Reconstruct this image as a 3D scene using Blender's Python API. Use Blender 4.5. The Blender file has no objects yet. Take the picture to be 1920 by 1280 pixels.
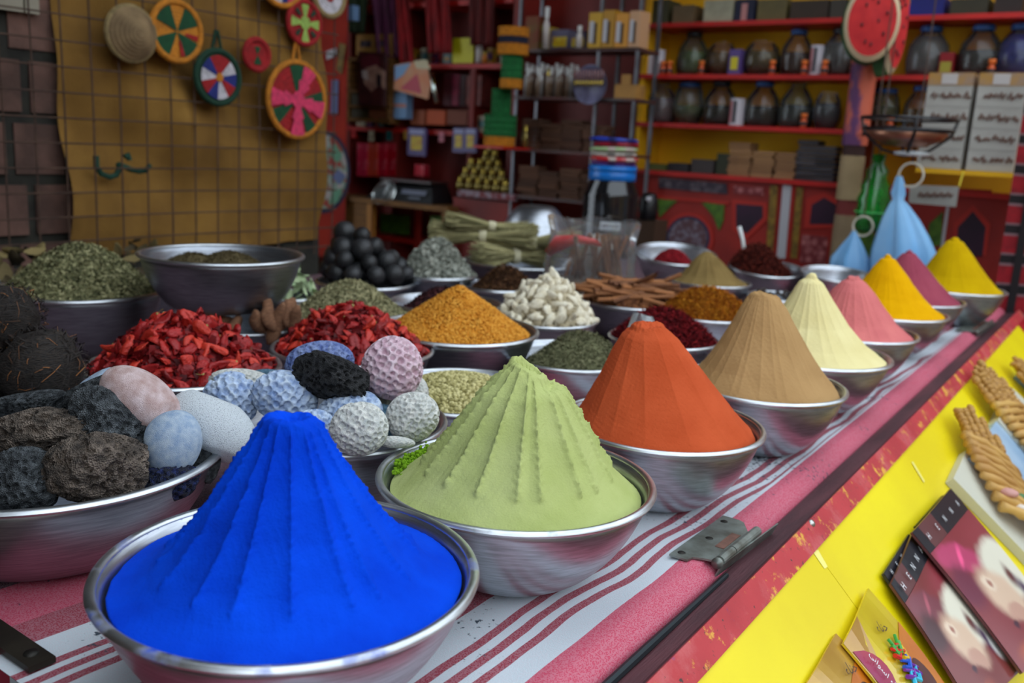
import bpy, math, random
import numpy as np
from mathutils import Vector, Matrix, noise

random.seed(11)
rng = np.random.default_rng(11)
sc = bpy.context.scene
COL = sc.collection
PI = math.pi

# ------------------------------------------------------------------ camera
TZ = 0.80                    # table top height
RIMH = 0.115                 # depth of a market bowl
RZ = TZ + RIMH
FPX = 1737.5                 # focal length in pixels of a 1920 wide frame
PITCH, ROLL, YAW = math.radians(12.11), math.radians(3.136), math.radians(35.2)
CAM = np.array([0.0, 0.0, RZ + 0.38])
_cy, _sy = math.cos(YAW), math.sin(YAW)
FW = np.array([-_sy * math.cos(PITCH), _cy * math.cos(PITCH), -math.sin(PITCH)])
_r = np.array([_cy, _sy, 0.0])
_u = np.cross(_r, FW)
RT = math.cos(ROLL) * _r + math.sin(ROLL) * _u
UP = -math.sin(ROLL) * _r + math.cos(ROLL) * _u
cd = bpy.data.cameras.new('camera')
cd.sensor_width = 36.0
cd.lens = FPX * 36.0 / 1920.0
cd.clip_start = 0.02
cd.dof.use_dof = True
cd.dof.focus_distance = 1.02
cd.dof.aperture_fstop = 5.2
cam = bpy.data.objects.new('camera', cd)
COL.objects.link(cam)
cam.matrix_world = Matrix(((RT[0], UP[0], -FW[0], CAM[0]), (RT[1], UP[1], -FW[1], CAM[1]), (RT[2], UP[2], -FW[2], CAM[2]), (0, 0, 0, 1)))
sc.camera = cam

# ------------------------------------------------------------------ world: pale sky outside the open stall
w = bpy.data.worlds.new('sky')
sc.world = w
w.use_nodes = True
bg = w.node_tree.nodes['Background']
bg.inputs['Color'].default_value = (0.80, 0.90, 1.0, 1)
bg.inputs['Strength'].default_value = 2.2
vs = sc.view_settings
vs.view_transform = 'Standard'
vs.look = 'None'
vs.gamma = 1.0
vs.use_curve_mapping = False
vs.exposure = 0.0


# ------------------------------------------------------------------ pixel to place helpers (photo taken as 1920 x 1280)
def ray(px, py):
    return FW + RT * ((px - 960) / FPX) - UP * ((py - 640) / FPX)


def hit(px, py, ax, v):
    d = ray(px, py)
    return CAM + d * ((v - CAM[ax]) / d[ax])


def hitp(px, py, P0, n):
    d = ray(px, py)
    return CAM + d * (((np.array(P0) - CAM) @ n) / (d @ n))


def face(px, py, P):
    """point on the upright plane through P that faces the camera"""
    return hitp(px, py, P, np.array([FW[0], FW[1], 0.0]))


# ------------------------------------------------------------------ materials
MATS = {}


def lin(c):
    """sRGB 0-255 to linear"""
    return tuple(((x / 255) / 12.92 if x / 255 <= 0.04045 else ((x / 255 + 0.055) / 1.055) ** 2.4) for x in c) + (1,)


def M(name, c1, c2=None, mode='noise', scale=20.0, lo=0.35, hi=0.65, rough=0.7, metal=0.0, bump=0.0, bscale=60.0,
      spec=0.5, trans=0.0, alpha=1.0, detail=4.0, c3=None, emit=0.0, bmode='noise', stretch=None, coat=0.0):
    if name in MATS:
        return MATS[name]
    m = bpy.data.materials.new(name)
    m.use_nodes = True
    nt = m.node_tree
    N, L = nt.nodes, nt.links
    b = N['Principled BSDF']
    b.inputs['Roughness'].default_value = rough
    b.inputs['Metallic'].default_value = metal
    b.inputs['Specular IOR Level'].default_value = spec
    b.inputs['Transmission Weight'].default_value = trans
    b.inputs['Alpha'].default_value = alpha
    b.inputs['Coat Weight'].default_value = coat
    tc = N.new('ShaderNodeTexCoord')
    co = tc.outputs['Object']
    if stretch:
        mp = N.new('ShaderNodeMapping')
        mp.inputs['Scale'].default_value = stretch
        L.new(co, mp.inputs['Vector'])
        co = mp.outputs['Vector']
    if c2 is None:
        b.inputs['Base Color'].default_value = lin(c1)
    else:
        if mode == 'noise':
            t = N.new('ShaderNodeTexNoise')
            t.inputs['Scale'].default_value = scale
            t.inputs['Detail'].default_value = detail
            L.new(co, t.inputs['Vector'])
            fac = t.outputs['Fac']
        elif mode == 'vor':
            t = N.new('ShaderNodeTexVoronoi')
            t.inputs['Scale'].default_value = scale
            L.new(co, t.inputs['Vector'])
            fac = t.outputs['Distance']
        elif mode == 'rnd':
            t = N.new('ShaderNodeAttribute')
            t.attribute_name = 'rnd'
            fac = t.outputs['Fac']
        elif mode == 'obj':
            t = N.new('ShaderNodeObjectInfo')
            fac = t.outputs['Random']
        r = N.new('ShaderNodeValToRGB')
        e = r.color_ramp.elements
        e[0].position, e[0].color = lo, lin(c1)
        e[1].position, e[1].color = hi, lin(c2)
        if c3:
            k = e.new(min(1, (lo + hi) / 2 + 0.001))
            k.color = lin(c3)
        L.new(fac, r.inputs['Fac'])
        L.new(r.outputs['Color'], b.inputs['Base Color'])
        if emit:
            L.new(r.outputs['Color'], b.inputs['Emission Color'])
    if emit:
        b.inputs['Emission Strength'].default_value = emit
        if c2 is None:
            b.inputs['Emission Color'].default_value = lin(c1)
    if bump:
        if bmode == 'noise':
            t2 = N.new('ShaderNodeTexNoise')
            t2.inputs['Detail'].default_value = 5
            o2 = t2.outputs['Fac']
        else:
            t2 = N.new('ShaderNodeTexVoronoi')
            o2 = t2.outputs['Distance']
        t2.inputs['Scale'].default_value = bscale
        L.new(co, t2.inputs['Vector'])
        bp = N.new('ShaderNodeBump')
        bp.inputs['Strength'].default_value = bump
        bp.inputs['Distance'].default_value = 0.004
        L.new(o2, bp.inputs['Height'])
        L.new(bp.outputs['Normal'], b.inputs['Normal'])
    MATS[name] = m
    return m


def film(name, tint, gloss=.5, rough=.06, milky=0.0):
    """thin clear sheet: see-through, tinted, with sky reflections at its surface"""
    if name in MATS:
        return MATS[name]
    m = bpy.data.materials.new(name)
    m.use_nodes = True
    N, L = m.node_tree.nodes, m.node_tree.links
    N.remove(N['Principled BSDF'])
    tr = N.new('ShaderNodeBsdfTransparent')
    tr.inputs['Color'].default_value = lin(tint)
    gl = N.new('ShaderNodeBsdfGlossy')
    gl.inputs['Roughness'].default_value = rough
    gl.inputs['Color'].default_value = (1, 1, 1, 1)
    lw = N.new('ShaderNodeLayerWeight')
    lw.inputs['Blend'].default_value = gloss
    mx = N.new('ShaderNodeMixShader')
    L.new(lw.outputs['Fresnel'], mx.inputs[0])
    L.new(tr.outputs[0], mx.inputs[1])
    L.new(gl.outputs[0], mx.inputs[2])
    out = mx.outputs[0]
    if milky:
        df = N.new('ShaderNodeBsdfDiffuse')
        df.inputs['Color'].default_value = (.85, .88, .9, 1)
        m2 = N.new('ShaderNodeMixShader')
        m2.inputs[0].default_value = milky
        L.new(out, m2.inputs[1])
        L.new(df.outputs[0], m2.inputs[2])
        out = m2.outputs[0]
    L.new(out, N['Material Output'].inputs['Surface'])
    MATS[name] = m
    return m


# ------------------------------------------------------------------ mesh helpers
class MB:
    """collects vertices and faces, build() links them as one mesh object"""

    def __init__(s):
        s.v, s.f, s.mi = [], [], []

    def add(s, verts, faces, mi=0):
        k = len(s.v)
        s.v += [tuple(map(float, p)) for p in verts]
        s.f += [tuple(i + k for i in f) for f in faces]
        s.mi += [mi] * len(faces)
        return s

    def box(s, x0, y0, z0, x1, y1, z1, mi=0):
        return s.add([(x0, y0, z0), (x1, y0, z0), (x1, y1, z0), (x0, y1, z0), (x0, y0, z1), (x1, y0, z1), (x1, y1, z1), (x0, y1, z1)],
                     [(0, 3, 2, 1), (4, 5, 6, 7), (0, 1, 5, 4), (1, 2, 6, 5), (2, 3, 7, 6), (3, 0, 4, 7)], mi)

    def tube(s, pts, r, seg=8, cap=True, mi=0):
        pts = [Vector(p) for p in pts]
        n = len(pts)
        rr = r if hasattr(r, '__len__') else [r] * n
        k = len(s.v)
        prev = None
        for i, p in enumerate(pts):
            d = (pts[min(i + 1, n - 1)] - pts[max(i - 1, 0)]).normalized()
            a = Vector((0, 0, 1)) if abs(d.z) < 0.95 else Vector((1, 0, 0))
            if prev is not None:
                a = prev
            x = (a - d * a.dot(d)).normalized()
            prev = x
            y = d.cross(x)
            for j in range(seg):
                t = 2 * PI * j / seg
                s.v.append(tuple(p + (x * math.cos(t) + y * math.sin(t)) * rr[i]))
        for i in range(n - 1):
            for j in range(seg):
                a, b2 = k + i * seg + j, k + i * seg + (j + 1) % seg
                s.f.append((a, b2, b2 + seg, a + seg))
                s.mi.append(mi)
        if cap:
            s.f.append(tuple(k + j for j in range(seg))[::-1])
            s.f.append(tuple(k + (n - 1) * seg + j for j in range(seg)))
            s.mi += [mi, mi]
        return s

    def lathe(s, prof, seg=32, c=(0, 0, 0), mi=0, ax='z'):
        k = len(s.v)
        for (r, z) in prof:
            for j in range(seg):
                t = 2 * PI * j / seg
                p = (r * math.cos(t), r * math.sin(t), z)
                if ax == 'y':
                    p = (p[0], -p[2], p[1])
                elif ax == 'x':
                    p = (p[2], p[0], p[1])
                s.v.append((p[0] + c[0], p[1] + c[1], p[2] + c[2]))
        for i in range(len(prof) - 1):
            for j in range(seg):
                a, b2 = k + i * seg + j, k + i * seg + (j + 1) % seg
                s.f.append((a, b2, b2 + seg, a + seg))
                s.mi.append(mi)
        return s

    def mesh(s, name, mats, smooth=False):
        me = bpy.data.meshes.new(name)
        me.from_pydata(s.v, [], s.f)
        for m in (mats if isinstance(mats, (list, tuple)) else [mats]):
            me.materials.append(m)
        if any(s.mi):
            me.polygons.foreach_set('material_index', s.mi)
        if smooth:
            me.polygons.foreach_set('use_smooth', [True] * len(me.polygons))
        me.validate()
        return me

    def build(s, name, mats, parent=None, smooth=False, **k):
        return link(name, s.mesh(name, mats, smooth), parent, **k)


def tag(o, label=None, cat=None, group=None, kind=None):
    if label:
        o['label'] = label
    if cat:
        o['category'] = cat
    if group:
        o['group'] = group
    if kind:
        o['kind'] = kind
    return o


def link(name, me, parent=None, loc=None, rot=None, scale=None, label=None, cat=None, group=None, kind=None):
    o = bpy.data.objects.new(name, me)
    COL.objects.link(o)
    if parent:
        o.parent = parent
    if loc is not None:
        o.location = [float(q) for q in loc]
    if rot is not None:
        o.rotation_euler = rot
    if scale is not None:
        o.scale = scale if hasattr(scale, '__len__') else (scale,) * 3
    return tag(o, label, cat, group, kind)


def empty(name, loc, label, cat, group=None, rot=None, scale=None):
    return link(name, None, None, loc, rot, scale, label, cat, group)


def npmesh(name, V, Fq, mat, smooth=True, rnd=None):
    """numpy verts (n,3) and faces (m,k)"""
    me = bpy.data.meshes.new(name)
    V = np.asarray(V, dtype=np.float32)
    Fq = np.asarray(Fq, dtype=np.int32)
    me.vertices.add(len(V))
    me.vertices.foreach_set('co', V.ravel())
    me.loops.add(Fq.size)
    me.loops.foreach_set('vertex_index', Fq.ravel())
    me.polygons.add(len(Fq))
    k = Fq.shape[1]
    me.polygons.foreach_set('loop_start', np.arange(0, Fq.size, k, dtype=np.int32))
    if smooth:
        me.polygons.foreach_set('use_smooth', np.ones(len(Fq), dtype=bool))
    me.update(calc_edges=True)
    for m in (mat if isinstance(mat, (list, tuple)) else [mat]):
        me.materials.append(m)
    if rnd is not None:
        at = me.attributes.new('rnd', 'FLOAT', 'POINT')
        at.data.foreach_set('value', np.asarray(rnd, dtype=np.float32))
    return me


def grid_faces(nu, nv, wrap=False):
    """rows nu, columns nv"""
    a = np.arange(nu - 1)[:, None] * nv + np.arange(nv if wrap else nv - 1)[None, :]
    b2 = np.arange(nu - 1)[:, None] * nv + (np.arange(1, nv + (1 if wrap else 0)) % nv)[None, :]
    return np.stack([a, b2, b2 + nv, a + nv], -1).reshape(-1, 4)


def vnoise(V, scale, seed=0.0, octaves=1):
    """cheap smooth noise built from sines, numpy"""
    V = np.asarray(V)
    out = np.zeros(len(V))
    amp, tot = 1.0, 0.0
    r2 = np.random.default_rng(int(seed * 977) + 5)
    for o in range(octaves):
        for k in range(5):
            d = r2.normal(size=3)
            d /= np.linalg.norm(d)
            out += amp * np.sin(V @ d * scale * r2.uniform(0.7, 1.4) + r2.uniform(0, 6.28))
            tot += amp
        scale *= 2.1
        amp *= 0.55
    return out / tot * 1.8


def ico(sub):
    import bmesh
    bm = bmesh.new()
    bmesh.ops.create_icosphere(bm, subdivisions=sub, radius=1.0)
    V = np.array([v.co[:] for v in bm.verts])
    Fc = np.array([[v.index for v in f.verts] for f in bm.faces])
    bm.free()
    return V, Fc


ICO = {k: ico(k) for k in (1, 2, 3, 4, 5, 6)}


def smoothstep(a, b2, x):
    t = np.clip((x - a) / (b2 - a), 0, 1)
    return t * t * (3 - 2 * t)


# ------------------------------------------------------------------ the stall shell
mt_plaster = M('plaster', (92, 74, 58), (66, 52, 42), scale=6, rough=0.95, bump=0.4, bscale=25)
mt_ground = M('ground', (120, 110, 98), (96, 88, 80), scale=4, rough=0.95, bump=0.4, bscale=30)
mt_roof = M('roof_boards', (84, 66, 48), (60, 46, 34), scale=3, rough=0.9)
MB().box(-6, -8, -0.05, 8, 9, 0).build('floor', mt_ground, kind='structure', label='dusty paved ground under the stall')
MB().box(-5.6, -0.40, 3.60, -1.35, 5.4, 3.68).build('ceiling', mt_roof, kind='structure', label='unseen stall roof overhead, shaped to shade the interior')  # unseen roof, its edge and height set to shade the interior
MB().box(-5.6, -0.50, 0, -0.30, -0.40, 3.6).build('wall_blocker', mt_plaster, kind='structure', label='added plastered wall out of view that blocks light from behind')  # unseen wall added to keep light from coming in behind and left
MB().box(-5.7, 2.45, 0, -5.6, 5.4, 3.6).build('wall_side', mt_plaster, kind='structure', label='dark side wall of the stall')
MB().box(-5.7, 4.86, 0, 1.6, 4.98, 3.6).build('wall_back', mt_plaster, kind='structure', label='plaster wall behind the shelves')

# unseen wall added across the lane to block light from the low sky
MB().box(4.6, -9, 0, 4.9, 9, 3.0).build('wall_lane_blocker', M('lane_blocker_wall', (150, 128, 104), (130, 110, 90), scale=2, rough=.95), kind='structure', label='added unseen wall across the lane that blocks low light')

# ------------------------------------------------------------------ table, cloth, flap
YN, YF = 0.365, 3.95            # near and far end of the table
XL = -2.45                       # far long side of the table
mt_wood = M('table_wood', (70, 44, 30), (48, 30, 22), scale=8, rough=0.75, stretch=(1, 0.15, 1))


def xe(Y):
    """table edge by the flap, it tapers a little along the table"""
    return -0.388 - 0.0275 * (Y - 0.9)


tb = empty('market_table', ((XL - 0.4) / 2, 2, 0), 'long wooden market table carrying all the spice bowls', 'table')


def tpart(name, mb, m):
    o = mb.build(name, m, tb)
    o.location = -Vector(tb.location)
    return o


tpart('table_top', MB().add([(xe(YN), YN, TZ - .05), (xe(YF), YF, TZ - .05), (XL, YF, TZ - .05), (XL, YN, TZ - .05),
                             (xe(YN) - .012, YN, TZ - .006), (xe(YF) - .012, YF, TZ - .006), (XL, YF, TZ - .006), (XL, YN, TZ - .006)],
                            [(0, 1, 2, 3), (7, 6, 5, 4), (0, 4, 5, 1), (1, 5, 6, 2), (2, 6, 7, 3), (3, 7, 4, 0)]), mt_wood)
for (x, y) in ((-0.6, 0.5), (-0.66, 3.5), (-2.35, 0.5), (-2.35, 3.5)):
    tpart('leg', MB().box(x - .04, y - .04, 0, x + .04, y + .04, TZ - .05), mt_wood)


# striped cloth: colour follows the cloth's own width (X), slightly wandering like the weave
def cloth_mat():
    m = bpy.data.materials.new('striped_cloth')
    m.use_nodes = True
    N, L = m.node_tree.nodes, m.node_tree.links
    b = N['Principled BSDF']
    b.inputs['Roughness'].default_value = 0.62
    b.inputs['Specular IOR Level'].default_value = 0.35
    at = N.new('ShaderNodeAttribute')
    at.attribute_name = 'across'
    tc = N.new('ShaderNodeTexCoord')
    nz = N.new('ShaderNodeTexNoise')
    nz.inputs['Scale'].default_value = 9
    L.new(tc.outputs['Object'], nz.inputs['Vector'])
    ad = N.new('ShaderNodeMath')
    ad.operation = 'MULTIPLY_ADD'
    L.new(nz.outputs['Fac'], ad.inputs[0])
    ad.inputs[1].default_value = 0.010
    L.new(at.outputs['Fac'], ad.inputs[2])
    mr = N.new('ShaderNodeMapRange')
    mr.inputs['From Min'].default_value = -0.865
    mr.inputs['From Max'].default_value = -0.335
    mr.clamp = False
    L.new(ad.outputs[0], mr.inputs['Value'])
    # the pattern repeats across the cloth
    md = N.new('ShaderNodeMath')
    md.operation = 'FLOORED_MODULO'
    L.new(mr.outputs['Result'], md.inputs[0])
    md.inputs[1].default_value = 1.0
    rp = N.new('ShaderNodeValToRGB')
    rp.color_ramp.interpolation = 'CONSTANT'
    white, red, pink = lin((204, 216, 222)), lin((146, 26, 50)), lin((192, 50, 82))
    e = rp.color_ramp.elements

    def tt(x):
        return (x + 0.865) / 0.53
    stops = [(0.0, red), (tt(-0.825), white), (tt(-0.783), red), (tt(-0.773), white), (tt(-0.764), red), (tt(-0.754), white), (tt(-0.745), red),
             (tt(-0.735), white), (tt(-0.69), red), (tt(-0.541), white),
             (tt(-0.500), red), (tt(-0.489), white), (tt(-0.479), red), (tt(-0.468), white), (tt(-0.458), red), (tt(-0.447), white), (tt(-0.424), pink)]
    e[0].position, e[0].color = stops[0]
    e[1].position, e[1].color = stops[1]
    for p, c in stops[2:]:
        k = e.new(p)
        k.color = c
    L.new(md.outputs[0], rp.inputs['Fac'])
    # dark maroon cloth towards the back, its colour also standing in for deep shade
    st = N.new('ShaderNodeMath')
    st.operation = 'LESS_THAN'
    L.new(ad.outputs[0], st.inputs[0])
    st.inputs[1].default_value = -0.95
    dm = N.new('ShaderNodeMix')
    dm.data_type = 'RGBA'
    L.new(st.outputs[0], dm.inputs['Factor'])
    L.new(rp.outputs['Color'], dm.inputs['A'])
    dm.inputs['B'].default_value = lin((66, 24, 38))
    # weave of white threads through the red, and specks of dirt
    wn = N.new('ShaderNodeTexVoronoi')
    wn.inputs['Scale'].default_value = 560
    L.new(tc.outputs['Object'], wn.inputs['Vector'])
    wv = N.new('ShaderNodeMapRange')
    wv.inputs['From Min'].default_value = 0.25
    wv.inputs['From Max'].default_value = 0.6
    L.new(wn.outputs['Distance'], wv.inputs['Value'])
    mx = N.new('ShaderNodeMix')
    mx.data_type = 'RGBA'
    cm = N.new('ShaderNodeMath')
    cm.operation = 'MULTIPLY'
    cm.inputs[1].default_value = 0.26
    L.new(wv.outputs[0], cm.inputs[0])
    L.new(cm.outputs[0], mx.inputs['Factor'])
    L.new(dm.outputs['Result'], mx.inputs['A'])
    mx.inputs['B'].default_value = lin((214, 190, 200))
    sp = N.new('ShaderNodeTexNoise')
    sp.inputs['Scale'].default_value = 150
    sp.inputs['Detail'].default_value = 6
    L.new(tc.outputs['Object'], sp.inputs['Vector'])
    pz = N.new('ShaderNodeTexNoise')
    pz.inputs['Scale'].default_value = 7
    L.new(tc.outputs['Object'], pz.inputs['Vector'])
    sm = N.new('ShaderNodeMath')
    sm.operation = 'MULTIPLY'
    L.new(sp.outputs['Fac'], sm.inputs[0])
    L.new(pz.outputs['Fac'], sm.inputs[1])
    sr = N.new('ShaderNodeMapRange')
    sr.inputs['From Min'].default_value = 0.375
    sr.inputs['From Max'].default_value = 0.43
    L.new(sm.outputs[0], sr.inputs['Value'])
    m2 = N.new('ShaderNodeMix')
    m2.data_type = 'RGBA'
    L.new(sr.outputs['Result'], m2.inputs['Factor'])
    L.new(mx.outputs['Result'], m2.inputs['A'])
    m2.inputs['B'].default_value = lin((60, 72, 84))
    L.new(m2.outputs['Result'], b.inputs['Base Color'])
    bp = N.new('ShaderNodeBump')
    bp.inputs['Strength'].default_value = 0.25
    bp.inputs['Distance'].default_value = 0.001
    L.new(wv.outputs[0], bp.inputs['Height'])
    L.new(bp.outputs['Normal'], b.inputs['Normal'])
    return m


# cloth surface: across the table, over the rounded front edge and down
ny, prof = 260, []
xs_flat = np.linspace(0, 1, 150) ** 0.75
ys = np.linspace(YN - 0.004, YF + 0.004, ny)
rows = []
across = []
for Y in ys:
    e0 = xe(Y)
    X = XL - 0.004 + (e0 - 0.016 - (XL - 0.004)) * xs_flat
    Z = np.full_like(X, TZ)
    wob = 0.0022 * np.sin(Y * 21 + X * 9) * np.sin(X * 31 - Y * 6)
    fade = np.clip((e0 - X) / 0.05, 0, 1)
    Z = Z + np.abs(wob) * fade * 0.5
    puff = 0.005 * np.exp(-((e0 - 0.03 - X) / 0.022) ** 2)         # padded roll along the edge
    Z = Z + puff
    row = np.stack([X, np.full_like(X, Y), Z], -1)
    t = np.linspace(0.1, PI / 2, 6)
    arc = np.stack([e0 - 0.016 + 0.018 * np.sin(t), np.full_like(t, Y), TZ - 0.018 + 0.0185 * np.cos(t)], -1)
    dn = np.array([[e0 + 0.002, Y, TZ - .04], [e0 + 0.001, Y, TZ - .075]])
    rows.append(np.concatenate([row, arc, dn]))
    # X coordinate of the pattern follows the edge a little, as the cloth is pulled askew
    sh = 0.006 * np.sin(Y * 5.1) + 0.0035 * np.sin(Y * 13.7 + 1) + 0.003 * np.sin(Y * 29) + 0.010 * (Y - 0.9)
    across.append(np.concatenate([X - sh * np.clip(1 - (e0 - X - .02) / 0.9, 0, 1), np.full(8, -0.40)]))
    across[-1] = np.where(X[-1] - np.concatenate([X, np.full(8, X[-1])]) < 0.022, np.maximum(across[-1], -0.42), np.minimum(across[-1], -0.4342))
R0 = np.array(rows)
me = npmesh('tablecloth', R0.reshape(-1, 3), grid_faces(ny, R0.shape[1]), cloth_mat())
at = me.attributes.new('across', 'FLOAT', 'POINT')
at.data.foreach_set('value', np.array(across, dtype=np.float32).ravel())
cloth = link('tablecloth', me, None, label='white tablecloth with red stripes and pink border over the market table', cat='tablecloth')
# hem that hangs over the near end
hem = MB()
for i in range(60):
    x0, x1 = XL + (xe(YN) - XL) * i / 60, XL + (xe(YN) - XL) * (i + 1) / 60
    hem.add([(x0, YN - .004, TZ), (x1, YN - .004, TZ), (x1, YN - .008, TZ - .09), (x0, YN - .008, TZ - .09)], [(0, 3, 2, 1)], i % 2)
o = hem.build('hem', [M('hem_white', (196, 206, 212), rough=.7), M('hem_red', (160, 42, 66), rough=.7)], cloth)

o = MB().tube([(-.775, YN - .022, TZ - .012), (-.77, YN - .022, TZ - .008), (-.75, YN - .022, TZ - .006), (-.6, YN - .022, TZ - .006), (xe(YN) - .01, YN - .022, TZ - .006)], [.004, .014, .019, .020, .020], 14).build('edge_roll', M('pink_roll', (196, 70, 104), (176, 54, 88), scale=30, rough=.65), cloth, True)

# the flap: a painted board hinged along the table edge, sloping 45 degrees down to the street
FA = math.radians(45)
FE = np.array([-0.0285, 1.0, 0.0])
FE /= np.linalg.norm(FE)                                     # along the flap
FN = np.cross(FE, np.array([0, 0, 1.0]))
FV = FN * math.cos(FA) - np.array([0, 0, 1.0]) * math.sin(FA)  # down the slope
FU = np.cross(FV, FE)
if FU[2] < 0:
    FU = -FU                                                 # surface normal
FO = np.array([-0.318, 0.0, TZ + 0.002])


def fp(u2, v2, w2=0.0):
    return FO + FE * u2 + FV * v2 + FU * w2


def flap_hit(px, py, w2=0.0):
    P = hitp(px, py, FO + FU * w2, FU) - FO
    return float(P @ FE), float(P @ FV)


fl = empty('display_flap', fp(2, .3), 'yellow painted display flap with chipped red border sloping from the table edge', 'flap')
FMAT = Matrix(((FE[0], FV[0], FU[0], FO[0]), (FE[1], FV[1], FU[1], FO[1]), (FE[2], FV[2], FU[2], FO[2]), (0, 0, 0, 1)))


def fpart(name, mb, m, parent=None, smooth=False):
    """mesh given in flap coordinates (along, down, out)"""
    mb.v = [tuple(fp(*p)) for p in mb.v]
    o = mb.build(name, m, parent or fl, smooth)
    if parent is None:
        o.location = -Vector(fl.location)
    return o


mt_yel = M('yellow_paint', (246, 226, 8), (232, 208, 4), scale=3, rough=0.42, bump=0.12, bscale=14, spec=.45)
mt_redp = M('chipped_red_paint', (196, 58, 62), (176, 46, 52), scale=9, rough=0.55, bump=0.3, bscale=40)
# yellow and grey chips showing through the red
nt = mt_redp.node_tree
pb = nt.nodes['Principled BSDF']
src = pb.inputs['Base Color'].links[0].from_socket
for (sc_, lo_, hi_, c_, st_) in ((26, .56, .62, (226, 168, 60), (1, 1, 1)), (12, .5, .75, (206, 110, 110), (1, 1, 1)), (95, .62, .66, (70, 50, 44), (1, 1, 1)), (18, .64, .72, (110, 70, 130), (1, 1, 1))):
    t = nt.nodes.new('ShaderNodeTexNoise')
    t.inputs['Scale'].default_value = sc_
    t.inputs['Detail'].default_value = 8
    t.inputs['Roughness'].default_value = 0.7
    tc = nt.nodes.new('ShaderNodeTexCoord')
    nt.links.new(tc.outputs['Object'], t.inputs['Vector'])
    r = nt.nodes.new('ShaderNodeMapRange')
    r.inputs['From Min'].default_value, r.inputs['From Max'].default_value = lo_, hi_
    nt.links.new(t.outputs['Fac'], r.inputs['Value'])
    x = nt.nodes.new('ShaderNodeMix')
    x.data_type = 'RGBA'
    nt.links.new(r.outputs['Result'], x.inputs['Factor'])
    nt.links.new(src, x.inputs['A'])
    x.inputs['B'].default_value = lin(c_)
    src = x.outputs['Result']
nt.links.new(src, pb.inputs['Base Color'])
mt_mar = M('maroon_edge', (92, 48, 54), (64, 34, 40), scale=7, rough=.7, stretch=(6, .6, 6), bump=.3)
U0, U1 = 0.05, 4.35
rl = MB()
for Y in (0.10, 4.30):
    q = fp(Y, 0, 0)
    rl.v += [(xe(Y) + .004, q[1], TZ - .012), (q[0] + .004, q[1], TZ - .004), (q[0] + .004, q[1], TZ - .07), (xe(Y) + .004, q[1], TZ - .07)]
rl.f = [(0, 4, 5, 1), (1, 5, 6, 2), (2, 6, 7, 3), (3, 7, 4, 0), (0, 1, 2, 3), (7, 6, 5, 4)]
rl.mi = [0] * 6
o = rl.build('hinge_rail', mt_mar, fl)
o.location = -Vector(fl.location)
o = MB().tube([(xe(.45) + .010, .45, TZ - .008), (xe(.8) + .012, .8, TZ - .006), (xe(1.02) + .012, 1.02, TZ - .008)], [.005, .005, .003], 8).build('iron_strip', M('black_iron', (40, 48, 52), rough=.45, metal=.6), fl)
o.location = -Vector(fl.location)
fpart('edge_board', MB().box(U0, 0.0, -0.032, U1, 0.03, -0.001), mt_mar)
fpart('red_border', MB().box(U0, 0.0, -0.001, U1, 0.034, 0.004), mt_redp)
cu, cv = flap_hit(1532, 1040)
for (a, b2) in ((U0, cu), (cu + 0.0035, 3.55)):
    fpart('yellow_board', MB().box(a, 0.0345, -0.03, b2, 0.78, 0.001 if a == U0 else 0.0), mt_yel)
fpart('backing', MB().box(cu - .05, .04, -.034, cu + .05, .76, -.031), M('dark_gap', (40, 34, 10), rough=.9))
mt_scr = M('bare_scratch', (246, 236, 130), rough=.6)
for (pts, m) in (([(1709, 866), (1712, 865), (1734, 902), (1732, 904)], mt_scr), ([(1524, 1034), (1534, 1030), (1552, 1062), (1546, 1066)], mt_scr)):
    uv = [flap_hit(*p_, .0018) for p_ in pts]
    fpart('paint_chip', MB().add([(a, b_, .0018) for a, b_ in uv], [(0, 1, 2, 3)]), m)
fpart('red_end_board', MB().box(3.552, 0.0345, -0.03, U1, 0.78, 0.0), M('red_board', (176, 20, 30), rough=.5))
fpart('lower_batten', MB().box(U0, 0.781, -0.03, U1, 0.81, 0.03), mt_mar)
fu, fv = flap_hit(1518, 983)
nb = fpart('nail', MB().lathe([(0, .0035), (.0035, .003), (.0055, .001), (.0058, 0)], 14), M('nail_steel', (190, 190, 184), rough=.35, metal=1), smooth=True)
nb.data.transform(Matrix.Identity(4))
for v in nb.data.vertices:
    pass
# move the nail to its place on the border (it was built at the flap origin)
dv = Vector(fp(fu, fv, .004)) - Vector(fp(0, 0, 0))
nb.data.transform(Matrix.Translation(dv))
# prop under the flap so that it rests on the ground
for yy in (0.6, 3.4):
    a, b2 = Vector(fp(yy, .75, -.03)), Vector(fp(yy, .75, -.03))
    b2.z = 0
    o = MB().tube([a, b2], .016, 8).build('prop_leg', mt_wood, fl)
    o.location = -Vector(fl.location)

# ------------------------------------------------------------------ hinges
mt_hin = M('old_steel', (150, 158, 152), (96, 96, 86), scale=30, lo=.3, hi=.7, rough=.42, metal=.55, bump=.2, bscale=80)
mt_rust = M('rust', (120, 82, 68), (90, 60, 50), scale=60, rough=.8)


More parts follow.
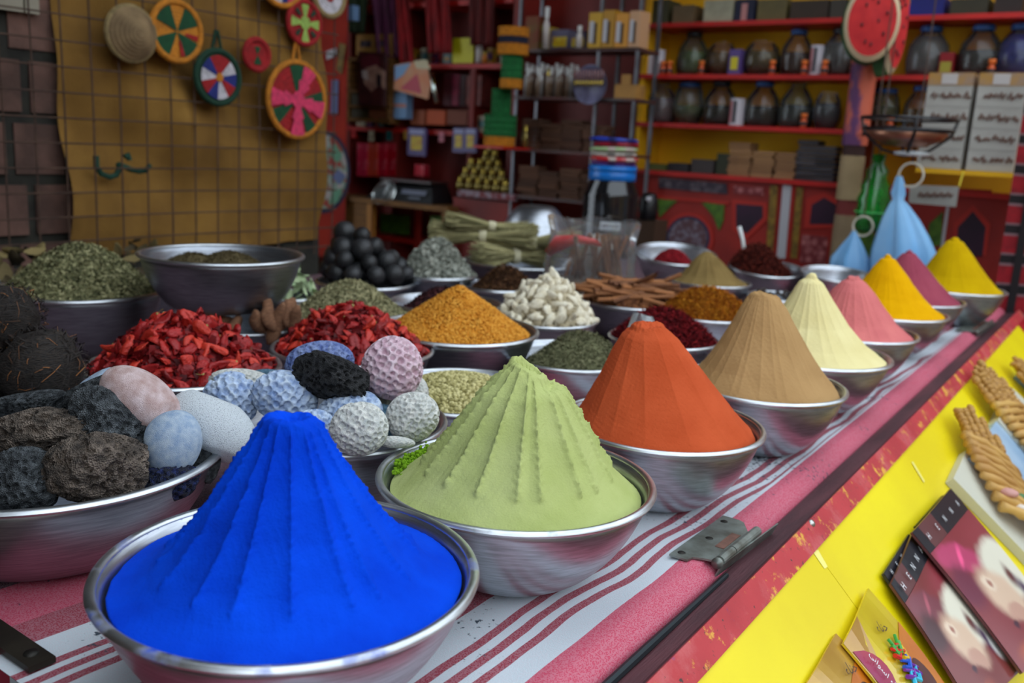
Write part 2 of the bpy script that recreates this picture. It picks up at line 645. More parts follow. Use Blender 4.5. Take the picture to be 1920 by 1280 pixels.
def hinge(px, py, ln, label):
    P = hit(px, py, 2, TZ + .006)
    y0, y1 = P[1] - ln / 2, P[1] + ln / 2
    h = empty('hinge', P, label, 'hinge')
    x1 = xe(P[1])
    z = TZ + .0065

    def hp(name, mb, m, smooth=False):
        o = mb.build(name, m, h, smooth)
        o.location = -Vector(h.location)
        return o
    sh = [(x1 - .052, y0), (x1 - .028, y0), (x1 - .026, y0 + .012), (x1 - .014, y0 + .018), (x1 - .004, y0 + .02), (x1 - .004, y1 - .03), (x1 - .02, y1 - .004), (x1 - .028, y1), (x1 - .052, y1)]
    n = len(sh)
    mb = MB().add([(a, b2, z) for a, b2 in sh] + [(a, b2, z + .0025) for a, b2 in sh],
                  [tuple(range(n))[::-1], tuple(range(n, 2 * n))] + [(i, (i + 1) % n, n + (i + 1) % n, n + i) for i in range(n)])
    hp('leaf', mb, mt_hin)
    kx, kz = x1 + .004, z + .002
    hp('knuckle', MB().tube([(kx, y0 + .025, kz), (kx, y0 + .062, kz)], .0065, 14), mt_hin, False)
    hp('knuckle', MB().tube([(kx, y0 + .064, kz), (kx, y1 - .018, kz)], .0065, 14), mt_hin, False)
    hp('pin_head', MB().lathe([(0, -.006), (.004, -.005), (.0068, -.001), (.0072, .004), (0, .005)], 14, (kx, y0 + .02, kz), ax='y'), mt_hin, True)
    hp('rust_patch', MB().box(x1 - .018, y0 + .06, z + .0026, x1 - .006, y1 - .05, z + .0032), mt_rust)
    for (dx, dy) in ((-.042, .014), (-.034, ln * .48), (-.042, ln - .02)):
        hp('screw', MB().lathe([(0, .0012), (.004, .0008), (.0052, 0)], 12, (x1 + dx, y0 + dy, z + .0026)), M('dark_screw', (52, 50, 46), rough=.5, metal=.8), True)
    # second leaf runs down the dark edge of the flap
    a, b2 = np.array([kx + .004, y0 + .02, z + .001]), np.array([kx + .010, y1 + .03, z + .001])
    mb = MB().add([a, b2, b2 + (.002, 0, 0), a + (.002, 0, 0), a + (-.008, 0, -.02), b2 + (-.008, 0, -.02), b2 + (-.006, 0, -.02), a + (-.006, 0, -.02)],
                  [(0, 1, 2, 3), (0, 4, 5, 1), (3, 2, 6, 7), (0, 3, 7, 4), (1, 5, 6, 2)])
    hp('flap_leaf', mb, mt_hin)


hinge(1360, 1020, .165, 'worn steel hinge screwed to the pink cloth edge beside the orange powder')
hinge(1833, 612, .30, 'pale steel hinge near the far end of the table edge')

# dark latch plate at the near end of the table
lp = empty('latch_plate', (-.84, .385, TZ), 'dark iron latch plate on the striped cloth at the bottom left corner', 'plate')
o = MB().box(-.99, .372, TZ + .003, -.776, .397, TZ + .009).build('plate', M('dark_iron', (62, 56, 46), (44, 38, 32), scale=20, rough=.5, metal=.7), lp)
o.location = -Vector(lp.location)
o = MB().lathe([(0, .002), (.006, .0015), (.007, 0)], 14, (-.797, .385, TZ + .009)).build('screw', M('dark_screw', (52, 50, 46)), lp, True)
o.location = -Vector(lp.location)
# ------------------------------------------------------------------ bowls
def alu(name, dust=None, c=(222, 226, 230), rough=.36):
    m = M(name, c, tuple(int(q * .85) for q in c), scale=5, rough=rough, metal=1.0, bump=.02, bscale=30, stretch=(1, 1, 14))
    if dust:
        nt = m.node_tree
        pb = nt.nodes['Principled BSDF']
        src = pb.inputs['Base Color'].links[0].from_socket
        t = nt.nodes.new('ShaderNodeTexNoise')
        t.inputs['Scale'].default_value = 3.2
        t.inputs['Detail'].default_value = 8
        tc = nt.nodes.new('ShaderNodeTexCoord')
        nt.links.new(tc.outputs['Object'], t.inputs['Vector'])
        # dust lies on the inner side only: object space height and facing are the same for every bowl
        r = nt.nodes.new('ShaderNodeMapRange')
        r.inputs['From Min'].default_value, r.inputs['From Max'].default_value = dust[1], dust[1] + .12
        nt.links.new(t.outputs['Fac'], r.inputs['Value'])
        x = nt.nodes.new('ShaderNodeMix')
        x.data_type = 'RGBA'
        nt.links.new(r.outputs['Result'], x.inputs['Factor'])
        nt.links.new(src, x.inputs['A'])
        x.inputs['B'].default_value = lin(dust[0])
        nt.links.new(x.outputs['Result'], pb.inputs['Base Color'])
        iv = nt.nodes.new('ShaderNodeMath')
        iv.operation = 'SUBTRACT'
        iv.inputs[0].default_value = 1
        nt.links.new(r.outputs['Result'], iv.inputs[1])
        nt.links.new(iv.outputs[0], pb.inputs['Metallic'])
    return m


mt_alu = alu('aluminium')
mt_alu_dull = alu('aluminium_dull', c=(150, 156, 166), rough=.42)
mt_alu_body = alu('aluminium_body', c=(196, 200, 208), rough=.36)
BOWL_D = 0.70        # depth of a unit bowl (radius 1)


def bowl_meshes(key, m, mi, dr=BOWL_D, foot=.42):
    prof_out, prof_in = [], []
    for i in range(13):
        t = i / 12
        r = foot + (0.955 - foot) * (math.sin(t * PI / 2) ** 0.85 * .55 + t * .45)
        z = dr * (t ** 1.35)
        prof_out.append((r, z))
    for i in range(12, -1, -1):
        r, z = prof_out[i]
        prof_in.append((max(r - .022, .01), z + (.03 if i < 3 else .0)))
    body = MB().lathe([(0, 0)] + prof_out + prof_in + [(0, .035)], 72)
    rim = MB()
    pr = []
    for i in range(11):
        a = 2 * PI * i / 10
        pr.append((.962 + .030 * math.cos(a), dr - .004 + .026 * math.sin(a)))
    rim.lathe(pr, 96)
    return body.mesh('bowl_' + key, m, True), rim.mesh('rim_' + key, mi, True)


mt_alu_blue = alu('aluminium_blue_dust', ((22, 70, 190), .54))
mt_alu_green = alu('aluminium_green_dust', ((70, 96, 60), .6))
BM = {'plain': bowl_meshes('plain', mt_alu_body, mt_alu), 'dull': bowl_meshes('dull', mt_alu_dull, mt_alu),
      'blue': bowl_meshes('blue', mt_alu_body, mt_alu_blue), 'green': bowl_meshes('green', mt_alu_body, mt_alu_green),
      'wide': bowl_meshes('wide', alu('aluminium_wide', c=(172, 177, 186), rough=.4), mt_alu, .72, .55), 'plate': bowl_meshes('plate', mt_alu_dull, mt_alu, .45, .6),
      'tray': bowl_meshes('tray', mt_alu_dull, mt_alu, .36, .66)}
BD = {'wide': .72, 'plate': .45, 'tray': .36}


def bowl(X, Y, R, label, kind='plain', rim_z=RZ, base_z=None, tilt=None, name='metal_bowl'):
    """bowl standing on the table; its height is fitted between base and rim"""
    d = BD.get(kind, BOWL_D)
    bz = TZ + .003 if base_z is None else base_z
    o = link(name, BM[kind][0], None, (X, Y, bz), (0, 0, random.uniform(0, 6)), (R / .99, R / .99, (rim_z - bz) / d), label, 'bowl', 'aluminium market bowls')
    link('rim', BM[kind][1], o)
    if tilt:
        # propped so that it leans towards the street
        q = Matrix.Rotation(tilt, 4, Vector((_cy, _sy, 0)))
        o.matrix_world = Matrix.Translation((X, Y, bz + abs(math.sin(tilt)) * R * .42)) @ q @ Matrix.Diagonal((R / .99, R / .99, (rim_z - bz) / d, 1))
    return o


def inner_r(q, foot=.42):
    """inner radius of a unit bowl at the height fraction q"""
    t = np.asarray(q) ** (1 / 1.35)
    return foot + (0.955 - foot) * (np.sin(t * PI / 2) ** 0.85 * .55 + t * .45) - .022


# ------------------------------------------------------------------ powder cones
def powder(name, label, X, Y, R, apx, mat, top=.02, n=18, amp=.05, prof=None, twist=0.0, skirt=.0, crater=.006, seed=1, rim_z=RZ, crumble=.0, toptilt=0.0, group='powder cones in the front row'):
    """scraped cone of powder: facets with sharp ridges between them, flat skirt inside the rim, ragged top"""
    A = face(apx[0], apx[1], (X, Y, rim_z)) - np.array([X, Y, rim_z])
    H = A[2]
    r2 = np.random.default_rng(seed)
    prof = prof or [(0.93, -.10), (.86, -.03), (.78, .0), (.70, .06), (.55, .24), (.40, .47), (.26, .72)]
    P = [(q * R, h * H) for q, h in prof] + [(top * 1.12, H * .95), (top * .98, H * .985), (top * .72, H), (top * .3, H - crater), (0.0005, H - crater)]
    P = np.array(P)
    cl = np.concatenate([[0], np.cumsum(np.hypot(*np.diff(P, axis=0).T))])
    nt_, nth = 130, 432
    # more rings where the profile is long
    t = np.linspace(0, cl[-1], nt_)
    rho = np.interp(t, cl, P[:, 0])
    z = np.interp(t, cl, P[:, 1])
    th = np.linspace(0, 2 * PI, nth, endpoint=False)
    T, TH = np.meshgrid(np.arange(nt_), th, indexing='ij')
    RHO, Z = rho[T], z[T]
    hh = np.clip(Z / H, 0, 1)
    # irregular facets
    edges = np.sort((np.arange(n) + r2.uniform(-.28, .28, n)) / n * 2 * PI)
    ang = (TH + twist * hh) % (2 * PI)
    dist = np.min(np.abs((ang[..., None] - edges + PI) % (2 * PI) - PI), -1) * n / PI      # 0 at ridge, about 1 in the facet
    ridge = np.clip(1 - dist, 0, 1)
    w_ = smoothstep(skirt, skirt + .07, hh) * (1 - smoothstep(.93, 1.0, hh))
    RHO2 = RHO * (1 + amp * w_ * (.6 * ridge ** 5 + .5 * ridge ** 1.4 - .3) * np.interp(hh, [0, .3, .8, 1], [.6, .8, 1.2, 1.2])) 
    cen = np.stack([X + A[0] * hh, Y + A[1] * hh], -1)
    # the powder stays inside the bowl wall
    dep = np.clip((Z + (rim_z - TZ - .003)) / (rim_z - TZ - .003), .02, 1)
    RHO2 = np.where(Z < .004, np.minimum(RHO2, R * (inner_r(dep) - .012)), RHO2)
    V = np.stack([cen[..., 0] + RHO2 * np.cos(TH), cen[..., 1] + RHO2 * np.sin(TH), rim_z + Z], -1).reshape(-1, 3)
    nz = vnoise(V, 45, seed, 3) * .0011 + vnoise(V, 900, seed + 3, 2) * .00022
    crm = crumble * (ridge ** 5 * w_).ravel() * (vnoise(V, 900, seed + 9, 2) + .3 * vnoise(V, 2500, seed + 2)) * .0011
    ragged = (vnoise(V, 150, seed + 5, 4) * .005 * smoothstep(.86, 1.0, hh).ravel())
    # the broken top slopes away to one side
    side = (np.cos(TH) * _cy + np.sin(TH) * _sy) * RHO2 / max(top, .001)
    V[:, 2] += (-toptilt * np.clip(side, -.4, 1.2) * smoothstep(.80, .97, hh)).ravel()
    V[:, 2] += nz + crm + ragged
    V[:, 0] += (nz + crm) * np.cos(TH).ravel()
    V[:, 1] += (nz + crm) * np.sin(TH).ravel()
    me = npmesh(name, V, grid_faces(nt_, nth, True), mat)
    return link(name, me, None, label=label, cat='powder', group=group)


def pmat(name, c, c2, spots=None, bump=.25):
    return M(name, c, c2, scale=16, lo=.3, hi=.7, rough=1.0, spec=.08, bump=bump, bscale=420, detail=6)


FRONT = [
    ('blue', -.591, .516, .168, (545, 781), (6, 76, 224), (4, 60, 198), 'blue'),
    ('green', -.576, .840, .162, (992, 684), (186, 194, 126), (170, 180, 108), 'green'),
    ('orange', -.556, 1.171, .146, (1214, 607), (202, 90, 52), (186, 78, 42), 'plain'),
    ('tan', -.537, 1.510, .142, (1434, 549), (184, 146, 98), (172, 134, 88), 'plain'),
    ('cream', -.562, 1.835, .159, (1522, 514), (236, 222, 164), (226, 210, 148), 'plain'),
    ('pink', -.570, 2.158, .145, (1601, 519), (222, 126, 122), (208, 112, 112), 'plain'),
    ('yellow', -.589, 2.532, .154, (1665, 478), (236, 176, 4), (222, 160, 2), 'plain'),
    ('mauve', -.607, 2.841, .156, (1705, 470), (160, 74, 90), (146, 64, 82), 'plain'),
    ('mustard', -.555, 3.224, .156, (1791, 446), (206, 168, 6), (192, 154, 4), 'plain')]
FL = {'blue': 'vivid blue powder heaped in a fluted cone in the nearest bowl', 'green': 'pale green powder cone with a broken flat top and deep flutes',
      'orange': 'orange-red powder heaped in a rounded cone', 'tan': 'tan brown powder cone with a notched flat top',
      'cream': 'pale cream powder heaped in a slender cone', 'pink': 'salmon pink powder cone between the cream and yellow ones',
      'yellow': 'bright golden yellow powder cone in front of the mauve one', 'mauve': 'dusky mauve powder cone between the two yellow ones',
      'mustard': 'mustard yellow powder cone at the far end of the front row'}
FC = {'blue': dict(top=.024, n=17, amp=.10, skirt=.05, crumble=1.2, crater=.004, prof=[(.955, -.10), (.90, -.055), (.80, -.02), (.72, .03), (.60, .15), (.44, .38), (.30, .64), (.20, .84)]),
      'green': dict(top=.022, n=18, amp=.10, skirt=.09, crumble=1.5, crater=.016, toptilt=.012, prof=[(.94, -.14), (.86, -.06), (.78, .02), (.70, .10), (.56, .30), (.42, .54), (.29, .78)]),
      'orange': dict(top=.024, n=15, amp=.022, skirt=.0, crater=-.002, prof=[(.95, -.19), (.92, -.10), (.86, .0), (.74, .15), (.56, .42), (.39, .70), (.27, .88)]),
      'tan': dict(toptilt=.004, top=.0245, n=30, amp=.02, skirt=.0, crater=.002, prof=[(.95, -.12), (.90, -.05), (.84, .03), (.70, .18), (.52, .42), (.36, .67), (.25, .86)]),
      'cream': dict(top=.010, n=24, amp=.03, skirt=.0, crater=-.002, prof=[(.96, -.09), (.92, -.03), (.85, .02), (.68, .14), (.46, .38), (.28, .66), (.14, .90)]),
      'pink': dict(top=.013, n=26, amp=.03, skirt=.0, crater=-.002, prof=[(.95, -.12), (.88, -.02), (.80, .05), (.64, .22), (.45, .50), (.30, .74), (.18, .90)]),
      'yellow': dict(top=.008, n=26, amp=.015, skirt=.0, crater=-.003, prof=[(.96, -.09), (.90, .0), (.78, .08), (.58, .28), (.40, .52), (.24, .76), (.11, .93)]),
      'mauve': dict(top=.010, n=26, amp=.015, skirt=.0, crater=-.002, prof=[(.95, -.11), (.88, .0), (.74, .12), (.54, .36), (.38, .58), (.22, .80), (.12, .93)]),
      'mustard': dict(top=.013, n=26, amp=.015, skirt=.0, crater=-.002, prof=[(.96, -.09), (.90, .0), (.80, .08), (.62, .26), (.44, .52), (.28, .76), (.16, .92)])}
for i, (k, X, Y, R, ap, c1, c2, bk_) in enumerate(FRONT):
    bowl(X, Y, R, 'dented aluminium bowl holding the %s powder cone' % k, bk_)
    powder('powder_cone', FL[k], X, Y, R, ap, pmat(k + '_powder', c1, c2), seed=i + 2, **FC[k])

# loose bright green powder at the left edge of the green bowl
G = ICO[1]
cl_v, cl_f = [], []
k = 0
r2 = np.random.default_rng(4)
for i in range(420):
    t = r2.uniform(0, 1)
    px, py = 742 + 66 * t + r2.normal(0, 5), 880 - 36 * t + r2.normal(0, 6)
    P = hit(px, py, 2, RZ - .006) + np.array([0, 0, abs(r2.normal(0, .004))])
    if math.hypot(P[0] + .576, P[1] - .840) > .146:
        continue
    cl_v.append(G[0] * r2.uniform(.0012, .0034) * (1 + .3 * vnoise(G[0] * 3, 1.0, i)[:, None]) + P)
    cl_f.append(G[1] + k)
    k += len(G[0])
link('loose_powder', npmesh('loose_powder', np.concatenate(cl_v), np.concatenate(cl_f), pmat('loose_green', (128, 168, 40), (92, 136, 24))), None,
     label='crumbs of brighter green powder at the left rim of the green bowl', cat='powder', kind='stuff')
# ------------------------------------------------------------------ heaps
def mound(X, Y, R, rim_z, apx, shape='dome', drop=.006, pw=1.0):
    """height function of a heap that fills a bowl and peaks where the photo shows it"""
    A = face(apx[0], apx[1], (X, Y, rim_z)) - np.array([X, Y, rim_z])
    H = A[2] + drop
    Rm = R * .925

    def fn(x, y):
        dx, dy = x - X, y - Y
        s = np.hypot(dx, dy) / Rm
        # the peak sits a little off the middle
        s = np.clip(s + (-(dx * A[0] + dy * A[1]) / (Rm * Rm)) * np.clip(1 - s, 0, 1), 0, 1)
        if shape == 'dome':
            h = np.cos(s * PI / 2) ** pw
        elif shape == 'cone':
            h = 1 - np.sqrt(s * s + .004) / math.sqrt(1.004)
            h = h ** pw
        else:
            h = (1 - s ** 2.4)
        return rim_z - drop + H * h
    fn.c = (X, Y, Rm)
    return fn


def mound_mesh(fn, nr=26, na=72, sink=0.0, nz=.002, nsc=120, seed=1):
    X, Y, Rm = fn.c
    r = np.linspace(1, 0.001, nr) * Rm
    a = np.linspace(0, 2 * PI, na, endpoint=False)
    Rr, Aa = np.meshgrid(r, a, indexing='ij')
    x, y = X + Rr * np.cos(Aa), Y + Rr * np.sin(Aa)
    V = np.stack([x, y, fn(x, y) - sink], -1).reshape(-1, 3)
    V[:, 2] += vnoise(V, nsc, seed, 2) * nz
    F4 = grid_faces(nr, na, True)
    return V, np.concatenate([F4[:, [0, 1, 2]], F4[:, [0, 2, 3]]])


def tri_template(kind):
    if kind == 'grain':
        V = np.array([(1, 0, 0), (-1, 0, 0), (0, 1, 0), (0, -1, 0), (0, 0, 1), (0, 0, -1)], float)
        F3 = np.array([(0, 2, 4), (2, 1, 4), (1, 3, 4), (3, 0, 4), (2, 0, 5), (1, 2, 5), (3, 1, 5), (0, 3, 5)])
    elif kind == 'flake':
        V = np.array([(-1, -.3, 0), (0, -.45, .25), (1, 0, -.1), (0, .45, .2), (-.9, .25, -.1)], float)
        F3 = np.array([(0, 1, 4), (1, 3, 4), (1, 2, 3)])
    elif kind == 'needle':
        V = np.array([(-1, -.09, 0), (-1, .09, 0), (0, .0, .22), (1, .07, .05), (1, -.07, .05), (0, 0, -.05)], float)
        F3 = np.array([(0, 1, 2), (2, 3, 4), (0, 2, 5), (1, 5, 2), (5, 4, 2), (5, 2, 3)])
    else:
        V, F3 = ICO[1]
        F3 = F3.copy()
    return V, F3


def pile_mesh(fn, kind, n, size, mat, seed=1, flat=.6, nz=.002, sink=.001, stick=0.0, vary=.35, tall=1.0):
    r2 = np.random.default_rng(seed)
    X, Y, Rm = fn.c
    V, F3 = mound_mesh(fn, sink=sink, nz=nz, seed=seed)
    TV, TF = tri_template(kind)
    rr = Rm * np.sqrt(r2.uniform(0, 1, n)) * .985
    aa = r2.uniform(0, 2 * PI, n)
    x, y = X + rr * np.cos(aa), Y + rr * np.sin(aa)
    e = 1e-3
    z = fn(x, y)
    gx, gy = (fn(x + e, y) - z) / e, (fn(x, y + e) - z) / e
    nn = np.stack([-gx, -gy, np.ones(n)], -1)
    nn += r2.normal(0, flat, (n, 3)) * np.linalg.norm(nn, axis=1)[:, None]
    nn /= np.linalg.norm(nn, axis=1)[:, None]
    t = r2.normal(size=(n, 3))
    t -= nn * (t * nn).sum(1)[:, None]
    t /= np.linalg.norm(t, axis=1)[:, None]
    b2 = np.cross(nn, t)
    s = size * r2.uniform(1 - vary, 1 + vary, n)
    P = np.stack([x, y, z + r2.uniform(0, 1, n) * size * stick], -1)
    Vn = (P[:, None, :] + s[:, None, None] * (TV[None, :, 0, None] * t[:, None, :] + TV[None, :, 1, None] * b2[:, None, :] + tall * TV[None, :, 2, None] * nn[:, None, :])).reshape(-1, 3)
    Fn = (TF[None] + (np.arange(n) * len(TV))[:, None, None] + len(V)).reshape(-1, 3)
    rnd = np.concatenate([np.full(len(V), .25), np.repeat(r2.uniform(0, 1, n), len(TV))])
    return npmesh('heap', np.concatenate([V, Vn]), np.concatenate([F3, Fn]), mat, smooth=False, rnd=rnd)


def heap(name, label, cat, fn, kind, n, size, cols, seed=1, rough=.9, **k):
    m = M(name + '_' + str(seed) + '_mat', cols[0], cols[-1], mode='rnd', lo=.05, hi=.95, rough=rough, spec=.2, c3=cols[1] if len(cols) > 2 else None)
    return link(name, pile_mesh(fn, kind, n, size, m, seed, **k), None, label=label, cat=cat, kind='stuff')


BL = []


def B2(X, Y, R, what, kind='plain', rim_z=RZ, **k):
    return bowl(X, Y, R, what, kind, rim_z, **k)


# --- big olive herb bowl on the left
B2(-1.907, 1.074, .173, 'wide dull aluminium bowl heaped with olive herb behind the dried chillies', 'wide', RZ + .02)
heap('dried_herb', 'large heap of crushed olive green herb in the left bowl', 'herb', mound(-1.907, 1.074, .173, RZ + .02, (150, 458), 'dome', pw=1.15), 'flake', 9000, .0062,
     ((70, 72, 48), (124, 122, 84), (172, 166, 124)), 21, flat=.8)
# --- small green herb bowl beside the clear bag
B2(-.924, 1.511, .136, 'shallow bowl with dark green herb behind the green powder cone', 'plain', RZ - .02)
heap('dried_herb', 'dark green chopped herb heap beside the clear plastic bag', 'herb', mound(-.915, 1.525, .118, RZ - .024, (1112, 624), 'dome', pw=1.2, drop=.02), 'needle', 6000, .0058,
     ((84, 86, 60), (130, 130, 94), (176, 172, 132)), 22, flat=.8)
# --- sage heap
B2(-1.430, 1.413, .141, 'bowl of grey-green sage heap behind the right chilli bowl', 'dull')
heap('dried_herb', 'grey-green sage heap between the limes and the right chilli bowl', 'herb', mound(-1.430, 1.413, .141, RZ, (652, 526), 'dome', pw=1.3), 'flake', 7000, .0055,
     ((98, 96, 68), (136, 132, 96), (176, 168, 128)), 23, flat=.7)
# --- turmeric
B2(-1.138, 1.422, .164, 'aluminium bowl under the coarse golden orange cone', 'dull', RZ + .01)
heap('spice_granules', 'coarse golden orange spice heaped in a steep cone mid table', 'spice', mound(-1.138, 1.422, .158, RZ + .008, (860, 530), 'cone', pw=1.0), 'grain', 9000, .0034,
     ((192, 118, 30), (212, 142, 44), (230, 168, 70)), 24, flat=.6, nz=.003, tall=.6)
# --- coriander seed
B2(-.904, 1.152, .146, 'shallow bowl of pale round seeds behind the green powder cone', 'plain', RZ - .02)
heap('coriander_seed', 'pale yellow green round seeds filling the shallow bowl', 'seeds', mound(-.904, 1.140, .132, RZ - .032, (862, 706), 'flat', drop=.006), 'ball', 3200, .0033,
     ((140, 132, 80), (188, 178, 120), (216, 206, 150)), 25, flat=.5)
# --- hibiscus
B2(-1.380, 1.676, .136, 'bright aluminium bowl of dark purple flowers behind the golden cone')
heap('dried_flowers', 'dark purple brown dried flower flakes half filling the bowl behind the golden cone', 'flowers', mound(-1.385, 1.665, .120, RZ - .012, (842, 541), 'dome', pw=1.2, drop=.02), 'flake', 3600, .0065,
     ((34, 18, 20), (58, 28, 32), (84, 44, 44)), 26, flat=.9)
# --- grey herb
B2(-1.745, 2.075, .118, 'small plate under the grey herb heap', 'plate', RZ - .01)
heap('dried_herb', 'pale grey leafy herb heap beside the black limes', 'herb', mound(-1.745, 2.075, .120, RZ - .012, (812, 450), 'dome', pw=1.15), 'flake', 4200, .0095,
     ((104, 108, 98), (156, 158, 146), (200, 200, 186)), 27, flat=1.1, stick=.5)
# --- cloves and star anise
B2(-1.534, 2.095, .110, 'flat plate of brown spice pods between grey herb and white roots', 'plate', RZ - .02)
heap('spice_pods', 'small dark brown spice pods on a flat plate beside the white roots', 'spice', mound(-1.515, 2.095, .096, RZ - .022, (958, 503), 'dome', pw=1.1), 'needle', 1500, .0105,
     ((46, 28, 20), (96, 62, 40), (142, 100, 66)), 28, flat=1.2, stick=.5)
# --- saffron threads
B2(-.853, 1.768, .118, 'bowl of dark red threads behind the orange powder cone', 'plain', RZ - .01)
heap('saffron_threads', 'deep crimson threads heaped behind the orange powder cone', 'spice', mound(-.853, 1.768, .118, RZ - .01, (1243, 583), 'dome', pw=1.0), 'needle', 6500, .0095,
     ((70, 8, 16), (116, 16, 26), (160, 32, 36)), 29, flat=.9, stick=.4)
# --- safflower
B2(-.916, 2.134, .120, 'bowl of orange petals behind the crimson threads', 'plain', RZ - .01)
heap('safflower_petals', 'orange brown dried petals heaped behind the tan cone', 'spice', mound(-.916, 2.134, .120, RZ - .01, (1322, 542), 'dome', pw=.8), 'needle', 5500, .0085,
     ((140, 66, 8), (196, 112, 16), (224, 150, 40)), 30, flat=1.0, stick=.4)
# --- dark red spice and red shreds in propped bowls at the back
B2(-1.47, 3.08, .150, 'aluminium bowl of dark red powder leaning towards the street at the back', 'plain', RZ + .01, tilt=.16)
heap('red_powder', 'dark red powder in the leaning bowl at the back of the table', 'spice', mound(-1.455, 3.03, .098, RZ - .01, (1262, 468), 'dome', pw=1.0, drop=.03), 'grain', 1500, .006,
     ((98, 12, 20), (128, 18, 28), (150, 28, 36)), 31, flat=.6)
B2(-1.116, 3.051, .128, 'aluminium bowl of red brown shreds beside the olive cone at the back', 'plain', RZ + .005, tilt=.12)
heap('root_shreds', 'red brown shredded bark heaped high with a white spoon in it', 'spice', mound(-1.135, 3.035, .110, RZ - .004, (1398, 462), 'dome', pw=1.0), 'needle', 3600, .013,
     ((52, 16, 12), (96, 32, 24), (136, 56, 40)), 32, flat=1.1, stick=.6)
# --- olive brown ground spice cone at the back
B2(-1.162, 2.692, .131, 'aluminium bowl under the olive brown cone at the back', 'plain', RZ - .01)
powder('powder_cone', 'olive brown ground spice cone at the back of the table', -1.162, 2.692, .131, (1327, 473), pmat('olive_powder', (142, 118, 72), (120, 98, 58)), top=.018, n=16, amp=.05, seed=33,
       rim_z=RZ - .01, crater=-.003, group='spice cones further back', prof=[(.95, -.09), (.9, .0), (.8, .05), (.62, .22), (.46, .48), (.30, .76), (.2, .9)])
# --- empty aluminium bowl behind the cream cone and a plate of black pods
B2(-.890, 3.077, .118, 'nearly empty bright aluminium bowl behind the cream and pink cones', 'plain', RZ + .012, tilt=.10)
B2(-.947, 2.742, .103, 'flat plate with black pods between the tan and cream cones', 'tray', RZ - .035)
r2 = np.random.default_rng(8)
mt_pod = M('black_pod', (40, 32, 28), (66, 52, 44), scale=40, rough=.7, bump=.4)
podm = []
for v in range(3):
    V, F3 = ICO[2]
    V = V * np.array([1.0, .42, .36])
    V = V + .12 * vnoise(V * 3, 1.3, v)[:, None] * V
    podm.append(npmesh('pod', V, F3, mt_pod))
for i in range(26):
    a, r = r2.uniform(0, 6.28), .082 * math.sqrt(r2.uniform(0, 1))
    link('black_pod', podm[i % 3], None, (-.947 + r * math.cos(a), 2.742 + r * math.sin(a), RZ - .034 + r2.uniform(0, .012)), (r2.uniform(-.4, .4), r2.uniform(-.4, .4), r2.uniform(0, 6)), .012,
         'small black dried pod on the flat plate beside the cream cone', 'pod', 'black pods on the plate')

# ------------------------------------------------------------------ dried chillies: every visible one is a thing
def chilli_mesh(seed):
    """crumpled dry pod: pointed, dented and creased"""
    r2 = np.random.default_rng(seed)
    V, F3 = ICO[3]
    V = V.copy()
    t = V[:, 0]
    q = 1 + .5 * vnoise(V * np.array([1.2, 2.2, 2.2]), 2.0, seed, 2) + .20 * np.abs(vnoise(V, 5.5, seed + 3, 2))
    w2 = .47 - .2 * t
    W = np.stack([t * 1.25, V[:, 1] * w2 * q, V[:, 2] * w2 * .62 * q], -1)
    W[:, 1] += r2.uniform(-.4, .4) * t * t
    W[:, 2] += r2.uniform(-.3, .3) * t * t
    return npmesh('chilli', W, F3, mt_chil)


mt_chil = M('chilli_skin', (116, 14, 16), (216, 62, 40), mode='obj', lo=0, hi=1, c3=(176, 28, 28), rough=.42, spec=.5, bump=.6, bscale=5)
mt_cal = M('chilli_calyx', (128, 132, 66), (176, 164, 96), mode='obj', lo=0, hi=1, rough=.7)
CH = [chilli_mesh(s) for s in range(7)]
V, F3 = ICO[2]
CAL = npmesh('calyx', V * np.array([.17, .2, .2]) + np.array([-1.0, 0, 0]), F3, mt_cal)
STEM = MB().tube([(-1.1, 0, 0), (-1.5, .05, .05), (-1.9, .2, .02)], [.05, .04, .035], 5).mesh('stem', M('chilli_stem', (150, 128, 70), rough=.8))


def surf_rot(fn, x, y, r2, jit=.5):
    e = 1e-3
    z = fn(x, y)
    n = Vector((-(fn(x + e, y) - z) / e, -(fn(x, y + e) - z) / e, 1.0))
    n = (n.normalized() + Vector(r2.normal(0, jit, 3))).normalized()
    t = Vector(r2.normal(size=3))
    t = (t - n * t.dot(n)).normalized()
    b_ = n.cross(t)
    return Matrix(((t.x, b_.x, n.x), (t.y, b_.y, n.y), (t.z, b_.z, n.z))).to_euler(), z


def darts(fn, n, dmin, r2, rmax=.97):
    X, Y, Rm = fn.c
    pts = []
    tries = 0
    while len(pts) < n and tries < n * 60:
        tries += 1
        a, r = r2.uniform(0, 2 * PI), Rm * rmax * math.sqrt(r2.uniform(0, 1))
        p = (X + r * math.cos(a), Y + r * math.sin(a), 0)
        p = (p[0], p[1], float(fn(p[0], p[1])))
        if all((p[0] - q[0]) ** 2 + (p[1] - q[1]) ** 2 + (p[2] - q[2]) ** 2 > dmin * dmin for q in pts):
            pts.append(p)
    return pts


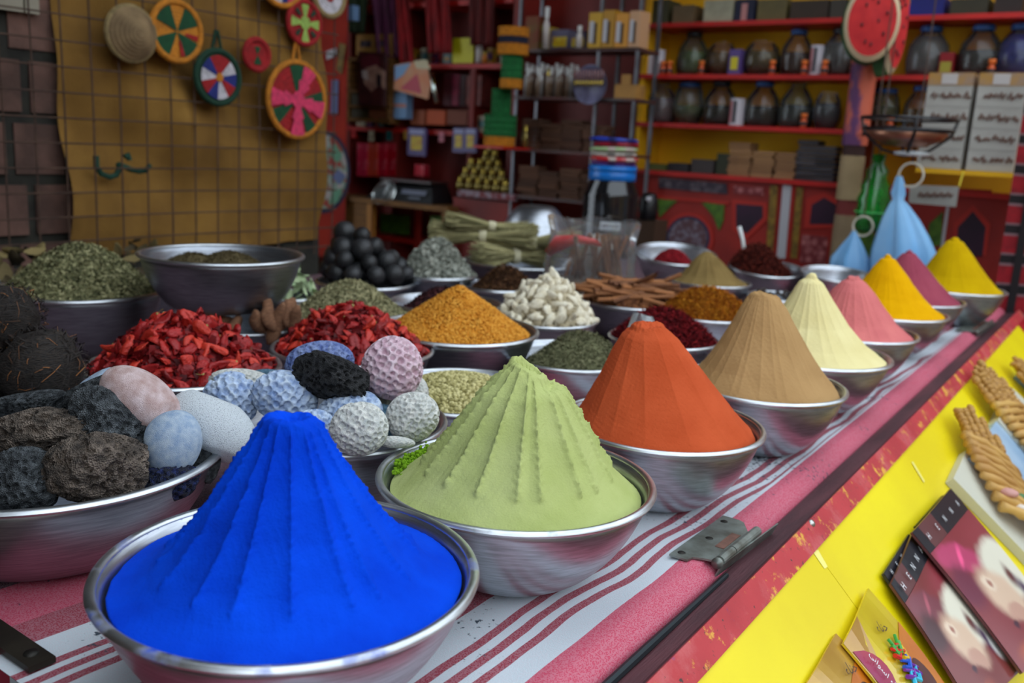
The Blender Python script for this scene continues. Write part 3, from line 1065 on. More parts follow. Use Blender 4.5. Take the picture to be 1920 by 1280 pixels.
def chilli_heap(X, Y, R, apx, n, seed, lab, grp, blab, flab):
    B2(X, Y, R, blab, 'plain')
    fn = mound(X, Y, R, RZ, apx, 'dome', pw=1.05)
    heap('chilli_flakes', flab, 'chillies', fn, 'flake', 1600, .011, ((70, 8, 12), (112, 16, 18), (140, 24, 24)), seed, rough=.5, sink=.006, flat=.7)
    r2 = np.random.default_rng(seed)
    for i, p in enumerate(darts(fn, n, .0145, r2)):
        rot, z = surf_rot(fn, p[0], p[1], r2, .45)
        s = r2.uniform(.0110, .0160)
        o = link('dried_chilli', CH[i % 7], None, (p[0], p[1], z + .003), rot, (s, s * r2.uniform(.9, 1.25), s * r2.uniform(.9, 1.2)), lab, 'chilli', grp)
        if i % 4 == 0:
            link('calyx', CAL, o)
            if i % 12 == 0:
                link('stem', STEM, o)


chilli_heap(-1.265, .880, .154, (332, 594), 155, 41, 'dried red chilli in the left chilli bowl behind the lava stones', 'dried chillies in the left bowl',
            'aluminium bowl of dried red chillies behind the lava stones', 'red chilli pieces packed under the left chilli heap')
chilli_heap(-1.178, 1.172, .147, (640, 577), 145, 42, 'dried red chilli in the right chilli bowl behind the honeycomb pumice', 'dried chillies in the right bowl',
            'aluminium bowl of dried red chillies behind the pumice stones', 'red chilli pieces packed under the right chilli heap')

# ------------------------------------------------------------------ white root pieces
def knob_mesh(seed, mat):
    r2 = np.random.default_rng(seed)
    V, F3 = ICO[3]
    n = len(V)
    d = np.zeros(n)
    for k in range(4):
        c = r2.normal(size=3)
        c /= np.linalg.norm(c)
        d += r2.uniform(.25, .7) * np.exp(-((1 - V @ c) / .22) ** 1.5)
    V = V * (0.62 + d[:, None] * .8 + .06 * vnoise(V * 4, 1.6, seed, 2)[:, None])
    V = V * np.array([1.3, .70, .58])
    return npmesh('root_piece', V, F3, mat)


mt_wr = M('white_root', (206, 192, 160), (240, 232, 210), mode='noise', scale=2.2, lo=.3, hi=.65, rough=.85, bump=.3, bscale=8)
WR = [knob_mesh(s, mt_wr) for s in range(5)]
B2(-1.178, 1.800, .126, 'bowl heaped with white peeled roots', 'plain', RZ - .02)
fn = mound(-1.178, 1.800, .124, RZ - .02, (1032, 530), 'dome', pw=1.0)
r2 = np.random.default_rng(5)
heap('root_crumbs', 'pale root crumbs under the white root pieces', 'roots', fn, 'grain', 500, .011, ((150, 136, 108), (190, 176, 146)), 35, sink=.008)
for i, p in enumerate(darts(fn, 90, .021, r2)):
    rot, z = surf_rot(fn, p[0], p[1], r2, .7)
    link('white_root', WR[i % 5], None, (p[0], p[1], z + .006), rot, r2.uniform(.017, .023), 'knobbly white peeled root piece heaped in the bowl behind the clear bag', 'root', 'white peeled roots')
for (px, py) in ((1036, 516), (1030, 528), (1046, 533)):
    P = face(px, py, (-1.178, 1.800, RZ))
    link('white_root', WR[px % 5], None, P, (.5, 1, px), .021, 'knobbly white peeled root piece heaped in the bowl behind the clear bag', 'root', 'white peeled roots')

# ------------------------------------------------------------------ brown roots with the raised bowl standing on them
mt_br = M('brown_root', (112, 72, 48), (150, 106, 76), scale=2.5, rough=.85, bump=.7, bscale=4, stretch=(6, 1, 1))
BRM = [knob_mesh(s + 30, mt_br) for s in range(4)]
B2(-1.591, 1.265, .126, 'low bowl of brown roots under the raised aluminium bowl', 'dull', RZ - .03)
for i, (px, py, s) in enumerate(((360, 590, .036), (480, 608, .032), (522, 602, .034), (552, 598, .030), (440, 612, .03), (400, 604, .033), (505, 590, .03), (540, 585, .026))):
    P = face(px, py, (-1.591 + .06, 1.265 - .09, RZ))
    link('brown_root', BRM[i % 4], None, P, (i * 1.1, i * .7, i * 2.1), s, 'fat brown knobbly root in the low bowl under the raised aluminium bowl', 'root', 'brown roots')
B2(-1.605, 1.214, .168, 'raised aluminium bowl with brown seed standing on the brown roots', 'wide', RZ + .12, base_z=RZ + .008)
f1 = mound(-1.66, 1.245, .075, RZ + .098, (372, 474), 'dome', drop=.0)
heap('cumin_seed', 'small left mound of brown seed inside the raised aluminium bowl', 'seeds', mound(-1.69, 1.20, .075, RZ + .085, (372, 475), 'dome', drop=.0), 'needle', 1500, .005, ((92, 80, 54), (124, 110, 78)), 43)
heap('cumin_seed', 'larger right mound of brown seed inside the raised aluminium bowl', 'seeds', mound(-1.635, 1.255, .085, RZ + .085, (424, 471), 'dome', drop=.0), 'needle', 1800, .005, ((92, 80, 54), (128, 112, 78)), 44)

# ------------------------------------------------------------------ black limes
mt_lime = M('black_lime', (24, 24, 26), (44, 44, 46), mode='obj', lo=0, hi=1, rough=.42, bump=.5, bscale=5, spec=.5)
V, F3 = ICO[4]
LM = [npmesh('lime', V * (1 + .03 * vnoise(V * 3, 1.2, s, 2)[:, None]) * np.array([1, 1, .93]), F3, mt_lime) for s in range(3)]
B2(-1.849, 1.884, .141, 'flat plate under the black limes', 'tray', RZ - .03)
r2 = np.random.default_rng(9)
lr = .0295
k = 0
for lay, (cnt, rad) in enumerate(((11, .103), (4, .05), (8, .084), (2, .03), (5, .06), (1, 0), (2, .030))):
    zz = RZ - .025 + lr + (0, 0, .033, .036, .066, .066, .100)[lay]
    off = (-.004 * lay, -.006 * lay)
    for i in range(cnt):
        a = 2 * PI * i / cnt + lay * .5
        link('black_lime', LM[k % 3], None, (-1.849 + off[0] + rad * math.cos(a) + r2.uniform(-.010, .010), 1.884 + off[1] + rad * math.sin(a) + r2.uniform(-.010, .010), zz + r2.uniform(-.004, .004)), (r2.uniform(0, 6), r2.uniform(0, 6), 0), lr * r2.uniform(.82, 1.14),
             'black dried lime in the heap on the plate behind the sage', 'lime', 'black dried limes')
        k += 1

# ------------------------------------------------------------------ pale green leaves
def leaf_mesh(seed, mat, w_=.38, curl=.5):
    r2 = np.random.default_rng(seed)
    n, m2 = 8, 5
    V = []
    for i in range(n):
        t = i / (n - 1)
        wd = w_ * math.sin(PI * min(1, t * .96 + .03)) ** .8
        for j in range(m2):
            q = (j / (m2 - 1) - .5) * 2
            V.append((t * 2 - 1, q * wd, curl * (t - .5) ** 2 + .25 * q * q * wd + r2.uniform(-.05, .05)))
    return npmesh('leaf', np.array(V), grid_faces(n, m2), mat)


mt_pl = M('pale_leaf', (150, 172, 128), (190, 206, 160), mode='obj', lo=0, hi=1, rough=.8)
LF = [leaf_mesh(s, mt_pl) for s in range(4)]
B2(-1.795, 1.560, .082, 'small plate of pale green leaves beside the raised bowl', 'tray', RZ - .03)
fn = mound(-1.795, 1.560, .084, RZ - .03, (556, 502), 'dome')
r2 = np.random.default_rng(6)
for i, p in enumerate(darts(fn, 70, .014, r2)):
    rot, z = surf_rot(fn, p[0], p[1], r2, .7)
    link('pale_leaf', LF[i % 4], None, (p[0], p[1], z - .004), rot, r2.uniform(.016, .026), 'curled pale green dried leaf on the small plate beside the raised bowl', 'leaf', 'pale green leaves')

# ------------------------------------------------------------------ dark bark and leaves behind the big herb bowl
mt_bk = M('dry_bark', (52, 42, 26), (140, 122, 76), mode='obj', lo=0, hi=1, rough=.9, bump=.6, bscale=5)
BK = [leaf_mesh(s + 9, mt_bk, .45, .9) for s in range(4)]
for (X, Y, R, lab, gl, px, py, n) in ((-2.21, 1.40, .13, 'dark plate of curled bark behind the big herb heap', 'curled piece of dark bark behind the big herb heap', 222, 452, 34),
                                      (-2.24, 1.13, .13, 'dark plate of dry leaves at the far left edge', 'dry curled leaf at the far left edge of the table', 22, 470, 34)):
    B2(X, Y, R, lab, 'tray', RZ - .02)
    fn = mound(X, Y, R, RZ - .02, (px, py), 'dome')
    for i, p in enumerate(darts(fn, n, .026, r2)):
        rot, z = surf_rot(fn, p[0], p[1], r2, .6)
        link('bark_piece', BK[i % 4], None, (p[0], p[1], z), rot, r2.uniform(.025, .04), gl, 'bark', 'bark pieces ' + ('behind the herb heap' if px > 100 else 'at the left edge'))
# ------------------------------------------------------------------ stones
def at_px(px, py, Z):
    """point seen at a pixel at the given depth from the camera"""
    return CAM + ray(px, py) * Z


def fib(n, r2, jit=.0):
    i = np.arange(n) + .5
    ph = np.arccos(1 - 2 * i / n)
    th = PI * (1 + 5 ** .5) * i
    P = np.stack([np.cos(th) * np.sin(ph), np.sin(th) * np.sin(ph), np.cos(ph)], -1) + r2.normal(0, jit, (n, 3))
    return P / np.linalg.norm(P, axis=1)[:, None]


def pits(E, C, rad, depth, r2):
    """round pits on a stone: E surface points, C pit centres, both in the stone's true proportions"""
    rr = rad * r2.uniform(.65, 1.2, len(C))
    best = np.full(len(E), 9.0)
    for k in range(0, len(C), 150):
        d = np.sqrt(np.maximum(((E[:, None, :] - C[None, k:k + 150]) ** 2).sum(-1), 0)) / rr[k:k + 150]
        best = np.minimum(best, d.min(1))
    return -depth * (1 - smoothstep(.62, 1.0, best))


def cuts(V, base, n, lo, hi, blend, r2):
    """broken flat faces"""
    for k in range(n):
        nn = r2.normal(size=3)
        nn /= np.linalg.norm(nn)
        lim = r2.uniform(lo, hi)
        dn = V @ nn
        base = np.where(dn * base > lim, lim / np.maximum(dn, .2) * (1 - blend) + base * blend, base)
    return base


def stone(name, label, cat, grp, px, py, hx, hy, Z, mat, rot=0, kind='lava', seed=1, squash=.8, holes=(230, .105, .05)):
    """stone whose outline in the photo is hx by hy pixels, lying at depth Z; its third axis is like the shorter one"""
    r2 = np.random.default_rng(seed)
    V, F3 = (ICO[5] if kind == 'smooth' else ICO[6] if hx > 36 and grp != 'buried lava stones' else ICO[5])
    gr = 1.12 if kind == 'lava' else 1.05
    sx, sy = hx * gr * Z / FPX, hy * gr * Z / FPX
    sd = (sx + sy) / 2 * squash
    mean = (sx * sy * sd) ** (1 / 3)
    S = np.array([sx, sd, sy]) / mean
    E = V * S
    if kind == 'honey':
        d = pits(E, fib(holes[0], r2, .035) * S, holes[1], holes[2], r2)
        shape = 1 + .05 * vnoise(V, 2.0, seed, 2) + d / np.linalg.norm(E, axis=1)
    elif kind == 'lava':
        d = pits(E, fib(380, r2, .10) * S, .088, .12, r2)
        base = cuts(V, 1.12 + .10 * vnoise(V, 2.2, seed, 2), 9, .74, .94, .25, r2)
        shape = base + d / np.linalg.norm(E, axis=1) + .012 * vnoise(E, 14, seed, 2)
    else:
        base = cuts(V, 1.08 + .04 * vnoise(V, 2.0, seed, 2), 4, .82, .97, .12, r2)
        shape = base + .003 * vnoise(E, 50, seed, 2)
    W = E * shape[:, None]
    # local axes: x along image right, z up in the image, y away from the camera
    c, s_ = math.cos(math.radians(-rot)), math.sin(math.radians(-rot))
    ex = RT * c + UP * s_
    ez = -RT * s_ + UP * c
    P = at_px(px, py, Z)
    o = link(name, npmesh(name, W, F3, mat), None, None, None, None, label, cat, grp)
    Mx = Matrix(((ex[0], FW[0], ez[0], P[0]), (ex[1], FW[1], ez[1], P[1]), (ex[2], FW[2], ez[2], P[2]), (0, 0, 0, 1)))
    o.matrix_world = Mx @ Matrix.Diagonal((mean, mean, mean, 1))
    return o


mt_lava = M('lava_dark', (40, 44, 48), (120, 126, 130), scale=3.5, lo=.35, hi=.75, rough=.8, bump=1.0, bscale=26, bmode='vor')
mt_lavab = M('lava_brown', (62, 54, 48), (142, 126, 112), scale=3.0, lo=.35, hi=.7, rough=.9, bump=1.0, bscale=22, bmode='vor')
mt_lavabl = M('lava_blue', (36, 40, 60), (60, 80, 160), scale=5, lo=.45, hi=.8, rough=.85, bump=1.0, bscale=24, bmode='vor')
mt_pumg = M('pumice_grey', (92, 100, 110), (206, 212, 216), mode='vor', scale=26, lo=.10, hi=.34, rough=.95, bump=.5, bscale=30)
mt_pumk = M('pumice_pink', (186, 150, 142), (226, 204, 204), scale=3, lo=.3, hi=.7, rough=.95, bump=.6, bscale=34)
mt_pumb = M('pumice_bluegrey', (140, 164, 196), (190, 204, 216), scale=4, lo=.3, hi=.7, rough=.95, bump=.5, bscale=34)
mt_hpk = M('honey_pink', (196, 158, 172), (232, 208, 216), scale=4, lo=.3, hi=.65, rough=.9, bump=.4, bscale=20)
mt_hbl = M('honey_blue', (120, 148, 196), (204, 218, 234), scale=2.6, lo=.3, hi=.65, rough=.9, bump=.4, bscale=20)
mt_hli = M('honey_lilac', (84, 106, 172), (148, 164, 206), scale=3, lo=.3, hi=.65, rough=.9, bump=.7, bscale=26)
mt_hwh = M('honey_white', (190, 194, 190), (236, 234, 226), scale=4, lo=.3, hi=.65, rough=.9, bump=.5, bscale=24)
mt_hte = M('honey_teal', (60, 92, 112), (96, 128, 146), scale=4, rough=.9)

B2(-1.032, .533, .200, 'wide aluminium bowl of lava and pumice stones on the left', 'wide', RZ, name='metal_bowl')
g = 'lava and pumice stones in the left bowl'
stone('lava_stone', 'brown porous lava stone at the front rim of the left bowl', 'stone', g, 190, 884, 86, 62, .985, mt_lavab, -6, 'lava', 1)
stone('lava_stone', 'charcoal lava stone in the front left corner of the bowl', 'stone', g, 50, 902, 64, 54, .98, mt_lava, 0, 'lava', 2)
stone('lava_stone', 'long brown grey lava stone lying across the left bowl', 'stone', g, 72, 812, 94, 44, 1.05, mt_lavab, -6, 'lava', 3)
stone('lava_stone', 'big dark lava stone leaning under the pink pumice', 'stone', g, 214, 806, 82, 50, 1.06, mt_lava, 48, 'lava', 4)
stone('lava_stone', 'flat dark lava stone below the fibrous root balls', 'stone', g, 52, 757, 62, 24, 1.13, mt_lava, -8, 'lava', 5)
stone('lava_stone', 'small dark lava stone behind the pink pumice', 'stone', g, 178, 742, 48, 30, 1.13, mt_lava, -20, 'lava', 6)
stone('lava_stone', 'blue dusted dark lava stone at the right rim of the left bowl', 'stone', g, 310, 908, 60, 30, 1.04, mt_lavabl, -8, 'lava', 7)
for i, (px, py, hx, hy, Z) in enumerate(((120, 858, 60, 36, 1.07), (258, 876, 40, 40, 1.06), (-30, 850, 50, 50, 1.06), (140, 792, 50, 30, 1.14), (262, 820, 46, 40, 1.14), (380, 862, 44, 26, 1.10))):
    stone('lava_stone', 'dark lava stone buried in the middle of the left bowl', 'stone', 'buried lava stones', px, py, hx, hy, Z, mt_lava, 20 * i, 'lava', 60 + i)
stone('pumice_stone', 'smooth blue grey pumice half under the pink pumice', 'stone', g, 322, 832, 48, 56, 1.05, mt_pumb, 20, 'smooth', 8)
stone('pumice_stone', 'smooth pinkish pumice lying on top of the lava stones', 'stone', g, 265, 752, 76, 46, 1.08, mt_pumk, 38, 'smooth', 9)
stone('pumice_stone', 'pale grey speckled oval pumice beside the blue cone', 'stone', g, 396, 800, 80, 52, 1.11, mt_pumg, 32, 'smooth', 10)
stone('pumice_stone', 'thin pale pumice wedge behind the dark lava stones', 'stone', g, 163, 730, 56, 14, 1.19, mt_pumb, -38, 'smooth', 11)

B2(-.887, .850, .153, 'aluminium bowl of honeycomb pumice behind the blue cone', 'plain')
g = 'honeycomb pumice stones behind the blue cone'
stone('pumice_stone', 'pink honeycomb pumice ball on top of the pile', 'stone', g, 736, 690, 57, 57, 1.23, mt_hpk, 0, 'honey', 21, .95, (230, .112, .17))
stone('pumice_stone', 'black porous pumice beside the pink ball', 'stone', g, 627, 706, 67, 39, 1.19, M('lava_black', (22, 22, 24), (70, 70, 72), scale=6, lo=.4, hi=.8, rough=.75, bump=1, bscale=30, bmode='vor'), 14, 'lava', 22)
stone('pumice_stone', 'lilac blue rough pumice behind the black one', 'stone', g, 598, 682, 63, 42, 1.29, mt_hli, -6, 'honey', 23, .8, (420, .08, .11))
stone('pumice_stone', 'blue white honeycomb pumice directly behind the tip of the blue cone', 'stone', g, 535, 743, 60, 46, 1.20, mt_hbl, 14, 'honey', 24, .9, (190, .138, .15))
stone('pumice_stone', 'blue white honeycomb pumice at the left end of the pile', 'stone', g, 434, 748, 52, 50, 1.21, mt_hbl, 20, 'honey', 25, .9, (190, .138, .15))
stone('pumice_stone', 'grey white pumice at the back left of the pile', 'stone', g, 452, 716, 58, 24, 1.30, mt_hwh, 6, 'honey', 26, .8, (300, .095, .12))
stone('pumice_stone', 'blue honeycomb pumice half hidden behind the white one in front', 'stone', g, 656, 776, 60, 44, 1.19, mt_hbl, -12, 'honey', 27, .9, (210, .125, .15))
stone('pumice_stone', 'white honeycomb pumice at the front rim', 'stone', g, 674, 804, 54, 50, 1.115, mt_hwh, 0, 'honey', 28, .8, (250, .112, .12))
stone('pumice_stone', 'white honeycomb pumice ball at the right rim', 'stone', g, 775, 781, 48, 45, 1.17, mt_hwh, -20, 'honey', 29, .9, (290, .105, .12))
stone('pumice_stone', 'flat white pumice chip at the right front rim', 'stone', g, 742, 829, 36, 11, 1.135, mt_hwh, 4, 'honey', 30, .8, (200, .10, .1))
stone('pumice_stone', 'grey pumice mostly hidden by the tip of the blue cone', 'stone', g, 592, 806, 42, 36, 1.14, mt_hbl, 20, 'honey', 31, .7, (220, .12, .12))
stone('pumice_stone', 'thin teal pumice at the back of the pile', 'stone', g, 508, 702, 34, 10, 1.33, mt_hte, 4, 'honey', 32, .8, (200, .10, .1))
stone('pumice_stone', 'small white pumice tucked behind the pink ball', 'stone', g, 778, 736, 24, 32, 1.28, mt_hwh, 0, 'honey', 33, .8, (260, .11, .1))
stone('pumice_stone', 'greenish grey smooth pumice deep in the pile', 'stone', g, 700, 748, 34, 26, 1.26, M('pum_olive', (130, 134, 124), (96, 100, 94), scale=4, rough=.95), 0, 'smooth', 34)
stone('pumice_stone', 'grey smooth pumice at the bottom of the pile below the pink ball', 'stone', g, 718, 795, 30, 36, 1.22, mt_hte, 0, 'honey', 35, .8, (200, .10, .1))

# fibrous black root balls at the far left
mt_fib = M('fibre_root', (20, 17, 16), (50, 40, 32), scale=9, rough=.8, bump=1.0, bscale=9, stretch=(1, 1, 4))
mt_hair = M('root_hair', (34, 26, 22), (150, 96, 52), mode='rnd', lo=.5, hi=1.0, rough=.8)
B2(-1.31, .62, .100, 'small bowl under the fibrous black root balls', 'dull')
for i, (px, py, hr, Z, lab) in enumerate(((8, 598, 64, 1.34, 'fibrous black root ball on top at the left edge'), (78, 696, 76, 1.30, 'fibrous black root ball with rusty threads beside the chilli bowl'),
                                          (-8, 692, 62, 1.36, 'fibrous black root ball cut off by the left edge'))):
    V, F3 = ICO[4]
    W = V * (1 + .10 * vnoise(V, 3, i, 2) + .035 * vnoise(V, 17, i, 2))[:, None]
    o = link('root_ball', npmesh('root_ball', W, F3, mt_fib), None, at_px(px, py, Z), None, hr * Z / FPX, lab, 'root', 'fibrous root balls')
    r2 = np.random.default_rng(50 + i)
    hv, hf, hr_ = [], [], []
    for k in range(420):
        d = r2.normal(size=3)
        d /= np.linalg.norm(d)
        t = np.cross(d, r2.normal(size=3))
        t /= np.linalg.norm(t)
        ln = r2.uniform(.1, .34)
        up = r2.uniform(.02, .16)
        pts = [d * 1.04 - t * ln, d * (1.06 + up), d * 1.04 + t * ln * .8]
        wv_ = np.cross(t, d) * r2.uniform(.008, .016)
        b0 = len(hv)
        for p in pts:
            hv += [p - wv_, p + wv_]
        hf += [(b0, b0 + 1, b0 + 3, b0 + 2), (b0 + 2, b0 + 3, b0 + 5, b0 + 4)]
        q = r2.uniform() ** 3
        hr_ += [q] * 6
    h = link('fibres', npmesh('fibres', np.array(hv), np.array(hf), mt_hair, False, hr_), o, kind='stuff')

# ------------------------------------------------------------------ cinnamon
mt_cin = M('cinnamon_bark', (104, 62, 36), (176, 114, 66), mode='obj', lo=0, hi=1, rough=.8, bump=.4, bscale=12, stretch=(1, 12, 12))


def quill(seed):
    r2 = np.random.default_rng(seed)
    n, m2 = 7, 12
    V = []
    for i in range(n):
        t = i / (n - 1) * 2 - 1
        for j in range(m2):
            q = j / (m2 - 1)
            a = q * 6.6 + .3 * math.sin(t * 2 + seed)
            r = .085 * (1 - .35 * q) * (1 + .1 * r2.uniform(-1, 1))
            V.append((t, r * math.cos(a) + .06 * t * t * math.sin(seed), r * math.sin(a)))
    return npmesh('quill', np.array(V), grid_faces(n, m2), mt_cin)


QL = [quill(s) for s in range(4)]
B2(-1.137, 2.147, .139, 'bowl of loose cinnamon sticks behind the white roots', 'dull', RZ - .01)
fn = mound(-1.137, 2.147, .135, RZ - .01, (1170, 532), 'dome', pw=.8)
heap('bark_chips', 'cinnamon chips under the loose sticks', 'spice', fn, 'flake', 900, .014, ((84, 48, 28), (140, 88, 52)), 36, sink=.006)
r2 = np.random.default_rng(14)
for i, p in enumerate(darts(fn, 62, .016, r2, .86)):
    link('cinnamon_stick', QL[i % 4], None, (p[0], p[1], p[2] + .008), (r2.normal(0, .18), r2.normal(0, .18), YAW + r2.normal(0, .45)), (r2.uniform(.045, .085), .075, .075),
         'curled brown cinnamon stick lying in the bowl behind the white roots', 'cinnamon', 'loose cinnamon sticks')
# bag of upright sticks
mt_bag = film('clear_plastic', (240, 244, 248), .45, .12, .07)
BC = np.array([-1.36, 2.30, TZ])
link('carton', MB().box(-.11, -.08, 0, .11, .08, .12).mesh('carton', M('crate_card', (112, 96, 82), (92, 78, 66), scale=6, rough=.9)), None, BC, (0, 0, YAW), None,
     'grey brown carton carrying the bag of cinnamon', 'box')
for i in range(20):
    a = r2.uniform(-.09, .09)
    P = BC + np.array([math.cos(YAW) * a, math.sin(YAW) * a, 0]) + r2.normal(0, .012, 3) * (1, 1, 0)
    P[2] = TZ + .12 + .062
    link('cinnamon_stick', QL[i % 4], None, P, (r2.normal(0, .1), PI / 2 + r2.normal(0, .25), YAW + r2.normal(0, .3)), (r2.uniform(.055, .075), .085, .085),
         'cinnamon stick standing upright in the clear bag', 'cinnamon', 'cinnamon sticks in the bag')


def bag_mesh(w_, d_, h_, seed, top=.5, mat=None):
    nz, na = 16, 36
    V = []
    for i in range(nz):
        t = i / (nz - 1)
        k = 1 - (1 - top) * t ** 2
        for j in range(na):
            a = 2 * PI * j / na
            V.append((w_ * k * math.copysign(abs(math.cos(a)) ** .6, math.cos(a)), d_ * k * math.copysign(abs(math.sin(a)) ** .7, math.sin(a)), h_ * t))
    V = np.array(V)
    q = .10 * vnoise(V / h_ * 6, 1.2, seed, 3)
    V[:, 0] *= 1 + q
    V[:, 1] *= 1 + 1.6 * q
    V[-na:, 2] += .05 * h_ * vnoise(V[-na:] / h_ * 14, 1, seed + 1)
    return npmesh('bag', V, grid_faces(nz, na, True), mat or mt_bag)


link('plastic_bag', bag_mesh(.125, .06, .17, 3, 1.05), None, BC + (0, 0, .122), (0, 0, YAW), None, 'crumpled clear plastic bag around the upright cinnamon sticks', 'bag')
P = face(1082, 458, BC)
link('red_packet', MB().tube([P + np.array([-.07, -.045, -.03]), P + np.array([-.045, -.03, .0]), P + np.array([0.0, 0.0, .014]), P + np.array([.04, .025, .010]), P + np.array([.06, .04, .0])], [.012, .024, .014, .010, .005], 10)
     .mesh('red_packet', M('red_plastic', (214, 24, 18), rough=.35), True), None, label='shiny red plastic packet rolled behind the bag of cinnamon', cat='packet')
link('carton', MB().box(-.07, -.07, 0, .07, .07, .128).mesh('carton', MATS['crate_card']), None, (-1.60, 2.74, TZ + .003), (0, 0, .3), None, 'small carton under the cream cloth bundle', 'box')
V, F3 = ICO[3]
link('cloth_bundle', npmesh('cloth_bundle', V * (1 + .1 * vnoise(V, 3, 4, 2))[:, None] * np.array([.055, .05, .04]), F3, M('cream_cloth', (196, 186, 166), (170, 160, 142), scale=5, rough=.9)), None,
     (-1.60, 2.74, TZ + .165), label='small cream cloth bundle behind the bag of cinnamon', cat='bundle')

# clear bag with a white tub beside the green herb
BC2 = np.array([-.800, 1.56, TZ + .003])
o = empty('plastic_bag', BC2, 'clear plastic bag standing beside the green herb bowl', 'bag')
link('bag_film', bag_mesh(.050, .034, .19, 7, .35), o)
link('white_filling', MB().lathe([(0, 0), (.034, 0), (.040, .09), (.042, .12), (.035, .132), (0, .134)], 24).mesh('white_filling', M('white_salt', (224, 228, 228), rough=.8), True), o, label='white contents')

# ------------------------------------------------------------------ herb bundles in the large bowl at the back
B2(-1.731, 2.479, .190, 'wide bowl of tied herb bundles at the back', 'dull', RZ)
mt_str = M('herb_stalk', (108, 104, 66), (196, 186, 134), mode='rnd', lo=0, hi=1, rough=.85)
mt_tie = M('string_tie', (206, 198, 164), rough=.9)


def herb_bundle(px, py, L_, rad, yaw, seed, label, flare=1.75):
    r2 = np.random.default_rng(seed)
    P = face(px, py, (-1.731, 2.479, RZ))
    o = empty('herb_bundle', P, label, 'herb', 'tied herb bundles', (0, r2.uniform(-.12, .12), yaw))
    V, Fc, rn = [], [], []
    for i in range(420):
        a, r = r2.uniform(0, 6.28), rad * math.sqrt(r2.uniform(0, 1))
        x0, x1 = -L_ * r2.uniform(.75, 1.05), L_ * r2.uniform(.75, 1.05)
        y, z = r * math.cos(a), r * math.sin(a)
        b0 = len(V)
        jy, jz = r2.normal(0, rad * .35, 2)
        for (x, f) in ((x0, flare), (0, .8), (x1, flare * 1.1)):
            for k in range(3):
                V.append((x, y * f + jy * x / L_ + .0016 * math.cos(k * 2.1), z * f * .7 + jz * x / L_ + .0016 * math.sin(k * 2.1)))
        for s in (0, 3):
            for k in range(3):
                Fc.append((b0 + s + k, b0 + s + (k + 1) % 3, b0 + s + 3 + (k + 1) % 3, b0 + s + 3 + k))
        rn += [r2.uniform()] * 9
    link('stalks', npmesh('stalks', np.array(V), np.array(Fc), mt_str, False, rn), o, kind='stuff')
    tr = rad * .86
    link('tie', MB().lathe([(tr * 1.02, -.012), (tr * 1.1, -.006), (tr * 1.1, .006), (tr * 1.02, .012)], 20, ax='x').mesh('tie', mt_tie, True), o)


herb_bundle(905, 442, .17, .026, YAW + .05, 1, 'olive herb bundle tied with pale string in the back bowl')
herb_bundle(965, 478, .14, .032, YAW + .45, 2, 'darker loose herb bundle at the front of the back bowl')
herb_bundle(1002, 454, .15, .024, YAW - .2, 3, 'pale herb bundle at the right of the back bowl')
herb_bundle(922, 424, .15, .018, YAW + .25, 4, 'small herb bundle on top of the others')

# overturned shiny bowl behind the herb bundles
DB = hit(1003, 448, 2, .90)
link('wooden_box', MB().box(-.13, -.13, 0, .13, .13, .90 - TZ - .001).mesh('wooden_box', mt_wood), None, (DB[0], DB[1], TZ + .003), (0, 0, .2), None, 'dark wooden box under the overturned bowl', 'box')
o = link('metal_bowl', BM['plain'][0], None, (DB[0], DB[1], .905 + .135), (PI, 0, 0), (.155, .155, .135 / .7), 'overturned shiny bowl behind the herb bundles', 'bowl')
link('rim', BM['plain'][1], o)
# white spoon in the red shreds
a, b2 = np.array(face(1386, 425, (-1.15, 3.06, RZ))), np.array(face(1398, 470, (-1.13, 3.04, RZ)))
link('spoon', MB().tube([b2 - np.array([0, 0, .02]), (a + b2) / 2, a], [.008, .007, .008], 8).mesh('spoon', M('white_plastic', (214, 216, 214), rough=.4), True), None, label='white plastic spoon handle standing in the red brown shreds', cat='spoon')
# ------------------------------------------------------------------ goods on the flap
def bil(Q, s, t):
    A, B_, C, D = Q
    return (1 - s) * (1 - t) * A + s * (1 - t) * B_ + s * t * C + (1 - s) * t * D


def quad_px(c, w2):
    """four photo corners (strip end, strip end, far, far) laid on the flap at height w2 above it; squared up to a real packet"""
    P = [np.array(flap_hit(px, py, w2)) for px, py in c]
    return [np.array([p[0], p[1], w2]) for p in P]


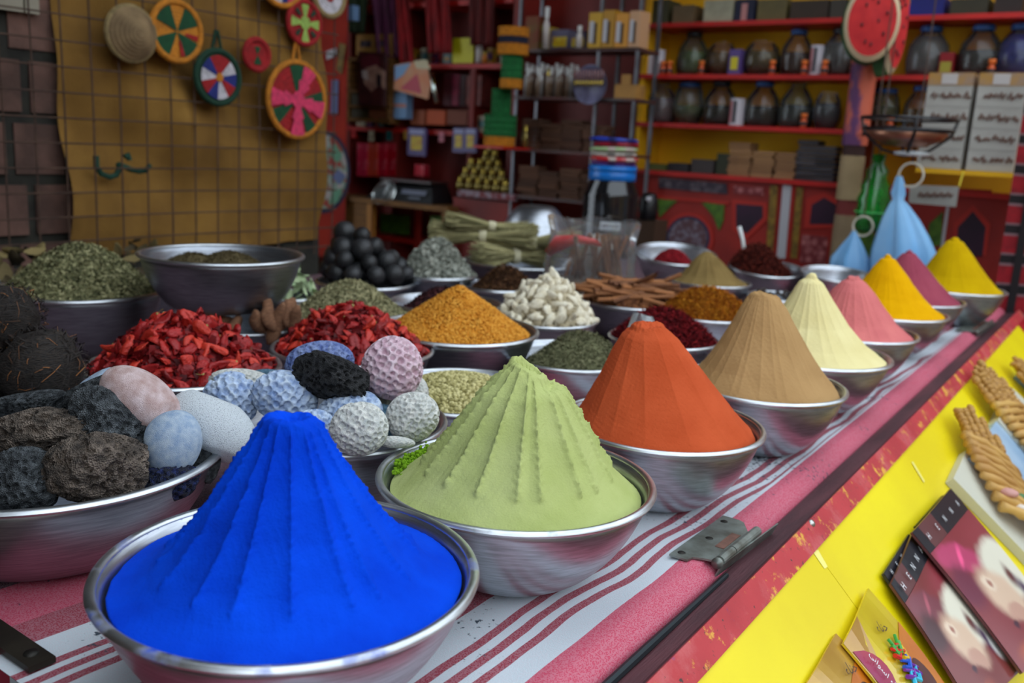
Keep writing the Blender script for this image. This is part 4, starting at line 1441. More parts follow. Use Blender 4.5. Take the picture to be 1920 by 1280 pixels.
def packet(name, label, cat, grp, Q, mats, prints, thick=.004, bend=.0):
    """thin packet: body sheet plus flat printed shapes; Q in flap coordinates (A,B along the head, D,C at the foot)"""
    ctr = fp(*bil(Q, .5, .5))
    o = empty(name, ctr, label, cat, grp)

    def W(s, t, w2):
        p = bil(Q, s, t)
        return np.array(fp(p[0], p[1], p[2] + w2 + bend * math.sin(t * PI) + bend * .5 * math.sin(s * 5)))
    n = 8
    mb = MB()
    for lay in (0, thick):
        for i in range(n + 1):
            for j in range(n + 1):
                mb.v.append(tuple(W(j / n, i / n, lay)))
    m2 = (n + 1) ** 2
    for i in range(n):
        for j in range(n):
            a = i * (n + 1) + j
            mb.f += [(a, a + n + 1, a + n + 2, a + 1), (m2 + a, m2 + a + 1, m2 + a + n + 2, m2 + a + n + 1)]
    for i in range(n):
        for (a, b2) in ((i, i + 1), ((i + 1) * (n + 1), i * (n + 1)), (i * (n + 1) + n, (i + 1) * (n + 1) + n), (n * (n + 1) + i + 1, n * (n + 1) + i)):
            mb.f.append((a, b2, m2 + b2, m2 + a))
    mb.mi = [0] * len(mb.f)
    body = mb.build('body', mats, o)
    body.location = -Vector(o.location)
    for k, (pn, pts, m) in enumerate(prints):
        lay = thick + .0006 + .00025 * k
        pts2 = []
        if pn == 'picture' and len(pts) > 4:              # rounded outlines
            for _ in range(2):
                q_ = []
                for i in range(len(pts)):
                    p, q = np.array(pts[i]), np.array(pts[(i + 1) % len(pts)])
                    q_ += [tuple(p * .75 + q * .25), tuple(p * .25 + q * .75)]
                pts = q_
        for i in range(len(pts)):                      # follow the bend of the sheet
            p, q = np.array(pts[i]), np.array(pts[(i + 1) % len(pts)])
            pts2 += [tuple(p), tuple((p + q) / 2)]
        c = np.mean(np.array(pts2), 0)
        V = [W(c[0], c[1], lay)] + [W(s, t, lay) for s, t in pts2]
        nn = len(pts2)
        pr = MB().add(V, [(0, 1 + i, 1 + (i + 1) % nn) for i in range(nn)]).build(pn, m, body)
    return o, W


def text_mesh(txt, size=1.0):
    cu_ = bpy.data.curves.new('lettering', 'FONT')
    cu_.body = txt
    cu_.size = size
    cu_.align_x = 'CENTER'
    cu_.align_y = 'CENTER'
    ob = bpy.data.objects.new('lettering_tmp', cu_)
    COL.objects.link(ob)
    dg = bpy.context.evaluated_depsgraph_get()
    me = bpy.data.meshes.new_from_object(ob.evaluated_get(dg))
    bpy.data.objects.remove(ob)
    bpy.data.curves.remove(cu_)
    return me


def letter_on(W, o, txt, s, t, size, ds, dt, m, lay=.0075, asp=1.0, name='lettering'):
    """lettering centred at (s,t); reading direction (ds,dt) in packet coordinates"""
    me = text_mesh(txt)
    c = W(s, t, lay)
    ex = W(s + ds * .01, t + dt * .01, lay) - c
    ex /= np.linalg.norm(ex)
    n = np.array(FU)
    ey = np.cross(n, ex)
    for v in me.vertices:
        v.co = Vector(c + ex * v.co.x * size * asp + ey * v.co.y * size)
    me.materials.clear()
    me.materials.append(m)
    b_ = o.children[0] if o.children else None
    return link(name, me, b_)


mt_blk = M('print_black', (34, 34, 40), rough=.3)
mt_marn = M('print_maroon', (122, 40, 46), (150, 62, 66), scale=30, rough=.3)
mt_hair2 = M('print_hair', (92, 20, 48), (168, 52, 88), scale=70, rough=.3, stretch=(1, 3, 1))
mt_hair3 = M('print_hair_dark', (64, 30, 48), (110, 58, 70), scale=70, rough=.3, stretch=(1, 3, 1))
mt_skin = M('print_skin', (222, 190, 160), (198, 150, 132), scale=14, rough=.3)
mt_skin2 = M('print_pale', (226, 222, 200), (206, 190, 170), scale=14, rough=.3)
mt_vio = M('print_violet', (112, 70, 96), (84, 48, 76), scale=20, rough=.3)
mt_card = M('packet_card', (98, 52, 52), rough=.35)
mt_wht = M('print_white', (226, 228, 230), rough=.4)


def print_mat(name, ground, blobs, warp=.10):
    """printed picture: soft colour areas in the packet's own (uv) coordinates; blob = (s, t, rs, rt, angle, colour)"""
    m = bpy.data.materials.new(name)
    m.use_nodes = True
    N, L = m.node_tree.nodes, m.node_tree.links
    b = N['Principled BSDF']
    b.inputs['Roughness'].default_value = .28
    at = N.new('ShaderNodeAttribute')
    at.attribute_name = 'st'
    nz = N.new('ShaderNodeTexNoise')
    nz.inputs['Scale'].default_value = 5
    nz.inputs['Detail'].default_value = 3
    L.new(at.outputs['Vector'], nz.inputs['Vector'])
    wa = N.new('ShaderNodeVectorMath')
    wa.operation = 'MULTIPLY_ADD'
    L.new(nz.outputs['Color'], wa.inputs[0])
    wa.inputs[1].default_value = (warp, warp, 0)
    L.new(at.outputs['Vector'], wa.inputs[2])
    prev = None
    for (s_, t_, rs, rt, an, c, soft) in blobs:
        mp = N.new('ShaderNodeMapping')
        mp.vector_type = 'TEXTURE'
        mp.inputs['Location'].default_value = (s_ + warp / 2, t_ + warp / 2, 0)
        mp.inputs['Rotation'].default_value = (0, 0, math.radians(an))
        mp.inputs['Scale'].default_value = (rs, rt, 1)
        L.new(wa.outputs[0], mp.inputs['Vector'])
        sep = N.new('ShaderNodeVectorMath')
        sep.operation = 'MULTIPLY'
        sep.inputs[1].default_value = (1, 1, 0)
        L.new(mp.outputs[0], sep.inputs[0])
        ln = N.new('ShaderNodeVectorMath')
        ln.operation = 'LENGTH'
        L.new(sep.outputs[0], ln.inputs[0])
        mr = N.new('ShaderNodeMapRange')
        mr.interpolation_type = 'SMOOTHSTEP'
        mr.inputs['From Min'].default_value = 1.0
        mr.inputs['From Max'].default_value = 1.0 - soft
        L.new(ln.outputs['Value'], mr.inputs['Value'])
        mx = N.new('ShaderNodeMix')
        mx.data_type = 'RGBA'
        L.new(mr.outputs['Result'], mx.inputs['Factor'])
        if prev is None:
            mx.inputs['A'].default_value = lin(ground)
        else:
            L.new(prev, mx.inputs['A'])
        mx.inputs['B'].default_value = lin(c)
        prev = mx.outputs['Result']
    L.new(prev, b.inputs['Base Color'])
    return m


def picture_sheet(W, o, s0, t0, s1, t1, m, lay):
    n = 14
    V, ST = [], []
    for i in range(n):
        for j in range(n):
            s_, t_ = s0 + (s1 - s0) * j / (n - 1), t0 + (t1 - t0) * i / (n - 1)
            V.append(W(s_, t_, lay))
            ST.append((s_, t_, 0))
    me = npmesh('picture', np.array(V), grid_faces(n, n), m)
    at = me.attributes.new('st', 'FLOAT_VECTOR', 'POINT')
    at.data.foreach_set('vector', np.array(ST, dtype=np.float32).ravel())
    link('picture', me, o.children[0])


HP = [('head_band', [(0, 0), (1, 0), (1, .16), (0, .16)], mt_blk)]
def henna_pic(name, hair, ground):
    return print_mat(name, ground, [(.8, .28, .5, .16, 0, (150, 62, 70), .9), (.28, .30, .34, .13, 20, hair, .35), (.12, .46, .22, .20, 30, tuple(int(x * .6) for x in hair), .6), (.30, .30, .05, .14, 60, tuple(min(255, int(x * 1.4)) for x in hair), .8),
                                    (.80, .54, .40, .24, 10, (236, 230, 208), .35), (.50, .64, .34, .22, 35, (228, 196, 168), .5), (.40, .53, .10, .06, 20, (240, 216, 190), .5), (.41, .53, .05, .035, 40, (176, 120, 104), .8),
                                    (.80, .60, .09, .12, -20, (110, 62, 58), .9), (.86, .72, .10, .16, -10, (84, 60, 90), .9), (.52, .78, .20, .08, 20, (206, 160, 140), .5), (.36, .80, .05, .04, 0, (70, 30, 50), .7), (.95, .8, .12, .14, 0, (232, 232, 226), .7),
                                    (.30, .95, .3, .08, 0, (176, 84, 60), .8)])


hp_m = [henna_pic('henna_print_brown', (128, 66, 76), (128, 56, 56)), henna_pic('henna_print_pink', (190, 70, 108), (140, 56, 62))]
g = 'henna packets on the flap'
hp = []
Q1 = [(1666, 1097), (1708, 1002), (1906, 1262), (1822, 1340)]
Q2 = [(1706, 1000), (1780, 917), (1985, 1170), (1912, 1264)]
for (cn, w2, lab) in ((Q1, .014, 'glossy henna packet with black head band nearest the bottom of the flap'), (Q2, .024, 'glossy henna packet with black head band overlapping the nearer one')):
    Q = quad_px(cn, w2)
    o, W = packet('henna_packet', lab, 'packet', g, Q, mt_card, HP, .004, .003)
    picture_sheet(W, o, 0, .16, 1, 1, hp_m[cn is Q2], .0050)
    for i, ch in enumerate('HENNA'):
        letter_on(W, o, ch, .12 + .19 * i, .085, .016, 1, 0, mt_wht)
for (cn, w2, lab) in (([(1652, 1077), (1700, 1003), (1800, 1150), (1740, 1200)], .006, 'dark henna packet peeking out behind the nearest one'),
                      ([(1712, 988), (1764, 930), (1850, 1050), (1800, 1110)], .010, 'dark henna packet peeking out behind the upper one')):
    o, W = packet('henna_packet', lab, 'packet', g, quad_px(cn, w2), mt_blk, HP[:1], .004, 0)
    for i, ch in enumerate('HENNA'):
        letter_on(W, o, ch, .12 + .19 * i, .07, .010, 1, 0, mt_wht)
# gold foil sachets
mt_foil = M('gold_foil', (206, 170, 30), (232, 206, 40), scale=6, rough=.25, metal=.25, coat=.4)
mt_foil2 = M('gold_foil_brown', (172, 118, 50), (206, 164, 60), scale=5, rough=.25, metal=.3, coat=.4)
mt_lab = M('label_red', (176, 26, 40), (140, 30, 90), scale=8, rough=.35)
mt_og = M('label_orange', (214, 132, 20), (190, 100, 20), scale=8, rough=.35)
g = 'gold henna sachets on the flap'
lens = [(.02 + .26 * math.sin(PI * i / 8) ** .7, .10 + .62 * i / 8) for i in range(9)] + [(.02, .72), (.02, .10)]
SP = [('picture', [(0, 0), (.45, .0), (.12, .5), (0, .7)], mt_foil2), ('picture', [(.55, .5), (1, .35), (1, 1), (.4, 1)], mt_og), ('label_patch', lens, mt_lab),
      ('picture', [(.66, .62), (.80, .58), (.90, .80), (.84, 1), (.66, 1), (.60, .8)], M('print_leaf', (86, 30, 24), (40, 20, 20), scale=10, rough=.35)),
      ('picture', [(.1, .86), (.34, .72), (.5, 1), (.1, 1)], M('print_teal', (96, 150, 170), (150, 140, 90), scale=6, rough=.35))]
Q3 = [(1577, 1208), (1627, 1103), (1775, 1290), (1720, 1400)]
o, W = packet('henna_sachet', 'gold foil sachet with red label and rainbow lettering', 'packet', g, quad_px(Q3, .010), mt_foil, SP, .003, .004)
AR = '\ufef0\ufee7\ufe8d\ufeee\ufeb3\ufe8d \ufe80\ufe8e\ufee8\ufea3'
letter_on(W, o, AR, .15, .42, .013, 0, 1, mt_wht)
rb = [(214, 40, 30), (60, 160, 60), (40, 90, 200), (120, 40, 160), (60, 190, 220), (230, 190, 30)]
for k, (s0, t0, pts) in enumerate(((.45, .42, [(0, 0), (.05, .05), (.12, .02), (.2, .06)]), (.52, .36, [(0, 0), (.0, .08), (.08, .1), (.16, .04)]), (.46, .54, [(0, 0), (.08, .05), (.18, .0)]),
                                   (.40, .60, [(0, 0), (.1, .06), (.16, .02), (.24, .1)]), (.42, .70, [(0, 0), (.06, -.05), (.14, .02), (.2, -.03)]), (.56, .50, [(0, 0), (.06, .04), (.10, -.04)]))):
    mm = M('rainbow_%d' % k, rb[k], rough=.35)
    o2 = MB().tube([W(s0 + a, t0 + b_, .008) for a, b_ in pts], .0032, 6).build('lettering', mm, o.children[0])
    o2 = MB().tube([W(s0 + a + .03, t0 + b_ - .05, .008) for a, b_ in pts[::-1]], .0022, 6).build('lettering', mm, o.children[0])
letter_on(W, o, '\ufe80\ufe8e\ufee8\ufea3', .62, .22, .02, .9, .4, M('ink_brown', (70, 40, 20), rough=.4), .0075)
Q4 = [(1500, 1296), (1566, 1188), (1660, 1310), (1600, 1400)]
o, W = packet('henna_sachet', 'gold foil sachet mostly cut off by the bottom edge', 'packet', g, quad_px(Q4, .005), mt_foil2, SP[1:2] + SP[3:4], .003, .003)
letter_on(W, o, '\ufe80\ufe8e\ufee8\ufea3', .72, .36, .02, .9, .4, M('ink_brown', (70, 40, 20), rough=.4), .0075)

# pale packs under the turned wood
g = 'pale boxes on the flap'
mt_pbl = M('pale_blue_card', (168, 194, 216), (120, 160, 196), scale=6, rough=.4)
mt_pwh = M('pale_card', (206, 204, 186), rough=.5)
for (cn, w2, th, m, lab) in (([(1772, 905), (1798, 852), (1960, 1020), (1940, 1080)], .001, .018, mt_pwh, 'cream card box under the lower wooden bundle'),
                             ([(1800, 868), (1850, 800), (2020, 960), (1980, 1040)], .002, .024, mt_pbl, 'pale blue box under the lower wooden bundle'),
                             ([(1850, 800), (1880, 740), (2030, 880), (1990, 950)], .001, .03, mt_pwh, 'white box between the two wooden bundles'),
                             ([(1900, 708), (1930, 680), (1990, 730), (1960, 764)], .002, .02, mt_pbl, 'small sky blue box with a red dot at the right edge')):
    o, W = packet('card_box', lab, 'box', g, quad_px(cn, w2), m, [('dot', [(.3 + .18 * math.cos(a), .3 + .18 * math.sin(a)) for a in np.linspace(0, 5.6, 9)], M('dot_red', (200, 60, 40)))] if 'dot' in lab else [], th, 0)

# bundles of turned wooden sticks tied like hands
mt_tw = M('turned_wood', (196, 148, 70), (150, 102, 44), scale=7, rough=.55, lo=.3, hi=.75, stretch=(1, 1, 4), bump=.2, bscale=12)
mt_twd = M('wood_band', (214, 170, 92), (176, 126, 60), scale=9, rough=.55)


def turned(L_, r, seed):
    r2 = np.random.default_rng(seed)
    prof_, x = [(0, 0)], 0.0
    while x < L_:
        q = r * r2.uniform(.75, 1.1)
        st = L_ * r2.uniform(.05, .09)
        if r2.uniform() < .3:
            st *= 2.2
        prof_ += [(q * .62, x), (q, x + st * .3), (q, x + st * .7), (q * .62, x + st)]
        x += st
    return MB().lathe(prof_ + [(0, x)], 12).mesh('turned_stick', mt_tw, True)


TS = [turned(1.0, .085, s) for s in range(5)]


def wood_bundle(tip, foot, wid, n, w2, label):
    a = np.array(flap_hit(*tip, w2))
    b_ = np.array(flap_hit(*foot, w2))
    d = b_ - a
    L_ = np.linalg.norm(d)
    d /= L_
    nrm = np.array([-d[1], d[0]])
    o = empty('wooden_bundle', fp(*b_, w2), label, 'wood carving', 'bundles of turned wooden sticks on the flap')
    D3 = FE * d[0] + FV * d[1]
    N3 = FE * nrm[0] + FV * nrm[1]
    for i in range(n):
        q = (i / (n - 1) - .5) * 2
        short = .16 * abs(q) ** 1.4 + .05 * ((i * 37) % 5) / 5
        st = a + nrm * q * wid * .9 + d * L_ * short
        P = fp(st[0], st[1], w2 + .010 + (.010 if i % 2 else 0))
        ln = L_ * (.56 - short * .5)
        e = link('turned_stick', TS[i % 5], o)
        dirv = D3 + N3 * (-q * .10)
        dirv /= np.linalg.norm(dirv)
        X_ = np.cross(FU, dirv)
        e.matrix_world = Matrix(((X_[0], FU[0], dirv[0], P[0]), (X_[1], FU[1], dirv[1], P[1]), (X_[2], FU[2], dirv[2], P[2]), (0, 0, 0, 1))) @ Matrix.Diagonal((wid / n * 11.5, wid / n * 11.5, ln, 1))
        e.matrix_parent_inverse = Matrix.Translation(-Vector(o.location))
    # ribbed palm: ridges across
    for k in range(9):
        t = .42 + k * .062
        c = a + d * L_ * t
        ww = wid * (1.05 - .5 * max(0, (t - .7)) / .3)
        pts = [fp(*(c + nrm * s * ww), w2 + .016 + .014 * (1 - s * s)) for s in np.linspace(-1, 1, 9)]
        e = MB().tube(pts, [L_ * .034 * (.8 + .2 * math.sin(j * 2.4 + k)) for j in range(9)], 8).build('ridge', mt_twd, o, True)
        e.location = -Vector(o.location)
    V, F3 = ICO[2]
    c = a + d * L_ * .88
    for k, (m, q) in enumerate(((M('shell_white', (222, 210, 196), rough=.5), .2), (M('pink_bead', (206, 150, 140), rough=.5), .5), (M('green_bead', (70, 120, 70), rough=.5), -.05))):
        e = link('bead', npmesh('bead', V * np.array([.012, .009, .006]) * (1.0 if k != 1 else 1.5), F3, m), o, fp(*(c + nrm * q * wid - d * L_ * .06 * k), w2 + .034) - np.array(o.location))


wood_bundle((1806, 772), (1908, 1006), .088, 10, .02, 'fan of turned wooden sticks bound into a hand shape above the henna packets')
wood_bundle((1822, 684), (1975, 900), .11, 11, .022, 'taller bundle of turned wooden sticks in the middle of the flap')
wood_bundle((1886, 676), (2000, 800), .07, 8, .02, 'upper wooden bundle at the right edge of the picture')
# ------------------------------------------------------------------ left wall: blocks, sacking, wire grid, woven discs
XW = -2.60
MB().box(XW - .20, -0.16, 0, XW - .035, 2.43, 3.6).build('wall_left', M('mortar', (56, 54, 46), (36, 34, 30), scale=14, rough=.95, bump=.6, bscale=30), kind='structure', label='rough block wall behind the sacking')
wl = bpy.data.objects['wall_left']
mt_blkw = M('pink_block', (126, 92, 80), (84, 62, 54), mode='noise', scale=7, rough=.95, bump=.7, bscale=40)
r2 = np.random.default_rng(3)
for row in range(6):
    for c in range(3):
        y0 = 0.98 + c * .165 + (row % 2) * .05
        z0 = .80 + row * .168
        b0 = MB().box(XW - .05, y0, z0, XW - .02 - r2.uniform(0, .012), y0 + .138, z0 + .138)
        b0.build('block', mt_blkw, wl)
tile = MB()
for k, (x0, x1) in enumerate(((0, 46), (50, 76))):
    a, b2 = hit(x0, 12, 0, XW), hit(x1, 14, 0, XW)
    e = MB().box(XW - .02, a[1], 1.565, XW - .006, b2[1], 1.72).build('white_tile', M('old_tile', (168, 160, 140), (140, 132, 114), scale=8, rough=.6), wl)

A, B_ = hit(112, 230, 0, XW), hit(604, 230, 0, XW)
ny_, nz_ = 60, 50
V = []
for i in range(nz_):
    z = .90 + (1.80 - .90) * i / (nz_ - 1)
    for j in range(ny_):
        y = A[1] + (B_[1] - A[1]) * j / (ny_ - 1)
        sag = .012 * math.sin(y * 11 + 2 * math.sin(z * 5)) + .010 * math.sin(z * 17 + y * 6) + .004 * math.sin(y * 43 + z * 9)
        V.append((XW + .012 + sag * 1.6, y, z))
sk = link('sacking_cloth', npmesh('sacking_cloth', np.array(V), grid_faces(nz_, ny_), M('sacking', (150, 110, 46), (124, 88, 34), scale=5, rough=.95, bump=.5, bscale=160)), None,
          label='mustard brown sacking cloth hung over the left wall behind the wire grid', cat='cloth')
mt_ink = M('green_ink', (24, 66, 50), rough=.8)
for pts in ([(180, 292), (181, 312), (190, 326), (206, 332), (218, 328), (224, 316), (222, 306)], [(221, 308), (232, 312), (246, 318), (262, 321), (274, 319), (281, 309)], [(234, 294), (240, 290), (243, 300)]):
    MB().tube([hit(px, py, 0, XW + .046) for px, py in pts], .0085, 6).build('painted_writing', mt_ink, sk)
wg = empty('wire_grid', (XW + .05, 1.8, .9), 'rusty square wire grid fixed over the sacking on the left', 'grid')
mt_wire = M('rusty_wire', (96, 72, 58), (70, 52, 44), scale=20, rough=.7, metal=.3)
WX = XW + .062
for k in range(15):
    y = 1.235 + k * .0835
    o = MB().tube([(WX, y, .86), (WX, y + .004, 1.3), (WX, y, 1.80)], .0024, 6).build('wire', mt_wire, wg)
    o.location = -Vector(wg.location)
for k in range(14):
    z = .885 + k * .068
    o = MB().tube([(WX + .005, 1.17, z), (WX + .005, 1.8, z + .004), (WX + .005, 2.42, z)], .0024, 6).build('wire', mt_wire, wg)
    o.location = -Vector(wg.location)

DX = XW + .075


def disc(px, ytop, ybot, label, ring, base, wedges, seed=1, dome=0.0, name='woven_disc', tuft=None, loop=True):
    c = hit(px, (ytop + ybot) / 2, 0, DX)
    R = (hit(px, ytop, 0, DX)[2] - hit(px, ybot, 0, DX)[2]) / 2
    o = empty(name, c, label, 'woven disc', 'woven discs hung on the wire grid')
    prof_ = [(0, .006 + dome)] + [(R * q, .006 + dome * math.cos(q * 1.5) + .0012 * (k % 2)) for k, q in enumerate(np.linspace(.08, .95, 15))] + [(R * .95, -.004), (0, -.004)]
    link('weave', MB().lathe(prof_, 40, ax='x').mesh('weave', base, False), o)
    link('border', MB().lathe([(R * .93 + .010 * math.cos(a), .004 + .010 * math.sin(a)) for a in np.linspace(0, 2 * PI, 9)], 44, ax='x').mesh('border', ring, True), o)
    for kk, (a0, a1, r0, r1, m) in enumerate(wedges):
        n = 8
        mb = MB()
        for t in np.linspace(a0, a1, n):
            for r in (r0, r1):
                # angle from up, clockwise as seen from the street
                mb.v.append((.0085 + .0005 * kk + dome * math.cos(r * 1.5), -math.sin(math.radians(t)) * -R * r, math.cos(math.radians(t)) * R * r))
        mb.f = [(2 * i, 2 * i + 1, 2 * i + 3, 2 * i + 2) for i in range(n - 1)]
        mb.mi = [0] * len(mb.f)
        mb.build('patch', m, o)
    if loop:
        link('loop', MB().tube([(0, -.018, R * .92), (0, -.004, R + .055), (0, .004, R + .055), (0, .018, R * .92)], .005, 6).mesh('loop', ring), o)
    return o


def cm(n, c):
    return M('raffia_' + n, c, tuple(int(x * .82) for x in c), scale=60, rough=.85, bump=.5, bscale=200)


c_or, c_gr, c_rd, c_pk, c_wh, c_bl, c_dg, c_ol, c_lg = cm('orange', (206, 128, 28)), cm('green', (14, 74, 40)), cm('red', (166, 22, 26)), cm('pink', (230, 62, 104)), cm('white', (206, 200, 206)), cm('blue', (32, 44, 120)), cm('deep_green', (16, 60, 40)), cm('olive', (150, 128, 84)), cm('lime', (160, 190, 90))
disc(555, 112, 262, 'orange rimmed woven disc with a big pink cross', c_or, c_rd, [(-18, 18, .0, .9, c_gr), (72, 100, 0, .9, c_gr), (135, 160, 0, .9, c_gr), (225, 252, 0, .9, c_gr)]
     + [(a - q, a + q, r0, r1, c_pk) for a in (28, 105, 182, 272) for (r0, r1, q) in ((.0, .22, 60), (.22, .5, 24), (.5, .9, 15))])
disc(407, 92, 198, 'dark green woven disc with a red white and blue pinwheel', c_dg, c_dg, [(k * 36 + 5, k * 36 + 41, .12, .78, (c_rd, c_wh, c_bl)[k % 3]) for k in range(10)] + [(0, 360, 0, .17, c_or)])
disc(329, 0, 118, 'orange woven disc with dark green petals', c_or, c_or, [(k * 90 + 22, k * 90 + 72, .05, .84, c_gr) for k in range(4)] + [(95, 108, .3, .8, c_rd), (160, 172, .3, .8, c_rd)])
disc(480, 72, 133, 'small red woven disc with a green middle', c_rd, c_rd, [(-30, 30, 0, .5, c_gr), (150, 210, 0, .62, c_gr)], loop=False)
disc(569, 0, 86, 'red woven disc with a lime green cross', c_rd, c_rd, [(a - q, a + q, r0, r1, c_lg) for a in (0, 92, 180, 270) for (r0, r1, q) in ((0, .3, 50), (.3, .86, 16))] + [(a - 8, a + 8, .45, .8, c_dg) for a in (45, 135, 225, 315)])
disc(526, -100, 15, 'orange rimmed woven disc cut off by the top edge', c_or, c_bl, [(120, 160, .2, .85, c_pk), (180, 230, .2, .85, c_wh)], loop=False)
disc(616, -50, 34, 'small straw disc cut off by the top edge beside the lime cross', c_ol, c_wh, [(0, 360, 0, .3, c_rd)], loop=False)
o = disc(244, 10, 117, 'plain straw hat shaped disc hanging beside the orange one', c_ol, M('straw', (150, 124, 88), (112, 90, 62), scale=14, rough=.9, bump=.6, bscale=50), [], dome=.05, loop=False)

# ------------------------------------------------------------------ back of the stall: helpers
YB = 4.5


def ibox(name, label, cat, x0, y0, x1, y1, Y, dep, m, group=None, prints=(), base=None, parent=None):
    xm, ym = (x0 + x1) / 2, (y0 + y1) / 2
    X0, X1 = hit(x0, ym, 1, Y)[0], hit(x1, ym, 1, Y)[0]
    Z1, Z0 = hit(xm, y0, 1, Y)[2], hit(xm, y1, 1, Y)[2]
    if base is not None:
        Z1 += base - Z0
        Z0 = base
    X, W_, H_ = (X0 + X1) / 2, X1 - X0, Z1 - Z0
    body = MB().box(-W_ / 2, 0, 0, W_ / 2, dep, H_)
    if not prints:
        return body.build(name, m, parent, loc=(X, Y, Z0), label=label, cat=cat, group=group)
    o = link(name, None, parent, (X, Y, Z0), None, None, label, cat, group)
    body.build('body', m, o)
    for (pn, a0, b0, a1, b1, pm) in prints:
        MB().box(-W_ / 2 + a0 * W_, -.003, b0 * H_, -W_ / 2 + a1 * W_, -.0005, b1 * H_).build(pn, pm, o)
    return o


def poly_panel(name, pts, Y, dep, m, parent):
    """flat inlay whose outline is given by photo points on the plane Y"""
    P = [hit(px, py, 1, Y) for px, py in pts]
    n = len(P)
    mb = MB().add([(p[0], Y, p[2]) for p in P] + [(p[0], Y + dep, p[2]) for p in P],
                  [tuple(range(n)), tuple(range(n, 2 * n))[::-1]] + [(i, n + i, n + (i + 1) % n, (i + 1) % n) for i in range(n)])
    o = mb.build(name, m, parent)
    o.location = -Vector(parent.location)
    return o


def circ(px, py, r, n=24, ry=None):
    return [(px + r * math.cos(2 * PI * i / n), py + (ry or r) * math.sin(2 * PI * i / n)) for i in range(n)]


mt_red = M('red_shelf', (196, 28, 20), (166, 22, 16), scale=4, rough=.5)
mt_ylw = M('yellow_back', (240, 184, 12), (222, 160, 8), scale=2, rough=.7)
mt_dred = M('dark_red_board', (136, 34, 24), (104, 26, 20), scale=3, rough=.6)
SZ = (1.935, 1.682, 1.437, 1.190)
XL2, XR2 = hit(1197, 200, 1, YB)[0], .45
su = empty('shelf_unit', (XL2, YB, 0), 'yellow backed shelf unit with red shelves full of glass jars', 'shelves')


def spart(name, x0, y0, z0, x1, y1, z1, m, par=None, dx=None):
    o = MB().box(x0, y0, z0, x1, y1, z1).build(name, m, par or su)
    o.location = -Vector((par or su).location)
    return o


spart('back_panel', XL2, YB + .25, 1.17, XR2, YB + .27, 2.5, mt_ylw)
spart('side_panel', XL2 - .005, YB, 1.19, XL2 + .02, YB + .25, 2.5, mt_ylw)
for z in SZ:
    spart('shelf', XL2, YB - .01, z - .022, XR2, YB + .25, z, mt_red)
spart('shelf', XL2, YB - .01, 2.3, XR2, YB + .25, 2.32, mt_red)
spart('divider', -1.30, YB, 1.19, -1.27, YB + .24, 2.4, mt_dred)

# painted dado under the shelves
dd = link('wall_dado', None, None, (XL2, YB + .02, 0), label='red painted dado with medallion and green corners below the shelves', kind='structure')
spart('board', XL2, YB + .02, .25, XR2, YB + .05, 1.168, M('dado_red', (160, 34, 22), (132, 26, 18), scale=4, rough=.6), dd)
p_gr = M('paint_green', (84, 120, 30), (56, 88, 24), scale=30, rough=.7)
p_pu = M('paint_purple', (52, 18, 44), (38, 14, 36), scale=10, rough=.6)
p_go = M('paint_gold', (146, 112, 34), (96, 72, 24), scale=40, rough=.6)
p_wh = M('paint_white', (188, 186, 190), rough=.6)
p_gy = M('paint_grey', (96, 84, 90), (56, 44, 56), mode='vor', scale=26, rough=.7)
p_md = M('paint_medallion', (134, 126, 140), (92, 60, 66), mode='vor', scale=38, lo=.1, hi=.6, rough=.7)
p_nv = M('paint_navy', (40, 36, 66), rough=.7)
p_br = M('paint_bright_red', (176, 36, 22), rough=.6)
p_pk = M('paint_pink', (196, 120, 118), (120, 40, 44), mode='vor', scale=30, lo=.1, hi=.6, rough=.7)
YD = YB + .012
